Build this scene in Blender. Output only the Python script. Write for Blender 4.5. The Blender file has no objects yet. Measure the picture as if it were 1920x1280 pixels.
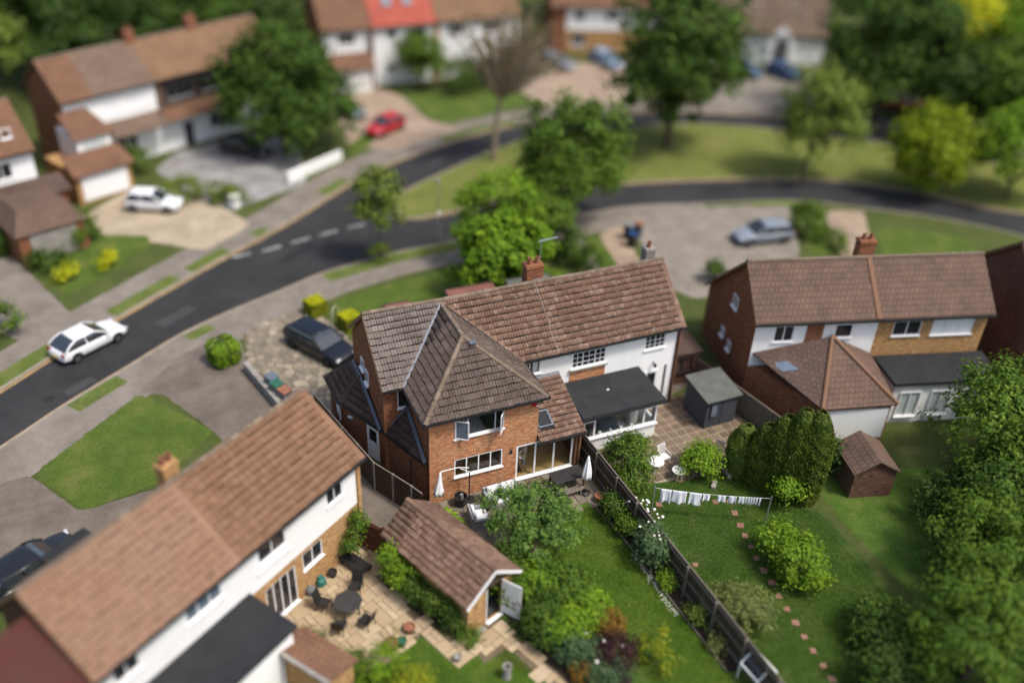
import bpy, math, random
import numpy as np
from mathutils import Vector, Matrix

random.seed(7)
RNG = np.random.default_rng(11)
SC = bpy.context.scene
COL = SC.collection

# ------------------------------------------------------------------ camera
CAM_POS = Vector((-10.906, -32.280, 32.451))
YAW, PITCH, ROLL = 0.431104, 0.592538, 0.047641
fwd = Vector((math.sin(YAW) * math.cos(PITCH), math.cos(YAW) * math.cos(PITCH), -math.sin(PITCH)))
r0 = Vector((math.cos(YAW), -math.sin(YAW), 0.0))
u0 = r0.cross(fwd)
rgt = math.cos(ROLL) * r0 + math.sin(ROLL) * u0
upv = -math.sin(ROLL) * r0 + math.cos(ROLL) * u0
cam_data = bpy.data.cameras.new('camera')
cam = bpy.data.objects.new('camera', cam_data)
COL.objects.link(cam)
cam.matrix_world = Matrix(((rgt.x, upv.x, -fwd.x, CAM_POS.x), (rgt.y, upv.y, -fwd.y, CAM_POS.y),
                           (rgt.z, upv.z, -fwd.z, CAM_POS.z), (0, 0, 0, 1)))
cam_data.sensor_width = 36.0
cam_data.lens = 33.76
cam_data.clip_start = 0.5
cam_data.clip_end = 2000.0
cam_data.dof.use_dof = True                # shallow lens: the miniature look of the photograph
cam_data.dof.focus_distance = 45.9
cam_data.dof.aperture_fstop = 0.0335
SC.camera = cam

# ------------------------------------------------------------------ sky and sun
TO_SUN = Vector((0.60, -0.70, 1.62)).normalized()
EL = math.asin(TO_SUN.z)
world = bpy.data.worlds.new('World')
SC.world = world
world.use_nodes = True
wn = world.node_tree.nodes
bg = wn['Background']
sky = wn.new('ShaderNodeTexSky')
sky.sky_type = 'NISHITA'
sky.sun_disc = False
sky.sun_elevation = EL
sky.sun_rotation = math.atan2(TO_SUN.x, TO_SUN.y)
sky.air_density = 1.0
sky.dust_density = 4.0
sky.ozone_density = 1.0
world.node_tree.links.new(sky.outputs[0], bg.inputs[0])
bg.inputs[1].default_value = 0.15
sun_data = bpy.data.lights.new('sun', 'SUN')
sun_data.energy = 2.4
sun_data.angle = math.radians(9.0)
sun_data.color = (1.0, 0.955, 0.88)
sun = bpy.data.objects.new('sun', sun_data)
COL.objects.link(sun)
sun.rotation_euler = (-TO_SUN).to_track_quat('-Z', 'Y').to_euler()
sun.location = (0, 0, 60)

SC.view_settings.view_transform = 'Standard'
SC.view_settings.look = 'None'
SC.view_settings.gamma = 1.0
SC.view_settings.exposure = 0.5
SC.render.engine = 'CYCLES'
SC.cycles.use_denoising = True
SC.cycles.max_bounces = 6
SC.cycles.transparent_max_bounces = 12
SC.cycles.caustics_reflective = False
SC.cycles.caustics_refractive = False

# ------------------------------------------------------------------ mesh helpers
def vadd(a, b, s=1.0):
    return (a[0] + b[0] * s, a[1] + b[1] * s, a[2] + b[2] * s)

class MB:
    """collects shapes and links them as ONE mesh object"""
    def __init__(s):
        s.v = []; s.f = []; s.m = []
    def add(s, vs, fs, mi=0):
        o = len(s.v)
        s.v += [tuple(p) for p in vs]
        for f in fs:
            s.f.append(tuple(i + o for i in f)); s.m.append(mi)
        return s
    def box(s, x0, y0, z0, x1, y1, z1, mi=0):
        return s.add([(x0, y0, z0), (x1, y0, z0), (x1, y1, z0), (x0, y1, z0), (x0, y0, z1), (x1, y0, z1), (x1, y1, z1), (x0, y1, z1)],
                     [(3, 2, 1, 0), (4, 5, 6, 7), (0, 1, 5, 4), (1, 2, 6, 5), (2, 3, 7, 6), (3, 0, 4, 7)], mi)
    def cbox(s, c, sx, sy, sz, mi=0, rz=0.0, top=1.0):
        """box centred on c in xy, standing on c.z, turned by rz, top scaled"""
        cs, sn = math.cos(rz), math.sin(rz)
        vs = []
        for z, k in ((0, 1.0), (sz, top)):
            for dx, dy in ((-1, -1), (1, -1), (1, 1), (-1, 1)):
                x, y = dx * sx / 2 * k, dy * sy / 2 * k
                vs.append((c[0] + x * cs - y * sn, c[1] + x * sn + y * cs, c[2] + z))
        return s.add(vs, [(3, 2, 1, 0), (4, 5, 6, 7), (0, 1, 5, 4), (1, 2, 6, 5), (2, 3, 7, 6), (3, 0, 4, 7)], mi)
    def beam(s, p0, p1, w, h, mi=0, up=(0, 0, 1)):
        """rectangular bar from p0 to p1, w across, h along up"""
        a, b = Vector(p0), Vector(p1)
        d = (b - a).normalized(); upv_ = Vector(up)
        sd = d.cross(upv_)
        if sd.length < 1e-5:
            sd = d.cross(Vector((1, 0, 0)))
        sd.normalize(); up2 = sd.cross(d).normalized()
        vs = []
        for p in (a, b):
            for i, j in ((-1, -1), (1, -1), (1, 1), (-1, 1)):
                vs.append(p + sd * (i * w / 2) + up2 * (j * h / 2))
        return s.add(vs, [(0, 1, 2, 3), (7, 6, 5, 4), (4, 5, 1, 0), (5, 6, 2, 1), (6, 7, 3, 2), (7, 4, 0, 3)], mi)
    def poly(s, vs, mi=0):
        return s.add(vs, [tuple(range(len(vs)))], mi)
    def prism(s, poly, z0, z1, mi=0):
        n = len(poly)
        if sum(poly[i][0] * poly[(i + 1) % n][1] - poly[(i + 1) % n][0] * poly[i][1] for i in range(n)) < 0:
            poly = poly[::-1]
        vs = [(p[0], p[1], z0) for p in poly] + [(p[0], p[1], z1) for p in poly]
        fs = [tuple(range(n - 1, -1, -1)), tuple(range(n, 2 * n))]
        fs += [(i, (i + 1) % n, (i + 1) % n + n, i + n) for i in range(n)]
        return s.add(vs, fs, mi)
    def extrude(s, pts, d, mi=0):
        """planar 3-D polygon pushed by vector d"""
        n = len(pts)
        vs = [tuple(p) for p in pts] + [vadd(p, d) for p in pts]
        fs = [tuple(range(n - 1, -1, -1)), tuple(range(n, 2 * n))]
        fs += [(i, (i + 1) % n, (i + 1) % n + n, i + n) for i in range(n)]
        return s.add(vs, fs, mi)
    def tube(s, p0, p1, r0_, r1_=None, n=8, mi=0):
        r1_ = r0_ if r1_ is None else r1_
        a, b = Vector(p0), Vector(p1)
        d = (b - a)
        if d.length < 1e-6:
            return s
        d.normalize()
        x = d.orthogonal().normalized(); y = d.cross(x)
        vs = []
        for p, r in ((a, r0_), (b, r1_)):
            for k in range(n):
                t = 2 * math.pi * k / n
                vs.append(p + x * (r * math.cos(t)) + y * (r * math.sin(t)))
        fs = [(k, (k + 1) % n, (k + 1) % n + n, k + n) for k in range(n)]
        fs += [tuple(range(n - 1, -1, -1)), tuple(range(n, 2 * n))]
        return s.add(vs, fs, mi)
    def path(s, pts, r, n=6, mi=0):
        for a, b in zip(pts[:-1], pts[1:]):
            s.tube(a, b, r, r, n, mi)
        return s
    def lathe(s, prof, c=(0, 0, 0), n=16, mi=0, closed=False):
        vs = []
        for r, z in prof:
            for k in range(n):
                t = 2 * math.pi * k / n
                vs.append((c[0] + r * math.cos(t), c[1] + r * math.sin(t), c[2] + z))
        fs = []
        for i in range(len(prof) - 1):
            for k in range(n):
                fs.append((i * n + k, i * n + (k + 1) % n, (i + 1) * n + (k + 1) % n, (i + 1) * n + k))
        fs.append(tuple(range(n - 1, -1, -1)))
        L = (len(prof) - 1) * n
        fs.append(tuple(range(L, L + n)))
        return s.add(vs, fs, mi)
    def loft(s, rings, mi=0, cap=True):
        n = len(rings[0]); o = len(s.v)
        vs = [p for r in rings for p in r]
        fs = []
        for i in range(len(rings) - 1):
            for k in range(n):
                fs.append((i * n + k, i * n + (k + 1) % n, (i + 1) * n + (k + 1) % n, (i + 1) * n + k))
        if cap:
            fs.append(tuple(range(n - 1, -1, -1)))
            L = (len(rings) - 1) * n
            fs.append(tuple(range(L, L + n)))
        return s.add(vs, fs, mi)
    def mesh(s, name, mats, smooth=False):
        me = bpy.data.meshes.new(name)
        me.from_pydata(s.v, [], s.f)
        for m in (mats if isinstance(mats, (list, tuple)) else [mats]):
            me.materials.append(m)
        if any(s.m):
            me.polygons.foreach_set('material_index', s.m)
        if smooth:
            me.polygons.foreach_set('use_smooth', [True] * len(s.f))
        auto_uv(me)
        me.update()
        return me
    def build(s, name, mats, parent=None, loc=None, rz=0.0, smooth=False, bevel=0.0):
        o = bpy.data.objects.new(name, s.mesh(name, mats, smooth))
        COL.objects.link(o)
        if parent is not None:
            o.parent = parent
        if loc is not None:
            o.location = loc
        o.rotation_euler[2] = rz
        if bevel:
            b = o.modifiers.new('bevel', 'BEVEL'); b.width = bevel; b.segments = 2; b.limit_method = 'ANGLE'
        return o

def auto_uv(me):
    """metric UVs: along the wall / up the slope, or x-y on flat ground"""
    uv = me.uv_layers.new(name='UVMap')
    if not len(me.loops):
        return
    co = np.empty(len(me.vertices) * 3); me.vertices.foreach_get('co', co); co = co.reshape(-1, 3)
    li = np.empty(len(me.loops), dtype=np.int64); me.loops.foreach_get('vertex_index', li)
    me.update()
    nl = np.empty(len(me.polygons) * 3); me.polygons.foreach_get('normal', nl); nl = nl.reshape(-1, 3)
    tot = np.empty(len(me.polygons), dtype=np.int64); me.polygons.foreach_get('loop_total', tot)
    n = np.repeat(nl, tot, axis=0)
    t = np.stack([-n[:, 1], n[:, 0], np.zeros(len(n))], 1)
    ln = np.linalg.norm(t, axis=1)
    flat = ln < 0.2
    t[flat] = (1, 0, 0); ln[flat] = 1
    t /= ln[:, None]
    b = np.cross(n, t)
    b[flat] = (0, 1, 0)
    p = co[li]
    out = np.stack([(p * t).sum(1), (p * b).sum(1)], 1)
    uv.data.foreach_set('uv', out.astype(np.float32).ravel())

def mesh_np(name, verts, faces, mat, k):
    """fast mesh from numpy arrays; k = corners per face"""
    me = bpy.data.meshes.new(name)
    nv, nf = len(verts), len(faces)
    me.vertices.add(nv); me.vertices.foreach_set('co', verts.astype(np.float32).ravel())
    me.loops.add(nf * k); me.loops.foreach_set('vertex_index', faces.astype(np.int32).ravel())
    me.polygons.add(nf)
    me.polygons.foreach_set('loop_start', np.arange(0, nf * k, k, dtype=np.int32))
    me.polygons.foreach_set('loop_total', np.full(nf, k, dtype=np.int32))
    me.update(calc_edges=True)
    for m in (mat if isinstance(mat, (list, tuple)) else [mat]):
        me.materials.append(m)
    return me

def link(name, me, parent=None, loc=None):
    o = bpy.data.objects.new(name, me)
    COL.objects.link(o)
    if parent is not None:
        o.parent = parent
    if loc is not None:
        o.location = loc
    return o

def tag(o, label, cat=None, group=None, kind=None):
    o['label'] = label
    if cat: o['category'] = cat
    if group: o['group'] = group
    if kind: o['kind'] = kind
    return o

def thing(name, label, cat, loc=(0, 0, 0), rz=0.0, group=None):
    o = bpy.data.objects.new(name, None)
    o.empty_display_size = 0.2
    COL.objects.link(o)
    o.location = loc
    o.rotation_euler[2] = rz
    return tag(o, label, cat, group)

def struct(o):
    o['kind'] = 'structure'
    return o

def copy_tree(o, parent=None):
    c = o.copy(); COL.objects.link(c)
    if parent is not None:
        c.parent = parent
    for ch in list(o.children):
        copy_tree(ch, c)
    return c

# ------------------------------------------------------------------ materials
MATS = {}
def _new(name):
    m = bpy.data.materials.new(name); m.use_nodes = True
    MATS[name] = m
    nt = m.node_tree
    return m, nt, nt.nodes, nt.links, nt.nodes['Principled BSDF']

def _pos(N, L, scale=(1, 1, 1), uv=False):
    if uv:
        g = N.new('ShaderNodeUVMap'); out = g.outputs[0]
    else:
        g = N.new('ShaderNodeNewGeometry'); out = g.outputs['Position']
    if scale == (1, 1, 1):
        return out
    mp = N.new('ShaderNodeMapping'); mp.inputs['Scale'].default_value = scale
    L.new(out, mp.inputs['Vector'])
    return mp.outputs[0]

def _noise(N, L, vec, scale, detail=4.0, rough=0.6):
    n = N.new('ShaderNodeTexNoise')
    n.inputs['Scale'].default_value = scale; n.inputs['Detail'].default_value = detail; n.inputs['Roughness'].default_value = rough
    L.new(vec, n.inputs['Vector'])
    return n.outputs['Fac']

def _ramp(N, L, fac, stops):
    r = N.new('ShaderNodeValToRGB')
    e = r.color_ramp.elements
    while len(e) < len(stops):
        e.new(0.5)
    for i, (p, c) in enumerate(stops):
        e[i].position = p; e[i].color = (c[0], c[1], c[2], 1)
    L.new(fac, r.inputs['Fac'])
    return r.outputs['Color']

def _mix(N, L, a, b, fac, mode='MIX'):
    m = N.new('ShaderNodeMix'); m.data_type = 'RGBA'; m.blend_type = mode
    for sock, val in ((m.inputs[0], fac), (m.inputs[6], a), (m.inputs[7], b)):
        if isinstance(val, (int, float)):
            sock.default_value = val
        elif isinstance(val, tuple):
            sock.default_value = (val[0], val[1], val[2], 1)
        else:
            L.new(val, sock)
    return m.outputs[2]

def _bump(N, L, P, h, strength, dist=0.02):
    b = N.new('ShaderNodeBump'); b.inputs['Strength'].default_value = strength; b.inputs['Distance'].default_value = dist
    L.new(h, b.inputs['Height']); L.new(b.outputs[0], P.inputs['Normal'])

def _rand(N, L):
    """a random number per loose piece and per object"""
    g = N.new('ShaderNodeNewGeometry'); oi = N.new('ShaderNodeObjectInfo')
    a = N.new('ShaderNodeMath'); a.operation = 'ADD'
    L.new(g.outputs['Random Per Island'], a.inputs[0]); L.new(oi.outputs['Random'], a.inputs[1])
    f = N.new('ShaderNodeMath'); f.operation = 'FRACT'
    L.new(a.outputs[0], f.inputs[0])
    return f.outputs[0]

def stained(name, col, dirt, amt=0.35):
    """painted wall with rain streaks running down it"""
    m, nt, N, L, P = _new(name)
    P.inputs['Roughness'].default_value = 0.85; P.inputs['Specular IOR Level'].default_value = 0.3
    st = _noise(N, L, _pos(N, L, (2.6, 2.6, 0.22)), 1.0, 5.0, 0.65)
    f = _ramp(N, L, st, [(0.48, (0, 0, 0)), (0.75, (amt,) * 3)])
    c = _mix(N, L, col, dirt, f)
    big = _noise(N, L, _pos(N, L), 0.5, 4.0)
    c = _mix(N, L, c, _ramp(N, L, big, [(0.3, (0.93, 0.92, 0.90)), (0.7, (1.0, 1.0, 1.0))]), 1.0, 'MULTIPLY')
    L.new(c, P.inputs['Base Color'])
    _bump(N, L, P, _noise(N, L, _pos(N, L), 45.0, 3.0), 0.15)
    return m

def plain(name, col, col2=None, rough=0.8, spec=0.3, scale=3.0, bump=0.0, bscale=30.0, metal=0.0, contrast=(0.35, 0.65), coat=0.0):
    m, nt, N, L, P = _new(name)
    P.inputs['Roughness'].default_value = rough
    P.inputs['Specular IOR Level'].default_value = spec
    P.inputs['Metallic'].default_value = metal
    if coat:
        P.inputs['Coat Weight'].default_value = coat; P.inputs['Coat Roughness'].default_value = 0.06
    col2 = col2 or tuple(c * 0.8 for c in col)
    vec = _pos(N, L)
    f = _noise(N, L, vec, scale, 6.0, 0.65)
    c = _ramp(N, L, f, [(contrast[0], col2), (contrast[1], col)])
    L.new(c, P.inputs['Base Color'])
    if bump:
        _bump(N, L, P, _noise(N, L, vec, bscale, 3.0), bump)
    return m

def pieces(name, cols, rough=0.85, scale=4.0, grime=0.5, grime_col=(0.06, 0.05, 0.04), bump=0.3, bscale=40.0, spec=0.25, streak=None):
    """colour differs from piece to piece (tiles, slabs, boards), weathered by noise"""
    m, nt, N, L, P = _new(name)
    P.inputs['Roughness'].default_value = rough; P.inputs['Specular IOR Level'].default_value = spec
    k = len(cols)
    c = _ramp(N, L, _rand(N, L), [(i / max(1, k - 1), cols[i]) for i in range(k)])
    vec = _pos(N, L)
    big = _noise(N, L, vec, scale, 8.0, 0.7)
    gf = _ramp(N, L, big, [(0.42, (0, 0, 0)), (0.72, (grime, grime, grime))])
    c = _mix(N, L, c, grime_col, gf)
    if streak:
        s = _noise(N, L, vec, streak[0], 4.0, 0.8)
        sf = _ramp(N, L, s, [(0.56, (0, 0, 0)), (0.68, (streak[1],) * 3)])
        c = _mix(N, L, c, streak[2], sf)
    L.new(c, P.inputs['Base Color'])
    if bump:
        _bump(N, L, P, _noise(N, L, vec, bscale, 3.0), bump)
    return m

def brick(name, c1, c2, mortar, scale=1.0, stain=(0.55, 0.40, 0.30), stain_amt=0.35, stain_scale=0.9):
    m, nt, N, L, P = _new(name)
    P.inputs['Roughness'].default_value = 0.9; P.inputs['Specular IOR Level'].default_value = 0.2
    vec = _pos(N, L, uv=True)
    b = N.new('ShaderNodeTexBrick')
    b.inputs['Color1'].default_value = (*c1, 1); b.inputs['Color2'].default_value = (*c2, 1); b.inputs['Mortar'].default_value = (*mortar, 1)
    b.inputs['Scale'].default_value = 1.0 / scale
    b.inputs['Brick Width'].default_value = 0.225; b.inputs['Row Height'].default_value = 0.075
    b.inputs['Mortar Size'].default_value = 0.007; b.inputs['Mortar Smooth'].default_value = 0.3; b.inputs['Bias'].default_value = 0.0
    L.new(vec, b.inputs['Vector'])
    p = _pos(N, L)
    n1 = _noise(N, L, p, stain_scale, 8.0, 0.75)
    f1 = _ramp(N, L, n1, [(0.42, (0, 0, 0)), (0.66, (stain_amt,) * 3)])
    c = _mix(N, L, b.outputs['Color'], stain, f1)
    vs = N.new('ShaderNodeMapping'); vs.inputs['Scale'].default_value = (4.4, 13.3, 1.0); L.new(vec, vs.inputs['Vector'])
    n2 = _noise(N, L, vs.outputs[0], 0.8, 2.0)
    c = _mix(N, L, c, _ramp(N, L, n2, [(0.35, (0.45, 0.42, 0.42)), (0.65, (1.25, 1.2, 1.15))]), 0.75, 'MULTIPLY')
    L.new(c, P.inputs['Base Color'])
    inv = N.new('ShaderNodeMath'); inv.operation = 'SUBTRACT'; inv.inputs[0].default_value = 1.0
    L.new(b.outputs['Fac'], inv.inputs[1])
    _bump(N, L, P, inv.outputs[0], 0.6, 0.01)
    return m

def rooftex(name, c1, c2, dark, row=0.33, col=0.28):
    """tile courses for roofs too far away to show single tiles"""
    m, nt, N, L, P = _new(name)
    P.inputs['Roughness'].default_value = 0.9; P.inputs['Specular IOR Level'].default_value = 0.2
    vec = _pos(N, L, uv=True)
    b = N.new('ShaderNodeTexBrick')
    b.inputs['Color1'].default_value = (*c1, 1); b.inputs['Color2'].default_value = (*c2, 1); b.inputs['Mortar'].default_value = (*dark, 1)
    b.inputs['Scale'].default_value = 1.0
    b.inputs['Brick Width'].default_value = col; b.inputs['Row Height'].default_value = row
    b.inputs['Mortar Size'].default_value = 0.018; b.inputs['Mortar Smooth'].default_value = 0.4
    L.new(vec, b.inputs['Vector'])
    n1 = _noise(N, L, _pos(N, L), 0.7, 8.0, 0.7)
    c = _mix(N, L, b.outputs['Color'], _ramp(N, L, n1, [(0.3, (0.75, 0.72, 0.7)), (0.7, (1.15, 1.1, 1.08))]), 1.0, 'MULTIPLY')
    L.new(c, P.inputs['Base Color'])
    inv = N.new('ShaderNodeMath'); inv.operation = 'SUBTRACT'; inv.inputs[0].default_value = 1.0
    L.new(b.outputs['Fac'], inv.inputs[1])
    _bump(N, L, P, inv.outputs[0], 0.8, 0.03)
    return m

def leafmat(name, dark, mid, light, trans=0.3, rough=0.5, patch=0.6):
    m, nt, N, L, P = _new(name)
    P.inputs['Roughness'].default_value = max(rough, .6); P.inputs['Specular IOR Level'].default_value = 0.12
    dark, mid, light = [(min(.6, q[0] * 2.45), min(.6, q[1] * 1.75), q[2] * 1.5) for q in (dark, mid, light)]
    c = _ramp(N, L, _rand(N, L), [(0.0, dark), (0.5, mid), (1.0, light)])
    n1 = _noise(N, L, _pos(N, L), patch, 4.0)
    c = _mix(N, L, c, _ramp(N, L, n1, [(0.3, (0.70, 0.75, 0.72)), (0.7, (1.25, 1.18, 1.0))]), 1.0, 'MULTIPLY')
    L.new(c, P.inputs['Base Color'])
    t = N.new('ShaderNodeBsdfTranslucent')
    L.new(_mix(N, L, c, (1.3, 1.35, 0.6), 0.6, 'MULTIPLY'), t.inputs['Color'])
    mx = N.new('ShaderNodeMixShader'); mx.inputs[0].default_value = trans
    L.new(P.outputs[0], mx.inputs[1]); L.new(t.outputs[0], mx.inputs[2])
    L.new(mx.outputs[0], N['Material Output'].inputs['Surface'])
    return m

def glassmat(name, tint=(0.9, 0.95, 0.95), amount=0.02):
    m, nt, N, L, P = _new(name)
    N.remove(P)
    tr = N.new('ShaderNodeBsdfTransparent'); tr.inputs[0].default_value = (*tint, 1)
    gl = N.new('ShaderNodeBsdfGlossy'); gl.inputs['Roughness'].default_value = 0.03
    lw = N.new('ShaderNodeLayerWeight'); lw.inputs[0].default_value = 0.5
    pw = N.new('ShaderNodeMath'); pw.operation = 'POWER'; pw.inputs[1].default_value = 3.5
    L.new(lw.outputs['Facing'], pw.inputs[0])
    ad = N.new('ShaderNodeMath'); ad.operation = 'MULTIPLY_ADD'; ad.inputs[1].default_value = 0.7; ad.inputs[2].default_value = 0.05 + amount
    L.new(pw.outputs[0], ad.inputs[0])
    mx = N.new('ShaderNodeMixShader')
    L.new(ad.outputs[0], mx.inputs[0]); L.new(tr.outputs[0], mx.inputs[1]); L.new(gl.outputs[0], mx.inputs[2])
    L.new(mx.outputs[0], N['Material Output'].inputs['Surface'])
    return m

def grassmat(name, a, b, c, scale=0.5, fine=9.0):
    m, nt, N, L, P = _new(name)
    P.inputs['Roughness'].default_value = 0.95; P.inputs['Specular IOR Level'].default_value = 0.15
    p = _pos(N, L)
    n1 = _noise(N, L, p, scale, 6.0, 0.65)
    col = _ramp(N, L, n1, [(0.3, a), (0.5, b), (0.72, c)])
    n2 = _noise(N, L, p, fine, 5.0, 0.7)
    col = _mix(N, L, col, _ramp(N, L, n2, [(0.3, (0.6, 0.62, 0.6)), (0.7, (1.3, 1.28, 1.2))]), 1.0, 'MULTIPLY')
    dry = _noise(N, L, p, 0.85, 7.0, 0.7)
    col = _mix(N, L, col, (0.15, 0.145, 0.055), _ramp(N, L, dry, [(0.52, (0, 0, 0)), (0.74, (0.5, 0.5, 0.5))]))
    L.new(col, P.inputs['Base Color'])
    _bump(N, L, P, _noise(N, L, p, 22.0, 4.0, 0.8), 0.9, 0.05)
    return m

def asphaltmat(name, a, b, patchy=0.25):
    m, nt, N, L, P = _new(name)
    P.inputs['Roughness'].default_value = 0.88; P.inputs['Specular IOR Level'].default_value = 0.25
    p = _pos(N, L)
    n1 = _noise(N, L, p, patchy, 6.0, 0.6)
    col = _ramp(N, L, n1, [(0.35, a), (0.65, b)])
    n2 = _noise(N, L, p, 14.0, 5.0, 0.75)
    col = _mix(N, L, col, _ramp(N, L, n2, [(0.3, (0.8, 0.8, 0.8)), (0.7, (1.2, 1.2, 1.2))]), 1.0, 'MULTIPLY')
    L.new(col, P.inputs['Base Color'])
    wv = _noise(N, L, p, 1.3, 8.0, 0.75)
    col = _mix(N, L, col, _ramp(N, L, wv, [(0.38, (0.86, 0.86, 0.86)), (0.62, (1.07, 1.07, 1.07))]), 1.0, 'MULTIPLY')
    L.new(col, P.inputs['Base Color'])
    _bump(N, L, P, _noise(N, L, p, 60.0, 2.0), 0.3, 0.01)
    return m

# setting
asphalt = asphaltmat('asphalt', (0.022, 0.0225, 0.024), (0.034, 0.034, 0.035))
pavement_m = asphaltmat('pavement', (0.152, 0.131, 0.109), (0.207, 0.181, 0.152), 0.5)
drive_grey = asphaltmat('drive_grey', (0.180, 0.171, 0.162), (0.297, 0.288, 0.279), 0.6)
drive_warm = asphaltmat('drive_warm', (0.165, 0.145, 0.118), (0.235, 0.208, 0.175), 0.6)
drive_tan = asphaltmat('drive_tan', (0.281, 0.230, 0.162), (0.391, 0.323, 0.230), 0.5)
drive_pink = asphaltmat('drive_pink', (0.24, 0.18, 0.13), (0.34, 0.26, 0.19), 0.4)
drive_brown = asphaltmat('drive_brown', (0.105, 0.086, 0.070), (0.165, 0.138, 0.113), 0.4)
debris_m = plain('kerb_debris', (0.36, 0.23, 0.09), (0.20, 0.14, 0.08), scale=2.0, rough=1.0)
kerb_m = plain('kerb_stone', (0.30, 0.26, 0.20), (0.20, 0.17, 0.13), scale=1.5)
marking_m = plain('road_paint', (0.34, 0.34, 0.33), (0.09, 0.09, 0.09), scale=4.0, contrast=(0.40, 0.58))
soil_m = plain('soil', (0.045, 0.032, 0.022), (0.022, 0.016, 0.011), scale=5.0, bump=0.8, bscale=14.0, rough=1.0)
land_m = grassmat('rough_ground', (0.055, 0.065, 0.022), (0.066, 0.088, 0.022), (0.085, 0.10, 0.032), 0.4)
lawn_m = grassmat('lawn_grass', (0.042, 0.084, 0.013), (0.062, 0.118, 0.017), (0.114, 0.156, 0.031), 0.6)
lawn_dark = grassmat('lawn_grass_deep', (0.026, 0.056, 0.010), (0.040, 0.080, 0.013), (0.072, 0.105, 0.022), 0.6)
lawn_front = grassmat('lawn_grass_front', (0.052, 0.088, 0.016), (0.072, 0.115, 0.018), (0.125, 0.142, 0.035), 0.55)
green_m = grassmat('green_grass', (0.105, 0.135, 0.030), (0.14, 0.16, 0.038), (0.19, 0.19, 0.060), 0.3, 3.0)
verge_m = grassmat('verge_grass', (0.09, 0.10, 0.03), (0.10, 0.14, 0.03), (0.16, 0.16, 0.06), 0.9, 5.0)
mortar_m = plain('paving_joint', (0.16, 0.12, 0.075), (0.09, 0.07, 0.045), scale=6.0, rough=1.0)
joint_light = plain('paving_joint_light', (0.36, 0.29, 0.20), (0.27, 0.22, 0.15), scale=6.0, rough=1.0)
# built things
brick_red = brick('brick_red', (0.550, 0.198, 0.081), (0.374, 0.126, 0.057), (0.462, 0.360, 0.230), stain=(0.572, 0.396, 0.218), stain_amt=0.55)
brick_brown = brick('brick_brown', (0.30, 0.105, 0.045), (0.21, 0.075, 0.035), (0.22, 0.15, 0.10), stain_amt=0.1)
brick_buff = brick('brick_buff', (0.52, 0.31, 0.12), (0.40, 0.21, 0.08), (0.38, 0.28, 0.17), stain=(0.50, 0.36, 0.2), stain_amt=0.3)
brick_dark = brick('brick_dark', (0.15, 0.07, 0.045), (0.10, 0.05, 0.035), (0.12, 0.09, 0.07), stain_amt=0.1)
render_white = stained('white_render', (0.84, 0.84, 0.83), (0.60, 0.58, 0.53), 0.14)
clad_white = stained('white_cladding', (0.80, 0.80, 0.79), (0.60, 0.59, 0.55), 0.16)
upvc = plain('white_upvc', (0.82, 0.82, 0.82), (0.78, 0.78, 0.77), rough=0.35, spec=0.5, scale=2.0)
felt_black = plain('black_felt', (0.026, 0.028, 0.030), (0.014, 0.015, 0.017), rough=0.8, scale=1.2, bump=0.3, bscale=8.0, contrast=(0.3, 0.75))
felt_red = plain('red_felt', (0.20, 0.085, 0.062), (0.15, 0.062, 0.045), rough=0.9, scale=1.0)
lead_m = plain('lead_flashing', (0.10, 0.12, 0.15), (0.06, 0.07, 0.09), rough=0.5, scale=3.0, spec=0.5)
gutter_m = plain('black_plastic', (0.018, 0.018, 0.019), (0.012, 0.012, 0.012), rough=0.45, spec=0.5)
underlay_m = plain('roof_underlay', (0.035, 0.028, 0.024), (0.02, 0.016, 0.014), rough=1.0)
tile_edge = plain('tile_edge', (0.060, 0.038, 0.028), (0.035, 0.023, 0.018), rough=1.0)
tile_brown = pieces('tile_red_brown', [(0.129, 0.071, 0.046), (0.176, 0.101, 0.069), (0.150, 0.084, 0.057), (0.211, 0.136, 0.099), (0.163, 0.091, 0.060)], scale=1.1, grime=0.55, grime_col=(0.073, 0.052, 0.038), streak=(2.6, 0.55, (0.396, 0.310, 0.241)))
tile_grey = pieces('tile_grey_brown', [(0.074, 0.053, 0.042), (0.106, 0.079, 0.064), (0.088, 0.065, 0.053), (0.132, 0.104, 0.086)], scale=1.0, grime=0.5, grime_col=(0.050, 0.035, 0.027), streak=(3.2, 0.28, (0.240, 0.200, 0.168)))
tile_pale = pieces('tile_pale_grey', [(0.119, 0.095, 0.081), (0.163, 0.134, 0.116), (0.141, 0.114, 0.099), (0.198, 0.167, 0.148)], scale=1.0, grime=0.45, grime_col=(0.075, 0.058, 0.048), streak=(3.2, 0.30, (0.299, 0.264, 0.229)))
tile_dark = pieces('tile_dark_brown', [(0.060, 0.040, 0.033), (0.085, 0.056, 0.046), (0.070, 0.047, 0.038)], scale=1.0, grime=0.4, grime_col=(0.03, 0.022, 0.018), streak=(4.0, 0.2, (0.18, 0.14, 0.11)))
tile_tan = pieces('tile_tan', [(0.174, 0.094, 0.054), (0.212, 0.120, 0.072), (0.191, 0.105, 0.062), (0.161, 0.085, 0.049)], scale=0.8, grime=0.3, grime_col=(0.126, 0.077, 0.049), bump=0.2)
tile_pink = pieces('tile_pink_brown', [(0.208, 0.117, 0.073), (0.240, 0.139, 0.089), (0.211, 0.119, 0.073)], scale=0.35, grime=0.45, grime_col=(0.238, 0.160, 0.114), bump=0.2)
tile_shed = pieces('tile_shed_brown', [(0.125, 0.071, 0.047), (0.172, 0.103, 0.069), (0.206, 0.129, 0.090), (0.146, 0.082, 0.054)], scale=1.6, grime=0.4, grime_col=(0.065, 0.043, 0.031), streak=(5.0, 0.3, (0.361, 0.292, 0.224)))
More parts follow.
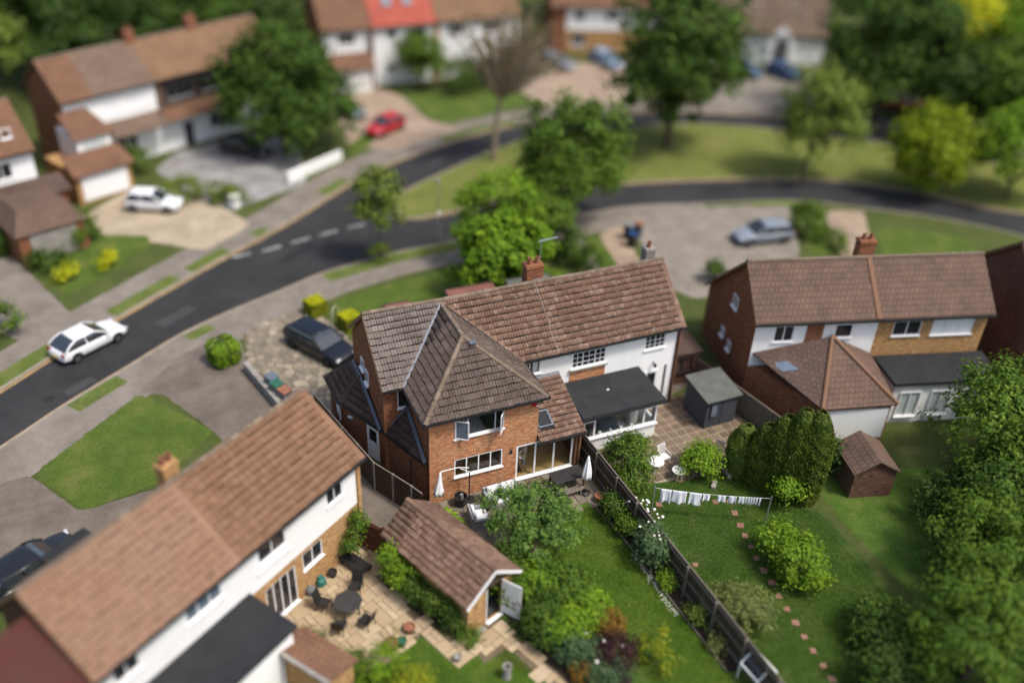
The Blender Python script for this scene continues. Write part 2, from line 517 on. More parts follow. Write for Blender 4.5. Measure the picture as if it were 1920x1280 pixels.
ridge_m = pieces('ridge_tile', [(0.175, 0.128, 0.092), (0.135, 0.096, 0.070), (0.215, 0.165, 0.118)], scale=2.0, grime=0.5, streak=(4.0, 0.5, (0.40, 0.33, 0.22)))
roof_far_brown = rooftex('roof_far_brown', (0.190, 0.107, 0.067), (0.159, 0.088, 0.055), (0.092, 0.052, 0.034))
roof_far_grey = rooftex('roof_far_grey', (0.179, 0.129, 0.096), (0.146, 0.106, 0.080), (0.086, 0.060, 0.047))
roof_far_red = rooftex('roof_far_red', (0.383, 0.102, 0.072), (0.340, 0.085, 0.060), (0.221, 0.060, 0.043))
roof_right = rooftex('roof_right', (0.144, 0.097, 0.074), (0.119, 0.081, 0.062), (0.070, 0.046, 0.035))
roof_dark = rooftex('roof_dark', (0.115, 0.078, 0.065), (0.09, 0.062, 0.052), (0.055, 0.037, 0.03))
roof_tan_far = rooftex('roof_tan_far', (0.220, 0.138, 0.082), (0.190, 0.116, 0.071), (0.122, 0.073, 0.043))
concrete_m = plain('concrete', (0.30, 0.28, 0.25), (0.19, 0.175, 0.155), scale=2.0, bump=0.3)
terracotta = plain('terracotta', (0.27, 0.115, 0.068), (0.19, 0.078, 0.048), scale=4.0)
timber_dark = pieces('dark_timber', [(0.054, 0.037, 0.025), (0.081, 0.055, 0.036), (0.068, 0.046, 0.030)], scale=3.0, grime=0.4, grime_col=(0.041, 0.030, 0.019), bump=0.4)
timber_grey = pieces('weathered_timber', [(0.145, 0.122, 0.098), (0.185, 0.158, 0.128)], scale=3.0, grime=0.4, grime_col=(0.10, 0.085, 0.07), bump=0.4)
wing_red = pieces('dark_red_hung_tile', [(0.055, 0.016, 0.013), (0.070, 0.020, 0.016)], scale=1.0, grime=0.3, bump=0.3)
timber_red = pieces('red_stained_timber', [(0.105, 0.032, 0.020), (0.13, 0.042, 0.026)], scale=3.0, grime=0.4, bump=0.3)
shed_felt = plain('grey_shed_felt', (0.110, 0.115, 0.102), (0.078, 0.080, 0.072), scale=1.5)
wood_floor = plain('oak_floor', (0.46, 0.29, 0.11), (0.38, 0.23, 0.08), scale=1.5, rough=0.5)
room_wall = plain('room_wall', (0.48, 0.42, 0.32), (0.42, 0.37, 0.28), scale=1.0)
room_dark = plain('room_dark', (0.10, 0.095, 0.09), (0.07, 0.066, 0.06), scale=1.0)
room_pale = plain('room_floor_pale', (0.50, 0.47, 0.34), (0.42, 0.40, 0.28), scale=1.0)
fabric_white = plain('white_fabric', (0.80, 0.80, 0.80), (0.72, 0.72, 0.73), scale=3.0, rough=0.95)
linen_white = plain('white_linen', (0.86, 0.86, 0.89), (0.80, 0.80, 0.84), scale=3.0, rough=0.95)
wicker_grey = plain('grey_wicker', (0.30, 0.31, 0.32), (0.22, 0.23, 0.24), scale=20.0, rough=0.8, bump=0.6, bscale=60.0)
wicker_black = plain('black_weave', (0.022, 0.020, 0.019), (0.014, 0.013, 0.012), scale=10.0, rough=0.6, bump=0.5, bscale=50.0)
table_black = plain('black_slats', (0.040, 0.038, 0.037), (0.028, 0.027, 0.026), scale=3.0, rough=0.55)
cover_black = plain('black_cover', (0.020, 0.021, 0.023), (0.012, 0.012, 0.013), scale=3.0, rough=0.5, bump=0.5, bscale=5.0)
plastic_white = plain('white_plastic', (0.74, 0.74, 0.72), (0.64, 0.64, 0.62), scale=4.0, rough=0.4)
plastic_blue = plain('blue_plastic', (0.018, 0.055, 0.16), (0.014, 0.045, 0.13), rough=0.4)
plastic_green = plain('green_plastic', (0.03, 0.12, 0.075), (0.02, 0.09, 0.055), rough=0.4)
plastic_teal = plain('teal_plastic', (0.03, 0.15, 0.12), (0.02, 0.11, 0.09), rough=0.4)
plastic_grey = plain('grey_plastic', (0.16, 0.17, 0.18), (0.12, 0.125, 0.13), rough=0.5)
metal_grey = plain('galvanised_metal', (0.42, 0.43, 0.44), (0.34, 0.35, 0.36), rough=0.4, metal=0.6)
metal_black = plain('black_metal', (0.02, 0.02, 0.02), (0.014, 0.014, 0.014), rough=0.4, spec=0.5)
wood_mid = plain('brown_wood', (0.22, 0.12, 0.06), (0.15, 0.08, 0.04), scale=6.0, rough=0.6)
wood_pale = plain('pale_wood', (0.62, 0.56, 0.44), (0.52, 0.46, 0.36), scale=6.0, rough=0.5)
skin_m = plain('skin', (0.55, 0.33, 0.24), (0.50, 0.29, 0.21), rough=0.6)
denim_m = plain('blue_denim', (0.05, 0.09, 0.22), (0.035, 0.065, 0.16), rough=0.95, scale=12.0)
shirt_m = plain('pale_shirt', (0.55, 0.56, 0.58), (0.48, 0.49, 0.51), rough=0.95)
hair_m = plain('brown_hair', (0.05, 0.028, 0.016), (0.035, 0.02, 0.012), rough=0.7)
bark_m = plain('bark', (0.13, 0.095, 0.065), (0.07, 0.05, 0.035), scale=6.0, bump=0.8, bscale=20.0, rough=1.0)
bark_pale = plain('pale_bark', (0.30, 0.24, 0.17), (0.20, 0.155, 0.11), scale=4.0, bump=0.6, bscale=15.0, rough=1.0)
twig_m = plain('bare_twig', (0.16, 0.105, 0.065), (0.11, 0.075, 0.05), scale=4.0, rough=1.0)
slab_buff = pieces('buff_slab', [(0.350, 0.262, 0.161), (0.405, 0.313, 0.198), (0.442, 0.350, 0.230), (0.331, 0.244, 0.147), (0.377, 0.285, 0.179)], scale=1.6, grime=0.28, grime_col=(0.276, 0.202, 0.129), bump=0.15)
slab_brown = pieces('brown_flag', [(0.115, 0.082, 0.058), (0.160, 0.116, 0.080), (0.135, 0.096, 0.067), (0.200, 0.150, 0.102)], scale=1.3, grime=0.45, grime_col=(0.08, 0.06, 0.045), bump=0.2)
slab_dark = pieces('grey_flag', [(0.15, 0.125, 0.095), (0.20, 0.17, 0.13), (0.25, 0.205, 0.15)], scale=1.3, grime=0.45, grime_col=(0.07, 0.06, 0.05), bump=0.2)
slab_crazy = pieces('crazy_stone', [(0.20, 0.168, 0.125), (0.28, 0.235, 0.175), (0.135, 0.120, 0.094), (0.37, 0.31, 0.225), (0.17, 0.145, 0.11)], scale=0.7, grime=0.75, grime_col=(0.095, 0.088, 0.070), bump=0.3)
slab_red = pieces('red_stone', [(0.22, 0.108, 0.074), (0.27, 0.150, 0.105), (0.25, 0.128, 0.09)], scale=3.0, grime=0.3, bump=0.2)
glass_m = glassmat('window_glass', (0.86, 0.90, 0.90), 0.0)
glass_dark = plain('dark_window', (0.020, 0.024, 0.028), (0.014, 0.016, 0.02), rough=0.05, spec=0.8)
glass_sky = plain('sky_painted_glass', (0.13, 0.17, 0.21), (0.10, 0.13, 0.17), rough=0.08, spec=0.9)  # sky reflection put into the base colour as a pale blue grey
car_glass = plain('car_glass', (0.030, 0.038, 0.042), (0.022, 0.028, 0.032), rough=0.03, spec=1.0, coat=0.5)
rubber = plain('rubber', (0.014, 0.014, 0.014), (0.010, 0.010, 0.010), rough=0.85)
alloy = plain('alloy', (0.35, 0.35, 0.36), (0.25, 0.25, 0.26), rough=0.3, metal=0.8)
alloy_dark = plain('dark_alloy', (0.05, 0.05, 0.055), (0.035, 0.035, 0.04), rough=0.35, metal=0.6)
lamp_clear = plain('clear_lamp', (0.55, 0.57, 0.60), (0.40, 0.42, 0.45), rough=0.1, spec=0.8)
lamp_red = plain('red_lamp', (0.30, 0.012, 0.010), (0.20, 0.008, 0.008), rough=0.15, spec=0.7)
plate_yellow = plain('plate_yellow', (0.60, 0.42, 0.03), (0.55, 0.38, 0.03), rough=0.5)
def carpaint(name, c):
    return plain(name, c, tuple(x * 0.92 for x in c), rough=0.32, spec=0.45, scale=1.0, coat=0.45)
paint_navy = carpaint('paint_navy', (0.003, 0.004, 0.007))
paint_white = carpaint('paint_white', (0.72, 0.73, 0.74))
paint_red = carpaint('paint_red', (0.42, 0.012, 0.018))
paint_silver = carpaint('paint_silver', (0.20, 0.23, 0.27))
paint_blue = carpaint('paint_pale_blue', (0.24, 0.34, 0.46))
paint_black = carpaint('paint_black', (0.010, 0.010, 0.012))
paint_grey = carpaint('paint_slate', (0.10, 0.125, 0.15))
paint_dblue = carpaint('paint_blue', (0.03, 0.075, 0.17))
boards_grey = pieces('grey_board', [(0.040, 0.046, 0.056), (0.052, 0.058, 0.068)], scale=2.0, grime=0.3, bump=0.2)
# leaves
leaf_mid = leafmat('leaf_mid', (0.022, 0.060, 0.010), (0.036, 0.090, 0.014), (0.060, 0.130, 0.020))
leaf_dark = leafmat('leaf_dark', (0.012, 0.036, 0.008), (0.020, 0.055, 0.010), (0.036, 0.085, 0.015), 0.22)
leaf_deep = leafmat('leaf_deep', (0.010, 0.030, 0.008), (0.016, 0.044, 0.010), (0.028, 0.068, 0.014), 0.2)
leaf_lime = leafmat('leaf_lime', (0.034, 0.098, 0.010), (0.058, 0.145, 0.012), (0.094, 0.200, 0.018), 0.35)
leaf_chartreuse = leafmat('leaf_chartreuse', (0.050, 0.100, 0.008), (0.080, 0.150, 0.010), (0.120, 0.205, 0.014), 0.35)
leaf_bright = leafmat('leaf_bright', (0.040, 0.110, 0.010), (0.060, 0.150, 0.014), (0.100, 0.200, 0.020), 0.3)
leaf_yellow = leafmat('leaf_yellow', (0.12, 0.20, 0.010), (0.18, 0.26, 0.012), (0.25, 0.33, 0.018), 0.35)
leaf_gold = leafmat('leaf_gold', (0.055, 0.105, 0.010), (0.085, 0.140, 0.012), (0.130, 0.190, 0.016), 0.3)
leaf_olive = leafmat('leaf_olive', (0.036, 0.080, 0.016), (0.057, 0.112, 0.024), (0.088, 0.150, 0.040), 0.3)
leaf_sage = leafmat('leaf_sage', (0.035, 0.070, 0.026), (0.060, 0.105, 0.038), (0.105, 0.155, 0.065), 0.25)
leaf_blue = leafmat('leaf_blue_green', (0.015, 0.045, 0.024), (0.026, 0.066, 0.034), (0.050, 0.100, 0.055), 0.2)
leaf_conifer = leafmat('leaf_conifer', (0.016, 0.038, 0.008), (0.028, 0.058, 0.010), (0.052, 0.090, 0.014), 0.15, patch=1.2)
leaf_purple = leafmat('leaf_purple', (0.010, 0.006, 0.010), (0.018, 0.009, 0.014), (0.030, 0.014, 0.020), 0.15)
leaf_orange = leafmat('leaf_bronze', (0.05, 0.045, 0.012), (0.075, 0.060, 0.016), (0.11, 0.08, 0.02), 0.3)
leaf_brown = leafmat('leaf_dry', (0.035, 0.040, 0.024), (0.050, 0.056, 0.032), (0.070, 0.075, 0.042), 0.25)
petal_white = plain('white_petal', (0.82, 0.78, 0.74), (0.74, 0.68, 0.64), rough=0.9)
petal_pink = plain('pink_petal', (0.60, 0.12, 0.16), (0.48, 0.08, 0.11), rough=0.9)
petal_yellow = plain('yellow_petal', (0.65, 0.50, 0.03), (0.55, 0.42, 0.03), rough=0.9)
petal_gold = petal_yellow
drive_patch = asphaltmat('road_repair', (0.040, 0.040, 0.041), (0.055, 0.055, 0.056))
patch_dark = asphaltmat('road_repair_dark', (0.015, 0.0155, 0.017), (0.021, 0.0215, 0.023))
metal_iron = plain('cast_iron', (0.045, 0.038, 0.032), (0.03, 0.026, 0.022), rough=.6, metal=.5)
# ------------------------------------------------------------------ ground helpers
def inside(poly, x, y):
    r = False; n = len(poly); j = n - 1
    for i in range(n):
        xi, yi = poly[i][0], poly[i][1]; xj, yj = poly[j][0], poly[j][1]
        if (yi > y) != (yj > y) and x < (xj - xi) * (y - yi) / (yj - yi) + xi:
            r = not r
        j = i
    return r

def smooth_line(pts, n=4):
    """Catmull-Rom through the points"""
    P = [pts[0]] + list(pts) + [pts[-1]]
    out = []
    for i in range(1, len(P) - 2):
        p0, p1, p2, p3 = [np.array(P[i + k][:2]) for k in (-1, 0, 1, 2)]
        for k in range(n):
            t = k / n
            out.append(tuple(0.5 * ((2 * p1) + (-p0 + p2) * t + (2 * p0 - 5 * p1 + 4 * p2 - p3) * t * t + (-p0 + 3 * p1 - 3 * p2 + p3) * t ** 3)))
    out.append(tuple(pts[-1][:2]))
    return out

def offset(line, d):
    """positive d = to the left of the direction of travel"""
    out = []
    n = len(line)
    for i in range(n):
        a = np.array(line[max(0, i - 1)]); b = np.array(line[min(n - 1, i + 1)])
        t = (b - a) / np.linalg.norm(b - a)
        out.append((line[i][0] - t[1] * d, line[i][1] + t[0] * d))
    return out

def strip(name, line, d0, d1, z, mat, i0=0, i1=None, thick=0.0, kind='structure', label=None):
    a = offset(line, d0)[i0:i1]; b = offset(line, d1)[i0:i1]
    m = MB()
    n = len(a)
    if thick:
        vs = []
        for p, q in zip(a, b):
            vs += [(p[0], p[1], z - thick), (p[0], p[1], z), (q[0], q[1], z), (q[0], q[1], z - thick)]
        fs = []
        for i in range(n - 1):
            for k in range(4):
                fs.append((i * 4 + k, i * 4 + (k + 1) % 4, (i + 1) * 4 + (k + 1) % 4, (i + 1) * 4 + k))
        fs += [(0, 3, 2, 1), (4 * n - 4, 4 * n - 3, 4 * n - 2, 4 * n - 1)]
        m.add(vs, fs)
    else:
        vs = [(p[0], p[1], z) for p in a] + [(q[0], q[1], z) for q in b]
        m.add(vs, [(i, i + 1, i + 1 + n, i + n) if d1 > d0 else (i + n, i + n + 1, i + 1, i) for i in range(n - 1)])
    o = m.build(name, mat)
    o['kind'] = kind
    return o

def ragged(pts, amp):
    """corners eased, edges uneven as turf and old tarmac are"""
    for q in (.06, .16):
        out = []
        for i in range(len(pts)):
            a, b = pts[i], pts[(i + 1) % len(pts)]
            out += [(a[0] * (1 - q) + b[0] * q, a[1] * (1 - q) + b[1] * q), (a[0] * q + b[0] * (1 - q), a[1] * q + b[1] * (1 - q))]
        pts = out
    out = []
    for i in range(len(pts)):
        a, b = pts[i], pts[(i + 1) % len(pts)]
        L = math.hypot(b[0] - a[0], b[1] - a[1]); k = max(1, int(L / .22))
        for j in range(k):
            t = j / k; nx, ny = (b[1] - a[1]) / (L + 1e-9), -(b[0] - a[0]) / (L + 1e-9); d = random.gauss(0, amp)
            out.append((a[0] + (b[0] - a[0]) * t + nx * d, a[1] + (b[1] - a[1]) * t + ny * d))
    return out

SHEETS = [0]
def sheet(name, poly, z, mat, kind='structure'):
    SHEETS[0] += 1; z += SHEETS[0] * 5e-5      # no two sheets share a plane
    pts = [p[:2] for p in poly]
    if name in ('lawn', 'driveway', 'garden_path', 'gravel_bed', 'flower_bed', 'side_passage'):
        pts = ragged(pts, 0.025 if name != 'lawn' else 0.035)
    n = len(pts)
    if sum(pts[i][0] * pts[(i + 1) % n][1] - pts[(i + 1) % n][0] * pts[i][1] for i in range(n)) < 0:
        pts = pts[::-1]
    o = MB().poly([(p[0], p[1], z) for p in pts]).build(name, mat)
    o['kind'] = kind
    return o

# ------------------------------------------------------------------ roads, green, land
g = MB().poly([(-900, -900, -0.32), (900, -900, -0.32), (900, 900, -0.32), (-900, 900, -0.32)]).build('ground', land_m)
g['kind'] = 'structure'
NEAR = smooth_line([(-24.46, 7.25, 0.00), (-21.60, 9.47, 0.00), (-18.84, 11.53, 0.00), (-15.76, 14.12, 0.00), (-12.26, 16.67, 0.00), (-9.18, 18.93, 0.00), (-6.00, 20.59, 0.00), (-2.89, 21.87, 0.00), (0.36, 23.27, 0.00), (2.70, 23.82, 0.00), (5.91, 24.46, 0.00), (10.18, 24.73, 0.00), (16.84, 25.27, 0.00), (24.61, 25.66, 0.00), (30.96, 24.22, 0.00), (38.14, 22.43, 0.00), (42.64, 19.51, 0.00), (47.82, 15.61, 0.00), (51.43, 11.48, 0.00), (55.06, 6.05, 0.00)])
FAR = smooth_line([(-24.95, 12.03, 0.00), (-21.85, 14.37, 0.00), (-18.88, 16.69, 0.00), (-15.84, 19.38, 0.00), (-12.34, 22.13, 0.00), (-9.00, 24.72, 0.00), (-5.50, 27.37, 0.00), (-1.43, 30.24, 0.00), (1.28, 32.36, 0.00), (3.80, 34.58, 0.00), (6.18, 36.55, 0.00), (9.31, 38.67, 0.00), (14.65, 41.28, 0.00), (20.44, 43.26, 0.00), (27.05, 44.32, 0.00), (32.93, 44.36, 0.00), (42.83, 41.01, 0.00), (49.71, 37.28, 0.00), (57.74, 31.10, 0.00), (64.90, 23.92, 0.00), (71.23, 16.38, 0.00)])
road = sheet('road', [(p[0], p[1]) for p in FAR] + [(p[0], p[1]) for p in NEAR[::-1]], -0.10, asphalt)
near_land = MB().prism(list(NEAR) + [(110, -10), (110, -70), (-70, -70), (-70, 0)], -0.3, 0.0).build('near_plots_ground', land_m)
near_land['kind'] = 'structure'
far_land = MB().prism(list(FAR) + [(150, 60), (260, 320), (-160, 320), (-120, 40)], -0.3, 0.0).build('far_plots_ground', land_m)
far_land['kind'] = 'structure'
GREEN = smooth_line([(8.10, 31.87, 0.00), (9.53, 33.68, 0.00), (15.85, 37.22, 0.00), (21.51, 39.96, 0.00), (26.88, 40.57, 0.00), (31.76, 40.36, 0.00), (39.23, 39.26, 0.00), (47.06, 34.88, 0.00), (55.22, 28.31, 0.00), (62.85, 19.71, 0.00), (63.13, 12.53, 0.00), (54.66, 14.47, 0.00), (48.94, 20.50, 0.00), (43.66, 24.64, 0.00), (36.89, 27.09, 0.00), (26.91, 29.50, 0.00), (18.87, 29.77, 0.00), (11.97, 29.14, 0.00), (8.42, 29.21, 0.00), (8.10, 31.87, 0.00)], 3)[:-1]
green = MB().prism(GREEN, -0.3, 0.0).build('oval_green', green_m)
green['kind'] = 'structure'
GL = GREEN + [GREEN[0]]
# kerbs and the tan line of debris in the gutter
strip('kerb', NEAR, 0.02, -0.14, 0.012, kerb_m, thick=0.15)
strip('kerb', FAR, -0.02, 0.14, 0.012, kerb_m, thick=0.15)
strip('kerb', GL, 0.02, -0.14, 0.012, kerb_m, thick=0.15)
strip('gutter_debris', NEAR, 0.02, 0.20, -0.096, debris_m)
strip('gutter_debris', FAR, -0.20, -0.02, -0.096, debris_m)
strip('gutter_debris', GL, 0.02, 0.18, -0.096, debris_m)
# pavements and verges
strip('pavement', NEAR, -3.1, -0.141, 0.004, pavement_m, 0, 57)
strip('pavement', FAR, 0.141, 2.9, 0.004, pavement_m)
for a, b in ((32, 46),):
    strip('verge', NEAR, -1.35, -0.16, 0.008, verge_m, a, b)
strip('verge', NEAR, -1.1, -0.3, 0.008, verge_m, 20, 23)
strip('verge', NEAR, -1.2, -0.2, 0.008, verge_m, 12, 16)
strip('verge', NEAR, -1.0, -0.2, 0.008, verge_m, 58, 62)
for a, b, d in ((3, 6, 1.3), (8, 13, 1.25), (16, 21, 1.2), (22, 25, 1.1), (27, 28, 1.0), (36, 40, 1.2), (49, 54, 1.2)):
    strip('verge', FAR, 0.16, d, 0.008, verge_m, a, b + 1)
# give-way dashes
DASH = [((-4.62, 27.53, 0.00), (-3.36, 27.74, 0.00)), ((-2.60, 27.72, 0.00), (-1.24, 28.07, 0.00)), ((-0.45, 28.29, 0.00), (0.96, 28.65, 0.00)), ((1.63, 28.76, 0.00), (3.03, 29.07, 0.00)), ((3.86, 29.23, 0.00), (5.18, 29.40, 0.00)), ((6.17, 29.61, 0.00), (7.50, 29.80, 0.00))]
for a, b in DASH:
    d = np.array(b[:2]) - np.array(a[:2]); d /= np.linalg.norm(d); nn = np.array((-d[1], d[0])) * 0.13
    o = MB().poly([(a[0] - nn[0], a[1] - nn[1], -0.096), (b[0] - nn[0], b[1] - nn[1], -0.096), (b[0] + nn[0], b[1] + nn[1], -0.096), (a[0] + nn[0], a[1] + nn[1], -0.096)]).build('lane_marking', marking_m, road)

# repairs, covers and drains in the road
for k, (a, w_, l_, an) in enumerate((((-9.10, 21.24, 0.00), .9, 2.6, .55), ((-0.26, 26.83, 0.00), .8, 3.4, .6), ((14.01, 38.51, 0.00), .9, 2.2, .5), ((33.70, 25.98, 0.00), .8, 3.0, -.15), ((-14.88, 15.74, 0.00), .7, 1.8, .55))):
    o = MB().prism([(a[0] + x * math.cos(an) - y * math.sin(an), a[1] + x * math.sin(an) + y * math.cos(an)) for x, y in ((-l_ / 2, -w_ / 2), (l_ / 2, -w_ / 2 + .05), (l_ / 2 - .05, w_ / 2), (-l_ / 2, w_ / 2 - .06))], -.099, -.0955).build('road_patch', (drive_patch, patch_dark)[k % 2], road)
for k, a in enumerate(((-4.00, 24.27, 0.00), (5.25, 27.44, 0.00), (29.38, 27.10, 0.00), (-16.52, 15.05, 0.00))):
    MB().lathe([(.30, 0), (.30, .006), (.01, .006)], (a[0], a[1], -.099), 20).build('manhole_cover', metal_iron, road)
# front plots, near side
sheet('lawn', [(0.20, 19.53, 0.00), (3.14, 20.24, 0.00), (6.21, 20.70, 0.00), (9.00, 21.09, 0.00), (13.73, 22.00, 0.00), (11.71, 17.30, 0.00), (6.95, 16.52, 0.00), (3.30, 16.16, 0.00), (0.80, 16.29, 0.00), (0.15, 18.27, 0.00)], 0.006, lawn_front)
sheet('lawn', [(-17.31, 8.86, 0.00), (-11.94, 13.78, 0.00), (-8.66, 9.09, 0.00), (-11.75, 6.03, 0.00), (-15.29, 5.33, 0.00)], 0.006, lawn_front)
sheet('driveway', [(-11.92, 13.98, 0.00), (-9.70, 16.47, 0.00), (-7.73, 17.63, 0.00), (-5.92, 16.97, 0.00), (-5.99, 13.56, 0.00), (-5.20, 10.13, 0.00), (-4.54, 7.93, 0.00), (-7.64, 4.68, 0.00), (-8.64, 8.90, 0.00), (-10.68, 13.06, 0.00)], 0.006, drive_brown)
sheet('driveway', [(-21.08, 8.18, 0.00), (-17.52, 8.82, 0.00), (-15.41, 5.26, 0.00), (-12.03, 5.73, 0.00), (-12.14, 2.54, 0.00), (-16.71, 0.29, 0.00), (-21.82, 2.27, 0.00)], 0.006, drive_brown)
sheet('driveway', [(24.71, 23.99, 0.00), (31.08, 23.49, 0.00), (37.51, 21.93, 0.00), (33.44, 15.21, 0.00), (29.41, 11.07, 0.00), (22.45, 12.07, 0.00), (21.01, 15.52, 0.00)], 0.006, drive_warm)
sheet('lawn', [(19.47, 22.15, 0.00), (20.59, 22.20, 0.00), (19.80, 17.09, 0.00), (18.24, 16.49, 0.00)], 0.006, lawn_front)
sheet('garden_path', [(18.81, 22.29, 0.00), (19.44, 22.16, 0.00), (18.21, 16.50, 0.00), (17.38, 16.79, 0.00)], 0.006, pavement_m)
sheet('gravel_bed', [(20.67, 22.18, 0.00), (23.10, 23.14, 0.00), (21.01, 15.52, 0.00), (19.66, 16.60, 0.00)], 0.006, drive_pink)
sheet('lawn', [(36.19, 18.70, 0.00), (37.81, 18.34, 0.00), (35.87, 13.95, 0.00), (33.67, 14.29, 0.00)], 0.006, lawn_front)
sheet('garden_path', [(39.39, 20.01, 0.00), (42.46, 18.98, 0.00), (37.60, 12.10, 0.00), (35.38, 12.87, 0.00)], 0.006, drive_pink)
sheet('lawn', [(41.18, 16.26, 0.00), (46.77, 13.26, 0.00), (45.79, 9.68, 0.00), (38.35, 11.84, 0.00)], 0.006, lawn_front)
# front plots, far side
sheet('driveway', [(-13.25, 37.26, 0.00), (-9.80, 40.89, 0.00), (-6.34, 38.75, 0.00), (-3.66, 34.49, 0.00), (-2.60, 31.86, 0.00), (-6.05, 28.83, 0.00), (-9.29, 31.16, 0.00), (-12.59, 33.54, 0.00)], 0.006, drive_tan)
sheet('lawn', [(-16.91, 30.64, 0.00), (-13.27, 33.77, 0.00), (-9.69, 32.38, 0.00), (-9.50, 30.82, 0.00), (-12.47, 27.97, 0.00), (-15.00, 25.79, 0.00), (-16.33, 28.22, 0.00)], 0.006, lawn_front)
sheet('garden_path', [(-20.26, 31.43, 0.00), (-18.36, 32.44, 0.00), (-14.68, 22.59, 0.00), (-16.40, 19.58, 0.00), (-20.69, 24.73, 0.00)], 0.006, pavement_m)
sheet('driveway', [(-7.97, 43.42, 0.00), (-5.93, 46.68, 0.00), (0.57, 48.88, 0.00), (3.94, 45.31, 0.00), (2.74, 37.26, 0.00), (-3.66, 34.49, 0.00), (-6.27, 39.22, 0.00)], 0.006, drive_grey)
sheet('lawn', [(7.72, 43.50, 0.00), (10.34, 46.44, 0.00), (10.42, 44.24, 0.00), (7.37, 40.89, 0.00)], 0.010, lawn_front)
sheet('driveway', [(9.77, 57.32, 0.00), (14.11, 57.60, 0.00), (15.95, 53.14, 0.00), (16.10, 47.31, 0.00), (18.66, 44.48, 0.00), (11.15, 41.19, 0.00), (7.78, 44.09, 0.00)], 0.006, drive_pink)
sheet('lawn', [(16.02, 54.18, 0.00), (21.22, 54.18, 0.00), (26.67, 52.23, 0.00), (26.68, 48.36, 0.00), (19.96, 46.53, 0.00), (17.41, 45.95, 0.00), (16.28, 49.36, 0.00)], 0.006, lawn_front)
sheet('driveway', [(27.28, 53.66, 0.00), (35.42, 58.21, 0.00), (44.17, 57.55, 0.00), (36.50, 46.11, 0.00), (27.85, 47.25, 0.00)], 0.006, drive_pink)
sheet('driveway', [(44.19, 43.77, 0.00), (49.39, 48.76, 0.00), (61.16, 49.79, 0.00), (56.27, 40.08, 0.00), (51.15, 39.34, 0.00)], 0.006, drive_warm)

# ------------------------------------------------------------------ paving laid piece by piece
def unit_slab(w, h, t, mat, name='slab'):
    m = MB(); e = 0.008
    m.add([(e, e, 0), (w - e, e, 0), (w - e, h - e, 0), (e, h - e, 0), (e + .01, e + .01, t), (w - e - .01, e + .01, t), (w - e - .01, h - e - .01, t), (e + .01, h - e - .01, t)],
          [(4, 5, 6, 7), (0, 1, 5, 4), (1, 2, 6, 5), (2, 3, 7, 6), (3, 0, 4, 7)])
    return m.mesh(name, mat)

def lay_slabs(parent, poly, ang, cell, sizes, mat, z, cap=300, t=0.03, gap=0.0, name='slab'):
    cs, sn = math.cos(ang), math.sin(ang)
    loc = [(p[0] * cs + p[1] * sn, -p[0] * sn + p[1] * cs) for p in poly]
    x0 = min(p[0] for p in loc); x1 = max(p[0] for p in loc); y0 = min(p[1] for p in loc); y1 = max(p[1] for p in loc)
    nx, ny = int((x1 - x0) / cell) + 3, int((y1 - y0) / cell) + 3
    occ = np.zeros((nx, ny), bool)
    cache = {}; n = 0
    for j in range(ny):
        for i in range(nx):
            if occ[i, j]:
                continue
            opts = sizes[:]; random.shuffle(opts)
            for w, h in opts + [(1, 1)]:
                if i + w <= nx and j + h <= ny and not occ[i:i + w, j:j + h].any():
                    break
            occ[i:i + w, j:j + h] = True
            cx, cy = x0 + (i + w / 2) * cell, y0 + (j + h / 2) * cell
            if not inside(loc, cx, cy) or n >= cap:
                continue
            if (w, h) not in cache:
                cache[(w, h)] = unit_slab(w * cell - gap, h * cell - gap, t, mat, name)
            lx, ly = x0 + i * cell, y0 + j * cell
            o = link(name, cache[(w, h)], parent, (lx * cs - ly * sn, lx * sn + ly * cs, z + random.uniform(-.003, .003)))
            o.rotation_euler = (random.uniform(-.006, .006), random.uniform(-.006, .006), ang)
            n += 1
    return n

SHED_ANG = math.atan2(-5.05, 2.0)
P_LEFT = [(-6.99, -2.85, 0.00), (-4.79, -1.69, 0.00), (-3.62, -1.23, 0.00), (-3.02, -2.09, 0.00), (-3.39, -2.99, 0.00), (-3.48, -3.95, 0.00), (-3.00, -5.19, 0.00), (-2.52, -6.33, 0.00), (-2.34, -6.89, 0.00), (-2.93, -7.24, 0.00), (-4.36, -8.10, 0.00), (-6.03, -7.99, 0.00), (-7.13, -7.23, 0.00), (-9.28, -7.45, 0.00), (-10.03, -4.70, 0.00)]
P_PATH = [(-2.34, -6.89, 0.00), (-1.79, -7.80, 0.00), (-1.16, -7.93, 0.00), (-0.34, -7.72, 0.00), (0.41, -7.50, 0.00), (0.76, -8.63, 0.00), (2.10, -12.20, 0.00), (1.20, -11.84, 0.00), (0.24, -9.06, 0.00), (-0.94, -9.47, 0.00), (-1.06, -8.95, 0.00), (-2.07, -9.17, 0.00), (-2.87, -7.21, 0.00)]
pat = sheet('left_patio', P_LEFT, 0.006, mortar_m)
lay_slabs(pat, [p[:2] for p in P_LEFT], SHED_ANG, 0.30, [(3, 2), (2, 2), (2, 3), (2, 1), (1, 2), (3, 3)], slab_buff, 0.008)
pth = sheet('left_garden_path', P_PATH, 0.0095, mortar_m)
lay_slabs(pth, [p[:2] for p in P_PATH], SHED_ANG, 0.30, [(2, 2), (2, 3), (3, 2), (2, 1), (1, 2)], slab_buff, 0.012)
sheet('lawn', [(-2.99, -7.28, 0.00), (-0.85, -8.72, 0.00), (1.47, -11.95, 0.00), (-0.27, -13.74, 0.00), (-8.70, -10.39, 0.00), (-6.53, -8.27, 0.00), (-4.40, -8.20, 0.00)], 0.003, lawn_m)
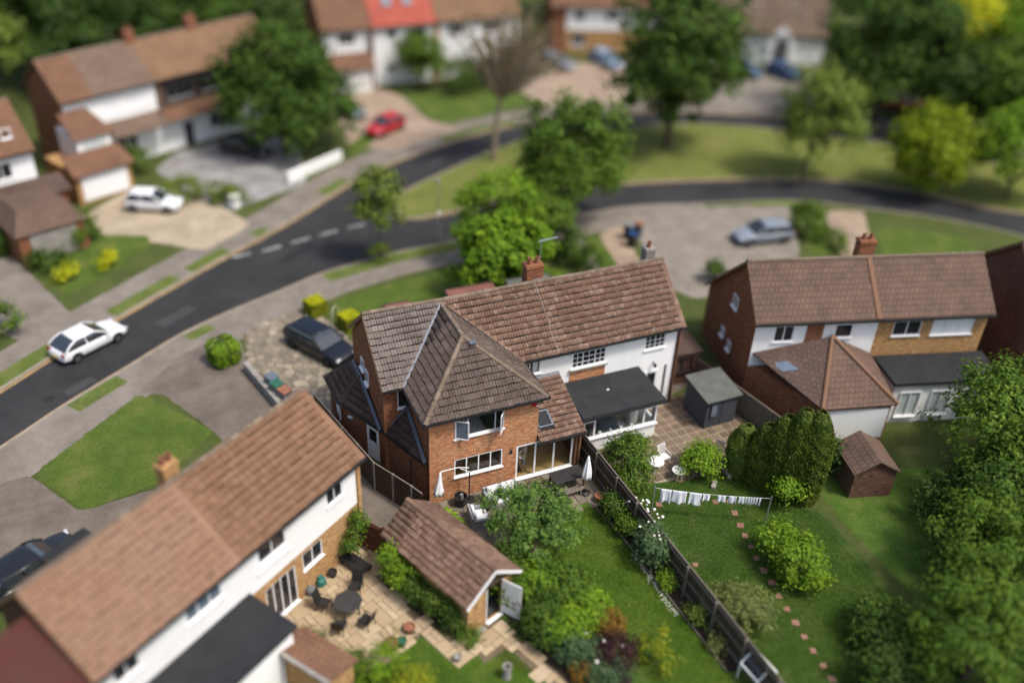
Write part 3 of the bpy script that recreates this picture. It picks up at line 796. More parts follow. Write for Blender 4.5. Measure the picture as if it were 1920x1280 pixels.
P_MID = [(-0.75, -0.02), (8.15, -0.02), (8.2, -2.55), (5.4, -2.75), (3.2, -2.3), (2.6, -3.6), (0.3, -3.4), (-0.9, -2.0)]
pm_ = sheet('middle_patio', P_MID, 0.006, mortar_m)
lay_slabs(pm_, P_MID, 0.02, 0.45, [(1, 1), (2, 1), (1, 2)], slab_dark, 0.008)
P_RIGHT = [(8.4, 0.55), (12.9, 0.55), (12.95, 2.9), (15.1, 2.9), (15.2, 3.3), (17.6, 3.3), (18.2, -0.6), (16.2, -2.9), (13.6, -2.95), (11.0, -2.6), (9.6, -1.6), (8.5, -1.2)]
pr_ = sheet('right_patio', P_RIGHT, 0.006, joint_light)
lay_slabs(pr_, P_RIGHT, 0.03, 0.52, [(1, 1)], slab_brown, 0.008, gap=0.05)
mid_lawn = sheet('lawn', [(-0.6, -3.0), (2.6, -2.2), (8.2, -2.3), (8.7, -18), (1.6, -18), (1.6, -11.4)], 0.003, lawn_m)
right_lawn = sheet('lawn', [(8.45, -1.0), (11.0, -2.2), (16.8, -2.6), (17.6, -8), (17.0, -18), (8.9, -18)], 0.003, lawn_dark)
sheet('lawn', [(18.4, -4.5), (34, -9.5), (34, -24), (17.5, -22)], 0.003, lawn_m)
# planting beds
sheet('flower_bed', [(-2.62, -1.10, 0.00), (-3.53, -3.86, 0.00), (-2.54, -6.38, 0.00), (-2.35, -6.91, 0.00), (-1.16, -7.93, 0.00), (-0.88, -7.39, 0.00), (-2.46, -2.24, 0.00)], 0.010, soil_m)
sheet('flower_bed', [(7.35, -2.7), (8.30, -2.7), (8.65, -13.5), (8.0, -13.5), (7.75, -8)], 0.008, soil_m)
sheet('flower_bed', [(0.6, -6.6), (2.9, -5.6), (3.6, -8.0), (4.4, -12.5), (2.0, -12.5), (0.9, -8.6)], 0.008, soil_m)
m = MB()
edge = [(7.30, -2.8), (7.62, -5.2), (7.74, -8.4), (7.9, -11.2), (8.0, -13.4)]
for a, b in zip(edge[:-1], edge[1:]):
    m.beam((*a, 0.05), (*b, 0.05), 0.05, 0.12)
tag(m.build('edging_board', timber_grey), 'low timber edging board between the middle lawn and the fence bed', 'edging')
# crazy paving of the front drive: irregular stones, each one a piece
CRAZY = [(-5.69, 17.74, 0.00), (-4.09, 18.61, 0.00), (-1.65, 19.51, 0.00), (-0.67, 17.71, 0.00), (-0.12, 15.99, 0.00), (0.30, 14.13, 0.00), (-0.66, 12.17, 0.00), (-1.73, 9.87, 0.00), (-2.52, 8.24, 0.00), (-4.26, 9.18, 0.00), (-5.16, 11.03, 0.00), (-5.90, 14.08, 0.00)]
cz = sheet('crazy_paved_driveway', CRAZY, 0.006, mortar_m)
def crazy(parent, poly, cell, mat, z, cap=300):
    x0 = min(p[0] for p in poly); x1 = max(p[0] for p in poly); y0 = min(p[1] for p in poly); y1 = max(p[1] for p in poly)
    pts = []
    nx, ny = int((x1 - x0) / cell) + 2, int((y1 - y0) / cell) + 2
    for i in range(-1, nx + 1):
        for j in range(-1, ny + 1):
            pts.append((x0 + (i + 0.5 + random.uniform(-.46, .46)) * cell, y0 + (j + 0.5 + random.uniform(-.46, .46)) * cell))
    n = 0
    for c in pts:
        if not inside(poly, *c) or n >= cap:
            continue
        cellp = [(c[0] - 1, c[1] - 1), (c[0] + 1, c[1] - 1), (c[0] + 1, c[1] + 1), (c[0] - 1, c[1] + 1)]
        for q in pts:
            if q == c or abs(q[0] - c[0]) > 2.2 * cell or abs(q[1] - c[1]) > 2.2 * cell:
                continue
            mx, my = (c[0] + q[0]) / 2, (c[1] + q[1]) / 2
            nx_, ny_ = q[0] - c[0], q[1] - c[1]
            out = []
            for k in range(len(cellp)):
                a, b = cellp[k], cellp[(k + 1) % len(cellp)]
                da = (a[0] - mx) * nx_ + (a[1] - my) * ny_; db = (b[0] - mx) * nx_ + (b[1] - my) * ny_
                if da <= 0: out.append(a)
                if (da <= 0) != (db <= 0):
                    t = da / (da - db); out.append((a[0] + (b[0] - a[0]) * t, a[1] + (b[1] - a[1]) * t))
            cellp = out
            if len(cellp) < 3: break
        if len(cellp) < 3:
            continue
        k = 0.90
        loc = [((p[0] - c[0]) * k, (p[1] - c[1]) * k) for p in cellp]
        h = random.uniform(0.018, 0.034)
        o = MB().prism(loc, 0, h).build('paving_stone', mat, parent, (c[0], c[1], z))
        n += 1
    return n
crazy(cz, [p[:2] for p in CRAZY], 0.46, slab_crazy, 0.007)

sheet('side_passage', [(-3.95, -1.25), (-3.1, -2.45), (-0.65, -1.0), (-1.0, -.3), (-2.1, 1.9), (-2.8, 5.0), (-3.5, 8.2), (-5.2, 7.4), (-5.0, 3.0), (-3.6, .2)], 0.005, drive_brown)
sheet('side_yard', [(15.15, 3.35), (17.5, 4.1), (16.9, 9.0), (15.2, 9.0)], 0.005, drive_brown)
# ------------------------------------------------------------------ building kit
def clip_convex(rect, poly):
    """Sutherland-Hodgman: rect (list of 2-D points) clipped by a convex ccw polygon"""
    out = rect
    n = len(poly)
    for i in range(n):
        a, b = poly[i], poly[(i + 1) % n]
        ex, ey = b[0] - a[0], b[1] - a[1]
        src, out = out, []
        for k in range(len(src)):
            p, q = src[k], src[(k + 1) % len(src)]
            dp = ex * (p[1] - a[1]) - ey * (p[0] - a[0]); dq = ex * (q[1] - a[1]) - ey * (q[0] - a[0])
            if dp >= 0: out.append(p)
            if (dp >= 0) != (dq >= 0):
                t = dp / (dp - dq); out.append((p[0] + (q[0] - p[0]) * t, p[1] + (q[1] - p[1]) * t))
        if len(out) < 3:
            return []
    return out

def area2(p):
    return 0.5 * sum(p[i][0] * p[(i + 1) % len(p)][1] - p[(i + 1) % len(p)][0] * p[i][1] for i in range(len(p)))

def tile_shape(tw, th, lift=0.042, roll=0.032, cover=0.885):
    """one interlocking roof tile: a roll on the left, a flat pan, a thick lower edge"""
    us = [0.0, 0.06, 0.15, 0.24, 0.31, 0.49, 0.56, 0.65, 0.74, 0.81, 0.975]
    hs = [0.004, roll * 0.75, roll, roll * 0.75, 0.004, 0.004, roll * 0.75, roll, roll * 0.75, 0.004, 0.004]
    v = []
    for u, h in zip(us, hs): v.append((u * tw, 0.0, h + lift))
    for u, h in zip(us, hs): v.append((u * tw, th * cover, h + 0.004))  # tile stops short; the dark underlay gap draws a course line of shadow and dirt
    for u, h in zip(us, hs): v.append((u * tw, 0.0, -0.004))
    n = len(us); f = []
    for i in range(n - 1):
        f.append((i, i + 1, i + 1 + n, i + n))
    for i in range(n - 1):
        f.append((i + 2 * n, i + 1 + 2 * n, i + 1, i))
    return np.array(v), f

class TileRoof:
    """tiles on slopes; the nearest become objects of their own, the rest one joined part"""
    def __init__(s, roof, world_m, cap=300):
        s.roof = roof; s.skip = None; s.cover = 0.885; s.wm = world_m; s.full = []; s.cut = {}; s.cap = cap; s.rand = random.Random(5)
    def slope(s, poly, mat, tw=0.29, th=0.335, u=None):
        P = [Vector(p) for p in poly]
        n = (P[1] - P[0]).cross(P[2] - P[0]).normalized()
        if n.z < 0:
            P = P[::-1]; n = -n
        u = Vector(u).normalized() if u else Vector((-n.y, n.x, 0)).normalized()
        v = n.cross(u).normalized()
        if v.z < 0:
            u = -u; v = -v
        o = P[0] + n * 0.012
        loc = [((p - P[0]).dot(u), (p - P[0]).dot(v)) for p in P]
        if area2(loc) < 0: loc = loc[::-1]
        u0_, u1_ = min(p[0] for p in loc), max(p[0] for p in loc); v0, v1 = min(p[1] for p in loc), max(p[1] for p in loc)
        nr = max(1, round((v1 - v0) / th)); th = (v1 - v0) / nr
        tw_ = tw
        for r in range(nr):
            k = 0
            x = u0_ - (0.0)
            while x < u1_ - 1e-4:
                y = v0 + r * th
                rect = [(x, y), (x + tw_, y), (x + tw_, y + th), (x, y + th)]
                c = clip_convex(rect, loc)
                if c and s.skip and s.skip(o + u * (x + tw_ / 2) + v * (y + th / 2)): c = []
                if c:
                    a = area2(c) / (tw_ * th)
                    if a > 0.995:
                        sag = n * (.022 * math.sin(x * .8 + 1.1) * math.sin(y * 1.2 + .6 + x * .3))
                        s.full.append((o + sag + u * x + v * y, u.copy(), v.copy(), n.copy(), mat, tw_, th))
                    elif a > 0.04:
                        base = [o + u * p[0] + v * p[1] for p in c]
                        top = [q + n * (0.034 - 0.028 * ((p[1] - y) / th)) for p, q in zip(c, base)]
                        s.cut.setdefault(mat.name, (mat, MB()))[1].add([tuple(q) for q in base + top],
                            [tuple(range(len(c), 2 * len(c)))] + [(i, (i + 1) % len(c), (i + 1) % len(c) + len(c), i + len(c)) for i in range(len(c))])
                x += tw_
    def finish(s, name='tile'):
        s.full.sort(key=lambda t: ((s.wm @ t[0]) - CAM_POS).length)
        cache = {}
        groups = {}
        for i, (o, u, v, n, mat, tw, th) in enumerate(s.full):
            sh = tile_shape(tw, th, cover=s.cover)
            rr = s.rand
            if i < s.cap:
                key = (mat.name, round(th, 4), round(tw, 4))
                if key not in cache:
                    nf = len(sh[1]) // 2; mb = MB(); mb.add([tuple(p) for p in sh[0]], sh[1]); mb.m = [0] * nf + [1] * nf; cache[key] = mb.mesh(name, [mat, tile_edge])
                ob = link(name, cache[key], s.roof)
                M = Matrix(((u.x, v.x, n.x, o.x), (u.y, v.y, n.y, o.y), (u.z, v.z, n.z, o.z), (0, 0, 0, 1)))
                ob.matrix_basis = M @ Matrix.Translation((0, rr.uniform(-.02, .016), rr.uniform(0, .010))) @ Matrix.Rotation(rr.uniform(-.03, .03) * (3 if rr.random() < .02 else 1), 4, 'Z')
            else:
                groups.setdefault((mat.name, round(th, 4)), (mat, sh, []))[2].append((o, u, v, n))
        for (mn, _), (mat, sh, items) in groups.items():
            V0, F0 = sh
            B = np.array([[list(u), list(v), list(n)] for o, u, v, n in items])
            O = np.array([list(o) for o, *_ in items])
            J = np.stack([np.zeros(len(items)), RNG.uniform(-.02, .016, len(items)), RNG.uniform(0, .010, len(items))], 1)
            W = np.einsum('pk,nkx->npx', V0, B) + np.einsum('nk,nkx->nx', J, B)[:, None, :] + O[:, None, :]
            F = (np.array(F0)[None] + (np.arange(len(items)) * len(V0))[:, None, None]).reshape(-1, 4)
            me_ = mesh_np('roof_tile_field', W.reshape(-1, 3), F, [mat, tile_edge], 4); nf = len(F0) // 2
            me_.polygons.foreach_set('material_index', np.tile(np.array([0] * nf + [1] * nf, dtype=np.int32), len(items)))
            ob = link('roof_tile_field', me_, s.roof)
            ob['kind'] = 'stuff'
        for mn, (mat, mb) in s.cut.items():
            ob = mb.build('cut_tile_field', mat, s.roof); ob['kind'] = 'stuff'

_ridge_mesh = {}
def ridge_run(roof, a, b, mat=None, r=0.12, step=0.42, name='ridge_tile'):
    """half-round tiles bedded along a ridge or hip, each an object"""
    mat = mat or ridge_m
    a, b = Vector(a), Vector(b)
    L = (b - a).length; n = max(1, round(L / step)); st = L / n
    key = (mat.name, round(st, 2), r)
    if key not in _ridge_mesh:
        mb = MB(); K = 6; vs = []
        for x, rr in ((0, r * 1.06), (st * 1.03, r * 0.94)):
            for k in range(K + 1):
                t = math.pi * (k / K); vs.append((x, math.cos(t) * rr, math.sin(t) * rr * 0.85 - 0.03))
        fs = [(k, k + 1, k + 2 + K, k + 1 + K) for k in range(K)]
        fs += [tuple(range(K, -1, -1)), tuple(range(K + 1, 2 * K + 2))]
        mb.add(vs, fs); _ridge_mesh[key] = mb.mesh(name, mat)
    d = (b - a).normalized(); y = Vector((0, 0, 1)).cross(d).normalized(); z = d.cross(y)
    for i in range(n):
        p = a + d * (i * st)
        ob = link(name, _ridge_mesh[key], roof)
        ob.matrix_basis = Matrix(((d.x, y.x, z.x, p.x), (d.y, y.y, z.y, p.y), (d.z, y.z, z.z, p.z + random.uniform(-.008, .014) + .018 * math.sin(i * .35 + 1)), (0, 0, 0, 1)))

def wall(mb, o, u, L, z0, z1, holes=(), depth=0.11, mi=0, n=None):
    """wall sheet from o along u with real openings and reveals; o at ground xy"""
    u = Vector(u).normalized(); n = Vector(n) if n else Vector((u.y, -u.x, 0))
    o = Vector((o[0], o[1], 0))
    xs = sorted(set([0, L] + [h[0] for h in holes] + [h[1] for h in holes])); zs = sorted(set([z0, z1] + [h[2] for h in holes] + [h[3] for h in holes]))
    P = lambda s, z, d=0.0: tuple(o + u * s - n * d + Vector((0, 0, z)))
    for a, b in zip(xs[:-1], xs[1:]):
        for c, d in zip(zs[:-1], zs[1:]):
            m_, k_ = (a + b) / 2, (c + d) / 2
            if any(h[0] < m_ < h[1] and h[2] < k_ < h[3] for h in holes):
                continue
            mb.add([P(a, c), P(b, c), P(b, d), P(a, d)], [(0, 1, 2, 3)], mi)
    for h in holes:
        a, b, c, d = h
        q = [(a, c), (b, c), (b, d), (a, d)]
        for k in range(4):
            p0, p1 = q[k], q[(k + 1) % 4]
            mb.add([P(*p0), P(*p0, depth), P(*p1, depth), P(*p1)], [(0, 1, 2, 3)], mi)

def window(parent, o, u, w, h, lights=(1,), rows=(1,), bars=None, glass=None, frame=None, fw=0.055, sill=True, setback=0.04, n=None, name='window', sill_mat=None):
    """framed window, o = lower left corner on the wall face; a pane per light; bars=(nx,ny) glazing bars"""
    frame = frame or upvc; glass = glass or glass_m
    u = Vector(u).normalized(); n = Vector(n) if n else Vector((u.y, -u.x, 0)); z = Vector((0, 0, 1))
    o = Vector(o) - n * setback
    mb = MB()
    def bar(s0, s1, z0, z1, d0=-0.03, d1=0.03):
        vs = [o + u * s + n * d + z * k for d in (d0, d1) for s, k in ((s0, z0), (s1, z0), (s1, z1), (s0, z1))]
        mb.add(vs, [(3, 2, 1, 0), (4, 5, 6, 7), (0, 1, 5, 4), (1, 2, 6, 5), (2, 3, 7, 6), (3, 0, 4, 7)])
    bar(0, w, 0, fw); bar(0, w, h - fw, h); bar(0, fw, fw, h - fw); bar(w - fw, w, fw, h - fw)
    T = sum(lights); xs = [0]
    for l in lights: xs.append(xs[-1] + l / T * w)
    T = sum(rows); zs = [0]
    for r in rows: zs.append(zs[-1] + r / T * h)
    for x in xs[1:-1]: bar(x - fw / 2, x + fw / 2, fw, h - fw)
    for i in range(len(xs) - 1):
        for zc in zs[1:-1]:
            bar(xs[i] + fw / 2, xs[i + 1] - fw / 2, zc - fw / 2, zc + fw / 2, -0.028, 0.028)
        if bars:
            for k in range(1, bars[0]):
                x = xs[i] + (xs[i + 1] - xs[i]) * k / bars[0]; bar(x - 0.016, x + 0.016, fw, h - fw, -0.02, 0.022)
            for k in range(1, bars[1]):
                zc = h * k / bars[1]; bar(xs[i] + fw / 2, xs[i + 1] - fw / 2, zc - 0.016, zc + 0.016, -0.019, 0.021)
    win = mb.build(name, frame, parent)
    for i in range(len(xs) - 1):
        for j in range(len(zs) - 1):
            a, b, c, d = xs[i] + fw / 2, xs[i + 1] - fw / 2, zs[j] + fw / 2, zs[j + 1] - fw / 2
            pm = MB().poly([o + u * a + z * c, o + u * b + z * c, o + u * b + z * d, o + u * a + z * d])
            pm.build('pane', glass, win)
    if sill:
        sm = MB(); s0 = o + n * 0.035 - z * 0.045 - u * 0.05
        vs = [s0 + u * a + n * b + z * c for c in (0, 0.05) for a, b in ((0, -0.02), (w + 0.1, -0.02), (w + 0.1, 0.10), (0, 0.10))]
        sm.add(vs, [(3, 2, 1, 0), (4, 5, 6, 7), (0, 1, 5, 4), (1, 2, 6, 5), (2, 3, 7, 6), (3, 0, 4, 7)])
        sm.build('sill', sill_mat or frame, win)
    return win

def door(parent, o, u, w, h, mat, glazed=0.5, n=None, name='door', frame=None, glass=None):
    frame = frame or upvc
    u = Vector(u).normalized(); n = Vector(n) if n else Vector((u.y, -u.x, 0)); z = Vector((0, 0, 1)); o = Vector(o)
    def slab(mb, s0, s1, z0, z1, d0, d1):
        vs = [o + u * s + n * d + z * k for d in (d0, d1) for s, k in ((s0, z0), (s1, z0), (s1, z1), (s0, z1))]
        mb.add(vs, [(3, 2, 1, 0), (4, 5, 6, 7), (0, 1, 5, 4), (1, 2, 6, 5), (2, 3, 7, 6), (3, 0, 4, 7)])
    m = MB(); slab(m, 0, 0.06, 0, h, -0.02, 0.035); slab(m, w - 0.06, w, 0, h, -0.02, 0.035); slab(m, 0.06, w - 0.06, h - 0.06, h, -0.02, 0.035)
    fr = m.build(name, frame, parent)
    m = MB(); zg = h * (1 - glazed)
    slab(m, 0.063, w - 0.063, 0.01, zg, -0.01, 0.022)
    if glazed: 
        slab(m, 0.063, 0.15, zg, h - 0.063, -0.01, 0.022); slab(m, w - 0.15, w - 0.063, zg, h - 0.063, -0.01, 0.022); slab(m, 0.15, w - 0.15, h - 0.15, h - 0.063, -0.01, 0.022)
    m.build('door_leaf', mat, fr)
    if glazed:
        MB().poly([o + u * a + n * 0.006 + z * c for a, c in ((0.15, zg), (w - 0.15, zg), (w - 0.15, h - 0.15), (0.15, h - 0.15))]).build('pane', glass or glass_dark, fr)
    m = MB(); slab(m, w - 0.14, w - 0.11, h * 0.47, h * 0.54, 0.022, 0.06); m.build('handle', metal_grey, fr)
    return fr

def chimney(parent, c, w, d, z0, z1, mat, pots=2, pot_mat=None, along='x'):
    m = MB()
    m.box(c[0] - w / 2, c[1] - d / 2, z0, c[0] + w / 2, c[1] + d / 2, z1 - 0.16)
    m.box(c[0] - w / 2 - .04, c[1] - d / 2 - .04, z1 - 0.16, c[0] + w / 2 + .04, c[1] + d / 2 + .04, z1 - 0.06)
    m.box(c[0] - w / 2 - .01, c[1] - d / 2 - .01, z1 - 0.06, c[0] + w / 2 + .01, c[1] + d / 2 + .01, z1)
    ch = m.build('chimney', mat, parent)
    for k in range(pots):
        t = (k + 0.5) / pots - 0.5
        px, py = (c[0] + t * w * 0.9, c[1]) if along == 'x' else (c[0], c[1] + t * d * 0.9)
        MB().lathe([(0.13, 0), (0.12, 0.10), (0.105, 0.26), (0.125, 0.28), (0.125, 0.33), (0.085, 0.33), (0.08, 0.05)], (px, py, z1), 12).build('chimney_pot', pot_mat or terracotta, ch, smooth=False)
    return ch

def gutter(mb, a, b, r=0.06):
    mb.beam(a, b, 0.11, 0.09)

def aerial(parent, p, h=1.5, L=1.1, d=(1, 0.25, 0)):
    m = MB(); p = Vector(p); d = Vector(d).normalized(); sd = Vector((-d.y, d.x, 0))
    m.tube(p, p + Vector((0, 0, h)), 0.025, 0.02, 6)
    t = p + Vector((0, 0, h - 0.05)); m.tube(t - d * 0.2, t + d * L, 0.022, 0.022, 5)
    for k in range(9):
        q = t + d * (k / 8 * L); w = 0.20 - 0.008 * k; m.tube(q - sd * w, q + sd * w, 0.012, 0.012, 4)
    m.tube(t - d * 0.2 - sd * 0.16 + Vector((0, 0, .14)), t - d * 0.2 + sd * 0.16 - Vector((0, 0, .14)), 0.012, 0.012, 4)
    return m.build('aerial', metal_grey, parent)

I4 = Matrix.Identity(4)
# ------------------------------------------------------------------ the main house
H = thing('semi_detached_house', 'brick and white rendered house pair with brown tiled roofs in sharp focus', 'house')
L0, L1, YR, YE, ZE, ZR = -1.37, 15.27, 5.72, 2.72, 5.14, 7.68
YW = 3.02; YF = 8.42; XE = 5.52
HX, HY, ZH = 2.57, 2.60, 7.52
tr = TileRoof(None, I4)
# roof deck
m = MB()
rear_l = [(L0, YE, ZE), (-0.3, YE, ZE), (HX, YR - 0.19, ZH), (HX, YR, ZR), (L0, YR, ZR)]
rear_r = [(XE + 0.3, YE, ZE), (L1, YE, ZE), (L1, YR, ZR), (HX, YR, ZR), (HX, YR - 0.19, ZH)]
front = [(L0, YR, ZR), (L1, YR, ZR), (L1, 2 * YR - YE, ZE), (L0, 2 * YR - YE, ZE)]
hip_l = [(-0.3, -0.3, ZE), (HX, HY, ZH), (HX, YR - 0.19, ZH), (-0.3, YE, ZE)]
hip_r = [(XE + 0.3, YE, ZE), (HX, YR - 0.19, ZH), (HX, HY, ZH), (XE + 0.3, -0.3, ZE)]
hip_b = [(-0.3, -0.3, ZE), (XE + 0.3, -0.3, ZE), (HX, HY, ZH)]
for p in (rear_l, rear_r, front, hip_l, hip_r, hip_b):
    m.poly(p)
# soffits close the underside
m.poly([(L0, YE, ZE - .05), (L0, YW, ZE - .05), (L1, YW, ZE - .05), (L1, YE, ZE - .05)])
m.poly([(-0.3, -0.3, ZE - .05), (-0.3, 0.02, ZE - .05), (XE + .3, 0.02, ZE - .05), (XE + .3, -0.3, ZE - .05)])
m.poly([(-0.3, 0.02, ZE - .05), (-0.3, YE, ZE - .05), (0.02, YE, ZE - .05), (0.02, 0.02, ZE - .05)])
m.poly([(XE - .02, 0.02, ZE - .05), (XE - .02, YE, ZE - .05), (XE + .3, YE, ZE - .05), (XE + .3, 0.02, ZE - .05)])
roof = m.build('roof', underlay_m, H)
tr.roof = roof
split = 6.98
tr.slope(rear_l, tile_pale)
lo = [(XE + 0.3, YE, ZE), (L1, YE, ZE), (L1, YR, ZR), (HX, YR, ZR), (HX, YR - 0.19, ZH)]
tr.slope(lo, tile_brown)
tr.slope(hip_l, tile_grey); tr.slope(hip_r, tile_grey); tr.slope(hip_b, tile_grey)
tr.slope(front, tile_brown)
# lean-to tiles
LT = [(XE + 0.02, -0.38, 2.47), (8.05, -0.38, 2.47), (8.05, YW - 0.03, 3.76), (XE + 0.02, YW - 0.03, 3.76)]
RLS = ((0.35, 1.15), (1.75, 2.45))
def lean_z(y): return 2.47 + (y + 0.38) / (YW - 0.03 + 0.38) * 1.29
dk = MB()
ys = [-0.38] + [v for r in RLS for v in r] + [YW - 0.03]
for a_, b_ in zip(ys[:-1], ys[1:]):
    for x0_, x1_ in ((XE + .02, 5.79), (5.79, 6.46), (6.46, 8.05)):
        if (a_, b_) in RLS and x0_ == 5.79: continue
        dk.poly([(x0_, a_, lean_z(a_)), (x1_, a_, lean_z(a_)), (x1_, b_, lean_z(b_)), (x0_, b_, lean_z(b_))])
dk.build('lean_to_deck', underlay_m, roof)
tr.skip = lambda p: 5.70 < p.x < 6.52 and -0.4 < p.y < 3.1 and p.z < 4.0 and any(a_ - .12 < p.y < b_ + .12 for a_, b_ in RLS)
tr.slope(LT, tile_brown, 0.25, 0.31)
# side annex roofs
A1 = [(-2.78, 8.72, 2.40), (-2.68, 6.28, 2.40), (-1.38, 6.62, 3.42), (-1.38, 8.10, 3.42)]
A2 = [(-2.68, 6.28, 2.40), (-1.22, 3.18, 2.40), (-1.38, 3.3, 2.46), (-1.38, 6.62, 3.42)]
A3 = [(-1.22, 3.18, 2.40), (-0.06, 0.16, 2.40), (-0.04, 2.95, 3.78), (-1.10, 3.0, 2.62)]
AF = [(-1.38, 8.10, 3.42), (-2.78, 8.72, 2.40), (-1.38, 8.95, 2.40)]
dk = MB()
for p in (A1, A2, A3, AF): dk.poly(p)
dk.build('annex_roof_deck', underlay_m, roof)
tr.slope([(-2.78, 8.72, 2.40), (-2.68, 6.28, 2.40), (-1.38, 6.34, 3.42), (-1.38, 8.66, 3.42)], tile_dark) if False else tr.slope(A1, tile_dark)
tr.slope([(-2.68, 6.28, 2.40), (-1.22, 3.18, 2.40), (-1.38, 6.62, 3.42)], tile_dark)
tr.slope([(-1.22, 3.18, 2.40), (-0.06, 0.16, 2.40), (-0.06, 2.95, 3.78)], tile_dark)
tr.finish()
# ridges, hips, valleys, flashings
ridge_run(roof, (L0, YR, ZR + .03), (L1, YR, ZR + .03))
ridge_run(roof, (-0.3, -0.3, ZE + .03), (HX, HY, ZH + .03), r=0.11)
ridge_run(roof, (XE + .3, -0.3, ZE + .03), (HX, HY, ZH + .03), r=0.11)
ridge_run(roof, (HX, HY, ZH + .03), (HX, YR - .1, ZH + .03), r=0.11)
ridge_run(roof, (-2.68, 6.28, 2.45), (-1.42, 6.6, 3.45), tile_dark, r=0.08)
m = MB()
m.beam((-0.32, YE - .02, ZE + .03), (HX - .06, YR - .24, ZH + .04), 0.11, 0.05)
m.build('valley_flashing', metal_grey, roof)
m = MB()
m.beam((XE + .3, YE, ZE + .03), (HX + .04, YR - .22, ZH + .05), 0.07, 0.04)
m.build('valley_flashing', gutter_m, roof)
def flash(pts, w, nrm, t=0.02):
    for a, b in zip(pts[:-1], pts[1:]):
        MB().beam(a, b, w, t, up=nrm).build('lead_flashing', lead_m, roof)
flash([(-1.42, 8.1, 3.46), (-1.42, 6.62, 3.47), (-1.42, 3.24, 2.52)], 0.16, (-.6, 0, .8))
flash([(-0.14, 0.22, 2.48), (-0.13, 2.9, 3.80)], 0.17, (-.3, -.3, .9))
flash([(-1.2, 3.12, 2.5), (-0.16, 2.88, 3.80)], 0.17, (-.3, -.3, .9))
MB().beam((XE + 1.1, YW - .06, 3.80), (8.05, YW - .06, 3.80), 0.2, 0.03, up=(0, -.7, .7)).build('lead_flashing', lead_m, roof)
# the party-wall cable or lightning strip down the brown slope
m = MB(); pts = []
for t, dx in ((0, 0), (0.3, .08), (0.62, .16), (0.66, .10), (1.0, .18)):
    pts.append((7.62 + dx, YR - t * (YR - YE), ZR - t * (ZR - ZE) + 0.085))
m.path(pts, 0.020, 5)
m.tube((7.62, YR, ZR + .15), (8.35, YR + .02, ZR + .17), .02, .02, 5)
m.build('roof_cable', concrete_m, roof)
# small repairs: pale bits of mortar
m = MB()
rr = random.Random(3)
for k in range(26):
    x = rr.uniform(6.5, 14.5); t = rr.uniform(0.02, 0.98)
    c = Vector((x, YR - t * (YR - YE), ZR - t * (ZR - ZE) + 0.055)); s_ = rr.uniform(.03, .07)
    m.cbox(c, s_ * 1.5, s_, 0.02, rz=rr.uniform(0, 3))
o = m.build('lichen_patches', concrete_m, roof); o['kind'] = 'stuff'
# rear roof vent on the hip
MB().cbox((HX + .35, HY - .42, ZH - .22), .34, .3, .06).build('roof_vent', lead_m, roof)

# rooflights in the lean-to
def on_lean(x, y, d=0.0):
    t = (y + 0.38) / (YW - 0.03 + 0.38); n_ = Vector((0, -.355, .935)); p = Vector((x, y, 2.47 + t * 1.29)); return p + n_ * d
for y0, y1 in ((0.35, 1.15), (1.75, 2.45)):
    m = MB()
    for pa_, pb_ in (((5.75, y0), (6.50, y0)), ((5.75, y1), (6.50, y1)), ((5.75, y0), (5.75, y1)), ((6.50, y0), (6.50, y1))):
        m.beam(on_lean(*pa_, .07), on_lean(*pb_, .07), .10, .16, up=(0, -.355, .935))
    rl = m.build('rooflight', lead_m, roof)
    MB().poly([on_lean(5.83, y0 + .08, .15), on_lean(6.42, y0 + .08, .15), on_lean(6.42, y1 - .08, .15), on_lean(5.83, y1 - .08, .15)]).build('pane', glass_m, rl)

# walls -------------------------------------------------
W1 = (1.24, 3.72, 3.66, 4.84); W2 = (1.25, 3.72, 1.30, 2.38); WD = (4.46, XE, 0.14, 2.28)
m = MB(); wall(m, (0, 0), (1, 0, 0), XE, -0.05, ZE - .05, [W1, W2, WD]); m.build('rear_wall', brick_red, H)
m = MB()
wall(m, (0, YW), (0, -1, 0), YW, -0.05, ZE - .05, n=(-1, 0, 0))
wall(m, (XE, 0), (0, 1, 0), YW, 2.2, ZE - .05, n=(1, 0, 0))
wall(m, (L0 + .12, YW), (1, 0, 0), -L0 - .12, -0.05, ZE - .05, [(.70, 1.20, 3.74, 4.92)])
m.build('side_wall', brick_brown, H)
WA = (6.02, 6.98, 4.03, 5.0); WB = (8.78, 10.72, 3.78, 5.0); WC = (13.05, 14.28, 3.95, 5.0); DD = (13.30, 14.12, 0.1, 2.5)
sh = lambda h: (h[0] - XE, h[1] - XE, h[2], h[3])
m = MB(); wall(m, (XE, YW), (1, 0, 0), 15.02 - XE, -0.05, ZE - .05, [sh(WA), sh(WB), sh(WC), sh(DD)]); m.build('rear_wall', render_white, H, )
m = MB(); m.box(15.0, YW - .06, -.05, 15.2, YW + .2, ZE - .05); m.build('brick_quoin', brick_brown, H)
# gables
for x, s in ((L0 + .12, -1), (15.16, 1)):
    m = MB(); pts = [(x, YW, -.05), (x, YF, -.05), (x, YF, ZE), (x, YR, ZR - .05), (x, YW, ZE)]
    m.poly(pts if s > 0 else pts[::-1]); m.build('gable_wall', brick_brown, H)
m = MB(); wall(m, (15.16, YF), (-1, 0, 0), 15.16 - L0 - .12, -.05, ZE - .05); m.build('front_wall', brick_brown, H)
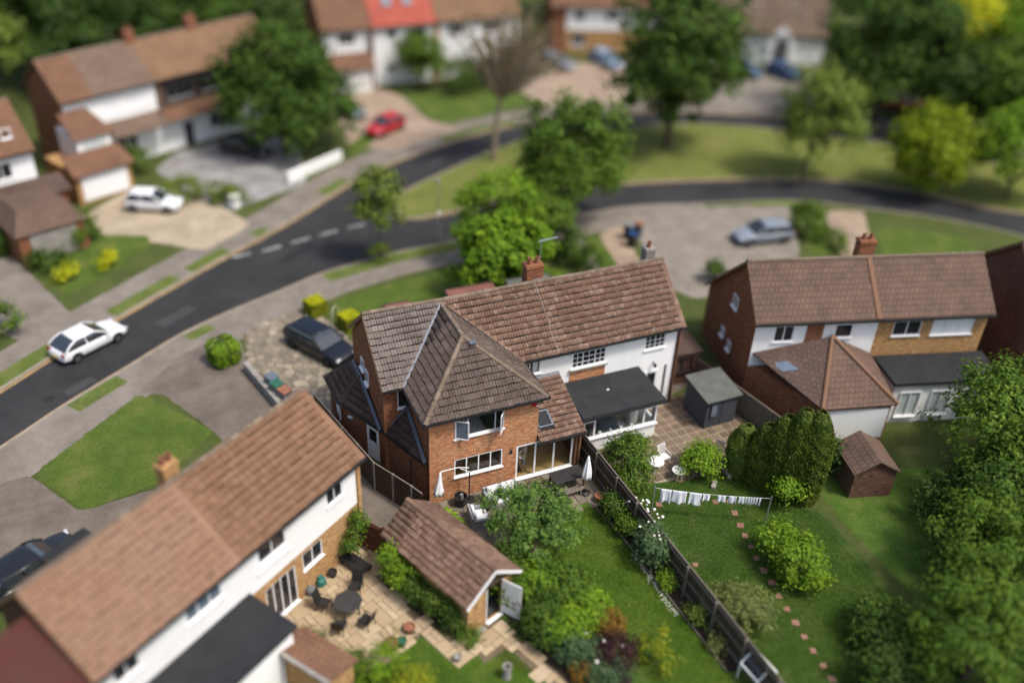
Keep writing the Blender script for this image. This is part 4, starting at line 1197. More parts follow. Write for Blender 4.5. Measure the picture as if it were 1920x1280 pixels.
# bargeboards, fascias and gutters
m = MB()
m.beam((L0, YE, ZE - .10), (L0, YR, ZR - .10), 0.05, 0.18); m.beam((L0, YR, ZR - .10), (L0, 2 * YR - YE, ZE - .10), 0.05, 0.18)
m.beam((L1, YE, ZE - .10), (L1, YR, ZR - .10), 0.05, 0.18); m.beam((L1, YR, ZR - .10), (L1, 2 * YR - YE, ZE - .10), 0.05, 0.18)
m.build('bargeboard', wood_mid, H)
m = MB()
for a, b in (((-.36, -.36, ZE - .03), (XE + .36, -.36, ZE - .03)), ((-.36, -.36, ZE - .03), (-.36, YE, ZE - .03)), ((XE + .36, -.36, ZE - .03), (XE + .36, YE - .05, ZE - .03)),
             ((XE + .4, YE - .06, ZE - .03), (L1, YE - .06, ZE - .03)), ((L0, YE - .06, ZE - .03), (-.42, YE - .06, ZE - .03)),
             ((XE - .1, -.45, 2.44), (8.1, -.45, 2.44)), ((-2.74, 6.22, 2.36), (-1.27, 3.12, 2.36)), ((-1.27, 3.12, 2.36), (-0.12, .12, 2.36)), ((-2.84, 8.72, 2.36), (-2.74, 6.24, 2.36))):
    m.beam(a, b, 0.11, 0.10)
m.build('gutter', gutter_m, H)
for p0, p1 in (((-.10, YW - .08, 2.5), (-.10, YW - .08, ZE)), ((-.62, .9, 0), (-.62, .9, 2.3)), ((15.06, YW - .1, 0), (15.06, YW - .1, ZE)), ((14.55, YW - .05, .6), (14.55, YW - .05, 2.7))):
    MB().tube(p0, p1, 0.04, 0.04, 8).build('downpipe', gutter_m if p0[0] < 14.6 or p0[0] > 15 else metal_grey, H)
# windows -------------------------------------------------
def house_win(hole, y, lights, **k):
    return window(H, (hole[0], y, hole[2]), (1, 0, 0), hole[1] - hole[0], hole[3] - hole[2], lights, **k)
wv = window(H, (W1[0], 0, W1[2]), (1, 0, 0), W1[1] - W1[0], W1[3] - W1[2], (0.85, 1.75, 0.55), rows=(1,), setback=.05)
# the two casements that stand open
def casement(hx, hz, w, h, ang, side):
    m = MB(); u = Vector((math.cos(ang), math.sin(ang), 0)); z = Vector((0, 0, 1)); o = Vector((hx, -0.02, hz)); n_ = Vector((u.y, -u.x, 0)); f_ = .06
    def bar(s0, s1, z0, z1):
        vs = [o + u * s + n_ * d + z * k for d in (-.02, .02) for s, k in ((s0, z0), (s1, z0), (s1, z1), (s0, z1))]
        m.add(vs, [(3, 2, 1, 0), (4, 5, 6, 7), (0, 1, 5, 4), (1, 2, 6, 5), (2, 3, 7, 6), (3, 0, 4, 7)])
    bar(0, w, 0, f_); bar(0, w, h - f_, h); bar(0, f_, f_, h - f_); bar(w - f_, w, f_, h - f_)
    c = m.build('open_casement', upvc, wv)
    MB().poly([o + u * a + z * b for a, b in ((f_, f_), (w - f_, f_), (w - f_, h - f_), (f_, h - f_))]).build('pane', glass_sky, c)
casement(W1[0] + .02, W1[2] + .04, 0.66, 1.08, -0.55, 1)
casement(W1[1] - .02, W1[2] + .04, 0.62, 1.08, math.pi + 0.95, -1)
house_win(W2, 0, (1, 1, 1, 1))
house_win(WA, YW, (1, 1.6))
house_win(WB, YW, (1, 1.15, 1), bars=(2, 4)); house_win(WC, YW, (1, 1), bars=(2, 4))
window(H, (L0 + .12 + .70, YW, 3.74), (1, 0, 0), .50, 1.18, (1,), setback=.05, glass=glass_dark)
# brick panel with a tiled sill under the kitchen window
m = MB(); m.box(8.68, YW - .03, 2.9, 10.74, YW + .02, 3.70); m.build('brick_panel', brick_red, H)
m = MB(); m.box(8.60, YW - .16, 3.70, 10.82, YW - .0, 3.76); m.build('sill', concrete_m, H)
door(H, (DD[0], YW, DD[2]), (1, 0, 0), DD[1] - DD[0], DD[3] - DD[2], upvc, 0.62)
m = MB(); m.tube((13.72, YW - .02, 2.92), (13.72, YW - .02, 3.08), .02, .02, 6); m.tube((13.72, YW - .02, 3.08), (13.72, YW - .2, 3.1), .015, .015, 6); m.lathe([(.03, .16), (.09, .10), (.09, -.03), (.04, -.08)], (13.72, YW - .22, 2.92), 10)
m.build('wall_lantern', metal_black, H)
# side gable windows (seen edge on)
for y0, z0, w, h in ((6.75, 3.95, .55, .62), (5.95, 3.55, .5, .8)):
    window(H, (L0 + .12, y0, z0), (0, -1, 0), w, h, (1,), glass=glass_sky, setback=-.04, n=(-1, 0, 0))
# alarm box, wall vents, outside light
m = MB(); m.cbox((5.28, -.03, 4.56), .26, .07, .2); al = m.build('alarm_box', paint_red, H)
MB().lathe([(.05, 0), (.07, .03), (.05, .06)], (5.38, -.09, 4.56), 10).build('alarm_strobe', fabric_white, al)
MB().cbox((4.15, -.04, 1.95), .08, .1, .22).build('wall_light', metal_black, H)
MB().cbox((0.55, -.03, 1.75), .1, .06, .14).build('wall_socket', metal_black, H)
# annex walls
m = MB()
ring = [(-2.60, 8.55), (-2.54, 6.26), (-1.14, 3.26), (-0.02, 0.34)]
for a, b in zip(ring[:-1], ring[1:]):
    d = Vector((b[0] - a[0], b[1] - a[1], 0)); wall(m, a, d, d.length, -.05, 2.42, n=(d.y / d.length, -d.x / d.length, 0) if False else (-abs(d.y) / d.length, -abs(d.x) / d.length * .0 - (d.x / d.length), 0))
wall(m, (-1.25, 8.6), (-1, 0, 0), 1.35, -.05, 2.42, n=(0, 1, 0))
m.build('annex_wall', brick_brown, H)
dv = Vector((-1.14 + 2.54, 3.26 - 6.26, 0)).normalized(); nn = Vector((dv.y, -dv.x, 0))
door(H, Vector((-2.54, 6.26, 0.02)) + dv * 1.95 + nn * .012, dv, 0.86, 2.02, upvc, 0.45, n=tuple(nn))
MB().beam(Vector((-2.54, 6.26, 1.75)) + dv * .55 + nn * .06, Vector((-2.54, 6.26, 1.82)) + dv * .85 + nn * .06, .1, .1).build('bulkhead_light', fabric_white, H)
m = MB(); m.poly([(-2.62, 6.6, .9), (-2.66, 6.18, .9), (-2.72, 6.2, 2.36), (-2.66, 6.9, 2.36)][::-1]); m.extrude([(-2.66, 6.22, 1.25), (-2.66, 6.95, 1.25), (-2.66, 6.95, 2.33), (-2.66, 6.22, 2.33)], (.04, 0, 0)); m.build('white_side_board', render_white, H)
# patio doors under the lean-to
pd = window(H, (4.46, 0, 0.14), (1, 0, 0), 3.10, 2.14, (1, 1, 1.02), fw=0.085, setback=.03, name='patio_door', sill=True)
m = MB(); m.box(7.58, -.02, -.02, 8.0, .2, 2.4); m.box(XE, .02, 2.28, 8.0, .16, 2.46); wall(m, (8.0, 0), (0, 1, 0), YW, -.05, 2.46, n=(1, 0, 0)); m.build('lean_to_wall', brick_brown, H)
m = MB(); m.poly([(8.0, 0, 2.46), (8.0, YW, 2.46), (8.0, YW, 3.7)]); m.build('lean_to_cheek', brick_brown, H)
for x in (7.68, 7.86):
    MB().tube((x, -.1, 0.0), (x, -.1, 2.36), .05, .05, 8).build('downpipe', wood_mid, H)
# sunroom
SX0, SX1, SY = 8.48, 12.82, 0.72
m = MB(); wall(m, (SX0, SY), (1, 0, 0), SX1 - SX0, -.05, .92); wall(m, (SX1, SY), (0, 1, 0), YW - SY, -.05, 2.35, [(.25, 1.9, .95, 2.2)], n=(1, 0, 0)); m.build('sunroom_wall', render_white, H)
window(H, (SX0, SY, .92), (1, 0, 0), SX1 - SX0, 1.46, (0.62, 2.75, 0.72), rows=(1,), fw=.10, setback=.02, name='sunroom_window')
window(H, (SX1, SY + .25, .95), (0, 1, 0), 1.65, 1.25, (1, 1), n=(1, 0, 0), fw=.08, glass=glass_m)
for a, b in ((SX0 + .05, SX0 + .68), (SX1 - .76, SX1 - .06)):
    MB().box(a, SY - .045, 2.0, b, SY + .01, 2.08).build('transom', upvc, H)
SR = [(8.30, 0.44, 2.47), (13.08, 0.44, 2.47), (12.80, YW - .04, 2.93), (8.12, YW - .04, 2.93)]
m = MB(); m.extrude(SR, (0, 0, .09)); sr = m.build('sunroom_roof', felt_black, H)
m = MB()
for t in (0.12, 0.53):
    a = Vector(SR[0]).lerp(Vector(SR[1]), t); b = Vector(SR[3]).lerp(Vector(SR[2]), t); m.beam(a + Vector((0, 0, .095)), b + Vector((0, 0, .095)), .05, .012)
a, b = Vector(SR[0]).lerp(Vector(SR[3]), .52), Vector(SR[1]).lerp(Vector(SR[2]), .5)
m.beam(a + Vector((.55, 0, .096)), a.lerp(b, .5) + Vector((0, 0, .096)), .05, .011)
m.build('felt_seam', felt_black, sr)
m = MB(); m.beam((8.26, .40, 2.44), (13.12, .40, 2.44), .10, .11); m.build('sunroom_gutter', gutter_m, sr)
MB().cbox((10.4, 1.9, 2.84), .12, .09, .02, rz=.4).build('roof_debris', fabric_white, sr)
# interior that shows through the glass
m = MB(); m.poly([(0.1, .12, .13), (7.95, .12, .13), (7.95, YF - .1, .13), (0.1, YF - .1, .13)]); m.build('ground_floor', wood_floor, H)
m = MB(); m.poly([(0.05, .1, 2.56), (0.05, YF, 2.56), (15, YF, 2.56), (15, YW + .1, 2.56), (XE, YW + .1, 2.56), (XE, .1, 2.56)]); m.build('upper_floor', room_pale, H)
m = MB(); m.box(XE + .9, 3.6, .13, 7.95, 3.66, 2.5); m.box(4.3, 1.6, .13, 4.36, 5.6, 2.5); m.build('room_partition', room_wall, H)
m = MB(); m.box(0.2, 2.4, 2.57, 5.4, 2.46, 5.05); m.box(8.0, 5.2, 2.57, 15, 5.26, 5.05); m.build('bedroom_partition', room_dark, H)
m = MB(); m.box(1.6, .35, 2.57, 3.2, 2.2, 3.15); m.build('bed', fabric_white, H, bevel=.06)
m = MB(); m.box(SX0, SY + .1, .06, SX1 - .05, YW - .02, .10); m.build('sunroom_floor', room_pale, H)
for k in range(9):
    x = 9.25 + k * .31; MB().cbox((x, SY + .12, .95), .17 if k % 3 else .08, .1, .10 + .05 * (k % 2)).build('sill_ornament', fabric_white if k % 2 else room_dark, H)
m = MB()
for x, d in ((6.5, -.3), (6.0, .05)): pass
# curtains
for x, w in ((6.06, .28), (6.62, .3)):
    MB().box(x, YW + .16, 4.05, x + w, YW + .2, 4.98).build('curtain', fabric_white, H)
# chimneys and aerial
ch = chimney(H, (7.85, 6.35), 0.92, 0.62, 6.6, 8.42, brick_brown, 2)
chimney(H, (14.85, 6.6), 0.55, 0.55, 5.6, 8.0, concrete_m, 1, pot_mat=terracotta)
aerial(ch, (8.30, 6.5, 8.1), 1.5, .95, (1, .1, .0))
# front: flat-roofed porch and garage behind the ridge
def flat_ext(x0, x1, y0, y1, z, mat, nm):
    m = MB(); m.box(x0 + .12, y0, -.05, x1 - .12, y1 - .12, z - .12); e = m.build(nm, brick_brown, H)
    m = MB(); m.box(x0, y0, z - .12, x1, y1, z); m.build('flat_roof', mat, e)
    m = MB(); m.beam((x0, y1, z - .05), (x1, y1, z - .05), .06, .16); m.beam((x0, y0, z - .05), (x0, y1, z - .05), .06, .16); m.build('fascia', gutter_m, e)
flat_ext(1.75, 3.35, YF, 13.2, 3.15, felt_red, 'porch')
flat_ext(5.6, 8.6, YF, 13.5, 3.2, felt_red, 'front_bay')
flat_ext(9.4, 12.2, YF, 13.4, 3.2, shed_felt, 'front_bay')
# ------------------------------------------------------------------ neighbouring houses
def gable_house(name, label, loc, rz, L, D, ze, zr, roofs, face, gable_l, gable_r, back, wins=(), doors=(), tiles=False, ov=0.3, cap=300, group=None, front=None):
    """gabled block; local x along the ridge from its left end, -y is the side towards the gardens in view.
    roofs: [(x0, x1, material)], face: [(x0, x1, z0, z1, material)], wins: (x0, x1, z0, z1, lights, glass)"""
    h = thing(name, label, 'house', (loc[0], loc[1], 0), rz, group)
    M = Matrix.Translation((loc[0], loc[1], 0)) @ Matrix.Rotation(rz, 4, 'Z')
    yr = D / 2
    m = MB(); y0, y1 = 0.0, D
    zf = ze
    if front:
        y1, zf = front                       # front slope carried further down
    for x0, x1, mt in roofs:
        pass
    if tiles:
        m.poly([(0, y0, ze), (L, y0, ze), (L, yr, zr), (0, yr, zr)]); m.poly([(0, yr, zr), (L, yr, zr), (L, y1, ze), (0, y1, ze)])
        rf = m.build('roof', underlay_m, h)
        t = TileRoof(rf, M, cap); t.cover = 0.945
        for x0, x1, mt in roofs:
            t.slope([(x0, y0, ze), (x1, y0, ze), (x1, yr, zr), (x0, yr, zr)], mt, 0.30, 0.345)
        t.finish()
        m = MB(); m.extrude([(0, yr, zr), (L, yr, zr), (L, y1, ze), (0, y1, ze)], (0, 0, .03)); m.build('front_slope', roofs[0][2], rf)
        ridge_run(rf, (0, yr, zr + .03), (L, yr, zr + .03))
    else:
        rf = None
        for x0, x1, mt in roofs:
            m = MB()
            m.loft([[(x, y0, ze), (x, y0, ze + .07), (x, yr, zr + .07), (x, y1, zf + .07), (x, y1, zf), (x, yr, zr)] for x in (x0, x1)])
            o = m.build('roof', mt, h)
            rf = rf or o
            m = MB(); m.tube((x0, yr, zr + .04), (x1, yr, zr + .04), .11, .11, 8); m.build('ridge_tile', ridge_m, o)
    yw = ov
    for x0, x1, z0, z1, mt in face:
        m = MB()
        hs = []
        for w in wins:
            if w[0] >= x0 - .01 and w[1] <= x1 + .01 and w[2] < z1 and w[3] > z0:
                hs.append((w[0] - x0, w[1] - x0, max(z0, w[2]), min(z1, w[3])))
        wall(m, (x0, yw), (1, 0, 0), x1 - x0, z0, z1, hs); m.build('rear_wall', mt, h)
    for w in wins:
        window(h, (w[0], yw, w[2]), (1, 0, 0), w[1] - w[0], w[3] - w[2], w[4], glass=w[5] if len(w) > 5 else glass_dark, setback=.05)
    for d in doors:
        door(h, (d[0], yw - .03, d[2]), (1, 0, 0), d[1] - d[0], d[3] - d[2], d[4], d[5] if len(d) > 5 else 0.4)
    xg0, xg1 = ov * .6, L - ov * .6
    pl = [(xg0, yw, -.05), (xg0, yw, ze - .04), (xg0, yr, zr - .1), (xg0, y1 - ov, zf - .04 + ov * .6), (xg0, y1 - ov, -.05)]
    MB().poly(pl).build('gable_wall', gable_l, h)
    MB().poly([(xg1, p[1], p[2]) for p in pl][::-1]).build('gable_wall', gable_r, h)
    m = MB(); wall(m, (xg1, y1 - ov), (-1, 0, 0), xg1 - xg0, -.05, zf); m.build('front_wall', back, h)
    m = MB(); m.poly([(0, 0, ze - .02), (0, ov, ze - .02), (L, ov, ze - .02), (L, 0, ze - .02)]); m.build('soffit', upvc, h)
    m = MB(); m.beam((0, -.06, ze - .03), (L, -.06, ze - .03), .11, .1); m.build('gutter', gutter_m, h)
    m = MB()
    for x in (0, L):
        m = MB(); m.extrude([(x - .025, 0, ze - .16), (x - .025, yr, zr - .16), (x - .025, y1, zf - .16), (x - .025, y1, zf), (x - .025, yr, zr), (x - .025, 0, ze)], (.05, 0, 0)); m.build('bargeboard', wood_mid, h)
    return h, rf

def block(parent, name, poly, z0, z1, mat, roof_mat=None, rt=0.14, lip=0.12):
    o = MB().prism(poly, z0, z1).build(name, mat, parent)
    if roof_mat:
        cx = sum(p[0] for p in poly) / len(poly); cy = sum(p[1] for p in poly) / len(poly)
        big = [(p[0] + math.copysign(lip, p[0] - cx), p[1] + math.copysign(lip, p[1] - cy)) for p in poly]
        MB().prism(big, z1, z1 + rt).build('flat_roof', roof_mat, o)
    return o

# left house (bottom left of the view)
hl, rf = gable_house('semi_detached_house', 'white clad house pair with long tan tiled roof in the near left corner', (-3.36 - 13.72 * .8253, -1.4 - 13.72 * .5646), 0.6, 13.72, 6.62, 5.13, 7.35,
    [(0, 6.55, tile_pink), (6.55, 13.72, tile_tan)],
    [(0.18, 13.5, 2.58, 5.1, clad_white), (6.9, 13.5, -.05, 2.58, brick_buff), (0.18, 6.9, -.05, 2.58, clad_white)],
    brick_dark, brick_buff, brick_buff, front=(5.55, 5.13),
    wins=[(11.50, 12.50, 3.75, 4.80, (1, 1)), (7.55, 9.05, 3.75, 4.80, (1, 1)), (3.95, 5.65, 3.85, 4.85, (1, 1, 1), glass_sky), (0.8, 1.85, 3.85, 4.85, (1, 1)), (9.80, 11.0, 1.42, 2.38, (1, 1)), (7.65, 9.35, 0.10, 2.2, (1, 1, 1, 1))], tiles=True)
m = MB(); m.beam((0, .02, 2.58), (13.5, .02, 2.58), .05, .05); 
MB().box(7.35, .235, 3.3, 9.25, .262, 3.45).build('planter_rail', upvc, hl)
MB().box(13.36, .20, -.05, 13.56, .34, 5.1).build('brick_quoin', brick_buff, hl)
MB().extrude([(0.15, 3.0, 7.0), (0.15, 1.2, 5.6), (0.15, 0.4, 3.0), (0.15, 3.0, 3.0)], (-.03, 0, 0)).build('red_hung_tiles', timber_red, hl) if False else None
e = block(hl, 'flat_roofed_extension', [(0.3, .28), (6.62, .28), (6.62, -2.15), (0.3, -2.15)], -.05, 2.72, render_white)
MB().prism([(0.1, .26), (6.85, .26), (6.75, -2.35), (0.1, -2.35)], 2.73, 2.88).build('flat_roof', felt_black, e)
chimney(hl, (6.9, 3.95), 0.7, 0.5, 5.4, 7.75, brick_buff, 2)
MB().prism([(3.6, 6.3), (5.3, 6.3), (5.3, 8.3), (3.6, 8.3)], -.05, 2.7).build('front_porch', brick_buff, hl)
MB().prism([(3.4, 6.4), (5.5, 6.4), (5.5, 8.5), (3.4, 8.5)], 2.71, 2.86).build('porch_roof', felt_black, hl)
# dark hung-tile wing at the far end of the left house
MB().loft([[(-3.2, y, z) for y, z in ((-1.0, 4.3), (3.0, 6.4), (3.0, 6.5), (-1.0, 4.4))], [(0.1, y, z) for y, z in ((-1.0, 4.3), (3.0, 6.4), (3.0, 6.5), (-1.0, 4.4))]]).build('red_wing_roof', wing_red, hl)
MB().box(-3.0, -.7, -.05, .16, 3.0, 4.35).build('red_wing_wall', brick_dark, hl)
# little tiled store against the patio, bottom left
st = thing('garden_store', 'low rendered garden store with brown tiled lean-to roof below the black flat roof', 'store', (-7.68, -6.55, 0), 0.6)
MB().prism([(-1.2, -2.6), (0.15, -2.6), (0.15, .0), (-1.2, .0)], -.05, 1.55).build('wall', brick_buff, st)
m = MB(); m.extrude([(-1.35, -2.75, 1.95), (.35, -2.75, 1.5), (.35, .12, 1.5), (-1.35, .12, 1.95)], (0, 0, .07)); sr_ = m.build('roof', roof_far_brown, st)
MB().beam((-1.35, -2.78, 1.98), (-1.35, .14, 1.98), .16, .12).build('coping', concrete_m, st)

# right house
hr, rf = gable_house('semi_detached_house', 'blurred brick house pair right of the main house with hipped rear extension', (18.67, 1.33), -0.27, 13.75, 5.3, 5.34, 7.70,
    [(0, 6.95, roof_right), (6.95, 13.75, roof_right)],
    [(0.18, 7.15, 2.5, 5.3, render_white), (7.15, 13.57, 2.5, 5.3, brick_buff), (0.18, 13.57, -.05, 2.5, brick_brown)],
    brick_brown, brick_brown, brick_brown,
    front=(7.9, 3.2), wins=[(1.30, 2.40, 4.0, 5.0, (1, 1)), (4.75, 5.75, 4.1, 4.95, (1,)), (8.1, 9.75, 4.05, 5.0, (1, 1)), (10.4, 12.85, 4.0, 5.1, (1, 1, 1), fabric_white)])
MB().box(3.1, .25, 2.5, 4.05, .31, 5.3).build('brick_panel', brick_brown, hr)
for ya, za, yb, zb in ((0, 5.42, 2.65, 7.79), (2.65, 7.79, 7.9, 3.29)):
    MB().beam((6.95, ya, za), (6.95, yb, zb), .26, .10).build('party_verge', tile_tan, hr)
for y0, z0, w, hgt in ((3.75, 4.35, .75, .75), (4.6, 1.8, .5, .6), (3.4, 1.6, .5, .6)):
    window(hr, (.18, y0, z0), (0, -1, 0), w, hgt, (1, 1), setback=-.04, n=(-1, 0, 0))
m = MB()
ap = (4.55, 0.1, 4.25)
m.extrude([(0.3, .28, 3.3), (2.75, -3.85, 2.45), ap], (0, 0, .08)); m.build('hip_slope', roof_dark, hr)
m = MB(); m.extrude([(2.75, -3.85, 2.45), (6.95, -3.75, 2.45), ap], (0, 0, .08)); m.build('hip_slope', roof_right, hr)
m = MB(); m.extrude([(6.95, -3.75, 2.45), (7.2, .28, 2.9), ap], (0, 0, .08)); m.build('hip_slope', roof_right, hr)
m = MB(); m.tube((2.75, -3.85, 2.55), (4.55, .1, 4.38), .11, .11, 8); m.tube((6.95, -3.75, 2.55), (4.55, .1, 4.38), .11, .11, 8); m.build('hip_tile', tile_tan, hr)
m = MB(); m.prism([(0.3, .27), (2.9, -3.6), (6.8, -3.5), (7.0, .27)], -.05, 2.46); m.build('rear_extension_wall', brick_brown, hr)
MB().box(3.0, -3.68, .3, 6.6, -3.57, 2.2).build('white_panel', render_white, hr)
m = MB(); m.extrude([(1.1, -.55, 3.17), (1.9, -.75, 3.35), (2.25, -1.4, 3.25), (1.45, -1.25, 3.05)], (0, 0, .10)); m.build('rooflight', glass_sky, hr)
fx = MB().prism([(7.55, .27), (13.7, .27), (13.4, -2.2), (7.55, -2.2)], -.05, 2.6).build('flat_roofed_extension', render_white, hr)
MB().prism([(7.4, .26), (13.9, .26), (13.55, -2.4), (7.4, -2.4)], 2.62, 2.80).build('flat_roof', felt_black, fx)
for k in range(3):
    window(hr, (8.0 + k * 1.8, -2.2, .5), (1, 0, 0), 1.2, 1.6, (1, 1), setback=-.05)
chimney(hr, (6.95, 3.3), .9, .6, 6.6, 8.5, brick_brown, 2)
# outhouse with a tiled roof behind the right-hand house
oh = thing('outhouse', 'small red brick outhouse with pitched tiled roof behind the conifer hedge', 'outhouse', (18.67 + 2.9 * .9638 - 7.9 * .2667, 1.33 - 2.9 * .2667 - 7.9 * .9638, 0), -0.27)
MB().prism([(.12, .12), (2.3, .12), (2.3, 2.35), (.12, 2.35)], -.05, 1.6).build('wall', brick_dark, oh)
MB().loft([[(0, y, 1.55), (1.2, y, 2.3), (2.45, y, 1.55), (2.45, y, 1.62), (1.2, y, 2.38), (0, y, 1.62)] for y in (0, 2.45)]).build('roof', roof_right, oh)
for y in (.13, 2.34):
    MB().poly([(.14, y, 1.55), (2.28, y, 1.55), (1.2, y, 2.25)]).build('gable', brick_dark, oh)
# dark house at the right edge
hd, rf = gable_house('detached_house', 'dark brown house cut off by the right edge of the view', (34.3, -3.2), -0.30, 10, 7.0, 5.2, 8.0, [(0, 10, roof_dark)], [(0.18, 9.8, -.05, 5.2, brick_dark)], brick_dark, brick_dark, brick_dark,
    wins=[(1.5, 3.2, 3.6, 4.8, (1, 1)), (5.0, 7.0, 3.6, 4.8, (1, 1))])
MB().box(.1, -3.5, -.05, 4.0, .3, 2.9).build('rear_extension_wall', brick_dark, hd)
MB().extrude([(0, -3.7, 2.9), (4.2, -3.7, 2.9), (4.2, .29, 3.6), (0, .29, 3.6)], (0, 0, .08)).build('lean_to_roof', roof_dark, hd)

# upper-left houses
ul, rf = gable_house('terraced_house', 'white fronted house row with brown roofs and garage at the upper left', (-13.65, 43.43), 0.425, 19.3, 6.2, 6.0, 8.5,
    [(0, 2.6, roof_far_brown), (2.6, 7.7, roof_far_grey), (7.7, 19.3, roof_tan_far)],
    [(0.18, 7.7, 3.0, 6.0, render_white), (0.18, 7.7, -.05, 3.0, render_white), (7.7, 19.1, 3.0, 6.0, roof_far_grey), (7.7, 19.1, -.05, 3.0, render_white)],
    brick_brown, brick_brown, brick_brown,
    wins=[(.85, 1.85, 4.1, 5.1, (1, 1)), (3.3, 4.4, 4.2, 5.2, (1, 1), fabric_white), (5.1, 6.8, 4.3, 5.3, (1, 1, 1), fabric_white), (8.8, 11.0, 4.2, 5.3, (1, 1, 1)), (11.8, 14.2, 4.2, 5.3, (1, 1, 1)), (12.2, 14.5, .9, 2.2, (1, 1, 1)), (3.8, 5.6, .9, 2.2, (1, 1))],
    doors=[(9.6, 10.6, 0, 2.1, paint_slate if False else boards_grey, 0.0)])
MB().extrude([(3.2, -1.15, 2.8), (7.6, -1.15, 2.8), (7.6, .28, 3.6), (3.2, .28, 3.6)], (0, 0, .09)).build('canopy_roof', roof_far_grey, ul)
MB().extrude([(7.8, -.9, 2.85), (15.5, -.9, 2.85), (15.5, .28, 3.5), (7.8, .28, 3.5)], (0, 0, .09)).build('canopy_roof', roof_far_brown, ul)
MB().box(8.5, -.5, 5.35, 14.6, .2, 5.6).build('dormer_roof', gutter_m, ul)
gb = MB().box(-.6, -2.7, 2.45, 2.0, .27, 4.35).build('bay_wall', render_white, ul)
MB().extrude([(-.85, -2.95, 4.2), (2.3, -2.95, 4.2), (1.9, .28, 5.2), (-.4, .28, 5.2)], (0, 0, .09)).build('bay_roof', roof_far_brown, ul)
window(ul, (-.2, -2.7, 3.0), (1, 0, 0), 1.8, 1.0, (1, 1, 1), setback=-.05)
MB().box(-1.95, -4.4, -.05, 2.3, .26, 2.4).build('garage_wall', brick_buff, ul)
MB().extrude([(-2.2, -4.8, 2.3), (2.6, -4.8, 2.3), (2.4, -2.72, 3.2), (-2.0, -2.72, 3.2)], (0, 0, .09)).build('garage_roof', roof_far_brown, ul)
m = MB(); m.box(-1.6, -4.47, .25, 1.95, -4.41, 2.1); gd = m.build('garage_door', upvc, ul)
for k in range(1, 5):
    MB().box(-1.58, -4.485, .25 + k * .37, 1.93, -4.472, .27 + k * .37).build('door_rib', clad_white, gd)
chimney(ul, (7.7, 3.1), .8, .6, 8.0, 9.3, brick_brown, 2); chimney(ul, (13.2, 3.1), .8, .6, 8.0, 9.4, terracotta, 2)
# house at the left edge with its garage
le, rf = gable_house('detached_house', 'brown roofed house cut off by the left edge beyond the road', (-26.2, 33.2), 0.36, 11.3, 6.5, 5.2, 7.9, [(0, 11.3, roof_far_brown)],
    [(0.18, 11.1, 2.7, 5.2, render_white), (0.18, 11.1, -.05, 2.7, brick_brown)], brick_brown, brick_brown, brick_brown, wins=[(7.6, 9.6, 3.6, 4.7, (1, 1, 1))])
MB().extrude([(5.0, -1.6, 2.5), (12.6, -1.6, 2.5), (12.6, .28, 3.1), (5.0, .28, 3.1)], (0, 0, .09)).build('canopy_roof', roof_dark, le)
MB().box(5.3, -1.3, -.05, 12.3, .27, 2.5).build('porch_wall', brick_brown, le)
window(le, (9.6, 1.0, 6.1), (1, 0, 0), .7, .7, (1,), setback=-.05)
ga = thing('garage', 'brown roofed garage with pale front beside the left front lawn', 'garage', (-17.6, 30.2, 0), 0.36)
MB().box(.2, .2, -.05, 4.6, 4.8, 2.2).build('wall', brick_brown, ga)
m = MB(); m.poly([(0, 0, 2.15), (4.8, 0, 2.15), (3.8, 1.6, 3.3), (.9, 1.6, 3.3)]); m.poly([(4.8, 0, 2.15), (4.8, 5, 2.15), (3.8, 4.0, 3.3), (3.8, 1.6, 3.3)]); m.poly([(0, 5, 2.15), (0, 0, 2.15), (.9, 1.6, 3.3), (.9, 4.0, 3.3)]); m.poly([(.9, 1.6, 3.3), (3.8, 1.6, 3.3), (3.8, 4, 3.3), (.9, 4, 3.3)]); m.poly([(4.8, 5, 2.15), (0, 5, 2.15), (.9, 4, 3.3), (3.8, 4, 3.3)])
m.build('roof', roof_right, ga)
MB().box(.9, .14, .1, 3.9, .2, 2.0).build('garage_door', concrete_m, ga)

# far row across the loop of the road
f1, rf = gable_house('terraced_house', 'far row of white houses with brown and salmon red roofs at the top', (9.2, 57.1), 0.015, 20.5, 7.4, 5.65, 8.8,
    [(0, 4.9, roof_far_brown), (4.95, 11.4, roof_far_red), (11.45, 20.5, roof_tan_far)],
    [(0.18, 11.4, 3.4, 5.6, render_white), (0.18, 20.3, -.05, 3.4, render_white), (11.4, 20.3, 3.4, 5.6, render_white)], brick_brown, brick_brown, brick_brown,
    wins=[(1.6, 3.3, 4.2, 5.3, (1, 1, 1)), (6.4, 7.4, 4.4, 5.3, (1,)), (8.6, 10.4, 4.2, 5.3, (1, 1)), (12.8, 14.4, 4.2, 5.3, (1, 1)), (16.5, 18.5, 4.2, 5.3, (1, 1)), (8.8, 10.4, 1.0, 2.3, (1, 1))],
    doors=[(6.2, 7.2, 0, 2.1, upvc, .4)])
MB().box(.5, -1.2, -.05, 4.3, .27, 2.35).build('garage_wall', render_white, f1)
MB().extrude([(.2, -1.6, 2.35), (4.7, -1.6, 2.35), (4.7, .28, 3.35), (.2, .28, 3.35)], (0, 0, .09)).build('garage_roof', roof_far_brown, f1)
MB().box(.8, -1.26, .1, 3.6, -1.2, 2.1).build('garage_door', upvc, f1)
MB().box(11.2, .1, -.05, 11.7, .32, 5.6).build('brick_pier', brick_buff, f1)
MB().box(4.6, -.05, -.05, 4.95, .3, 5.6).build('brick_pier', brick_dark, f1)
for x in (6.5, 8.6):
    MB().extrude([(x, 1.6, 7.1), (x + .9, 1.6, 7.1), (x + .9, 2.5, 7.86), (x, 2.5, 7.86)], (0, -.04, .1)).build('rooflight', glass_sky, f1)
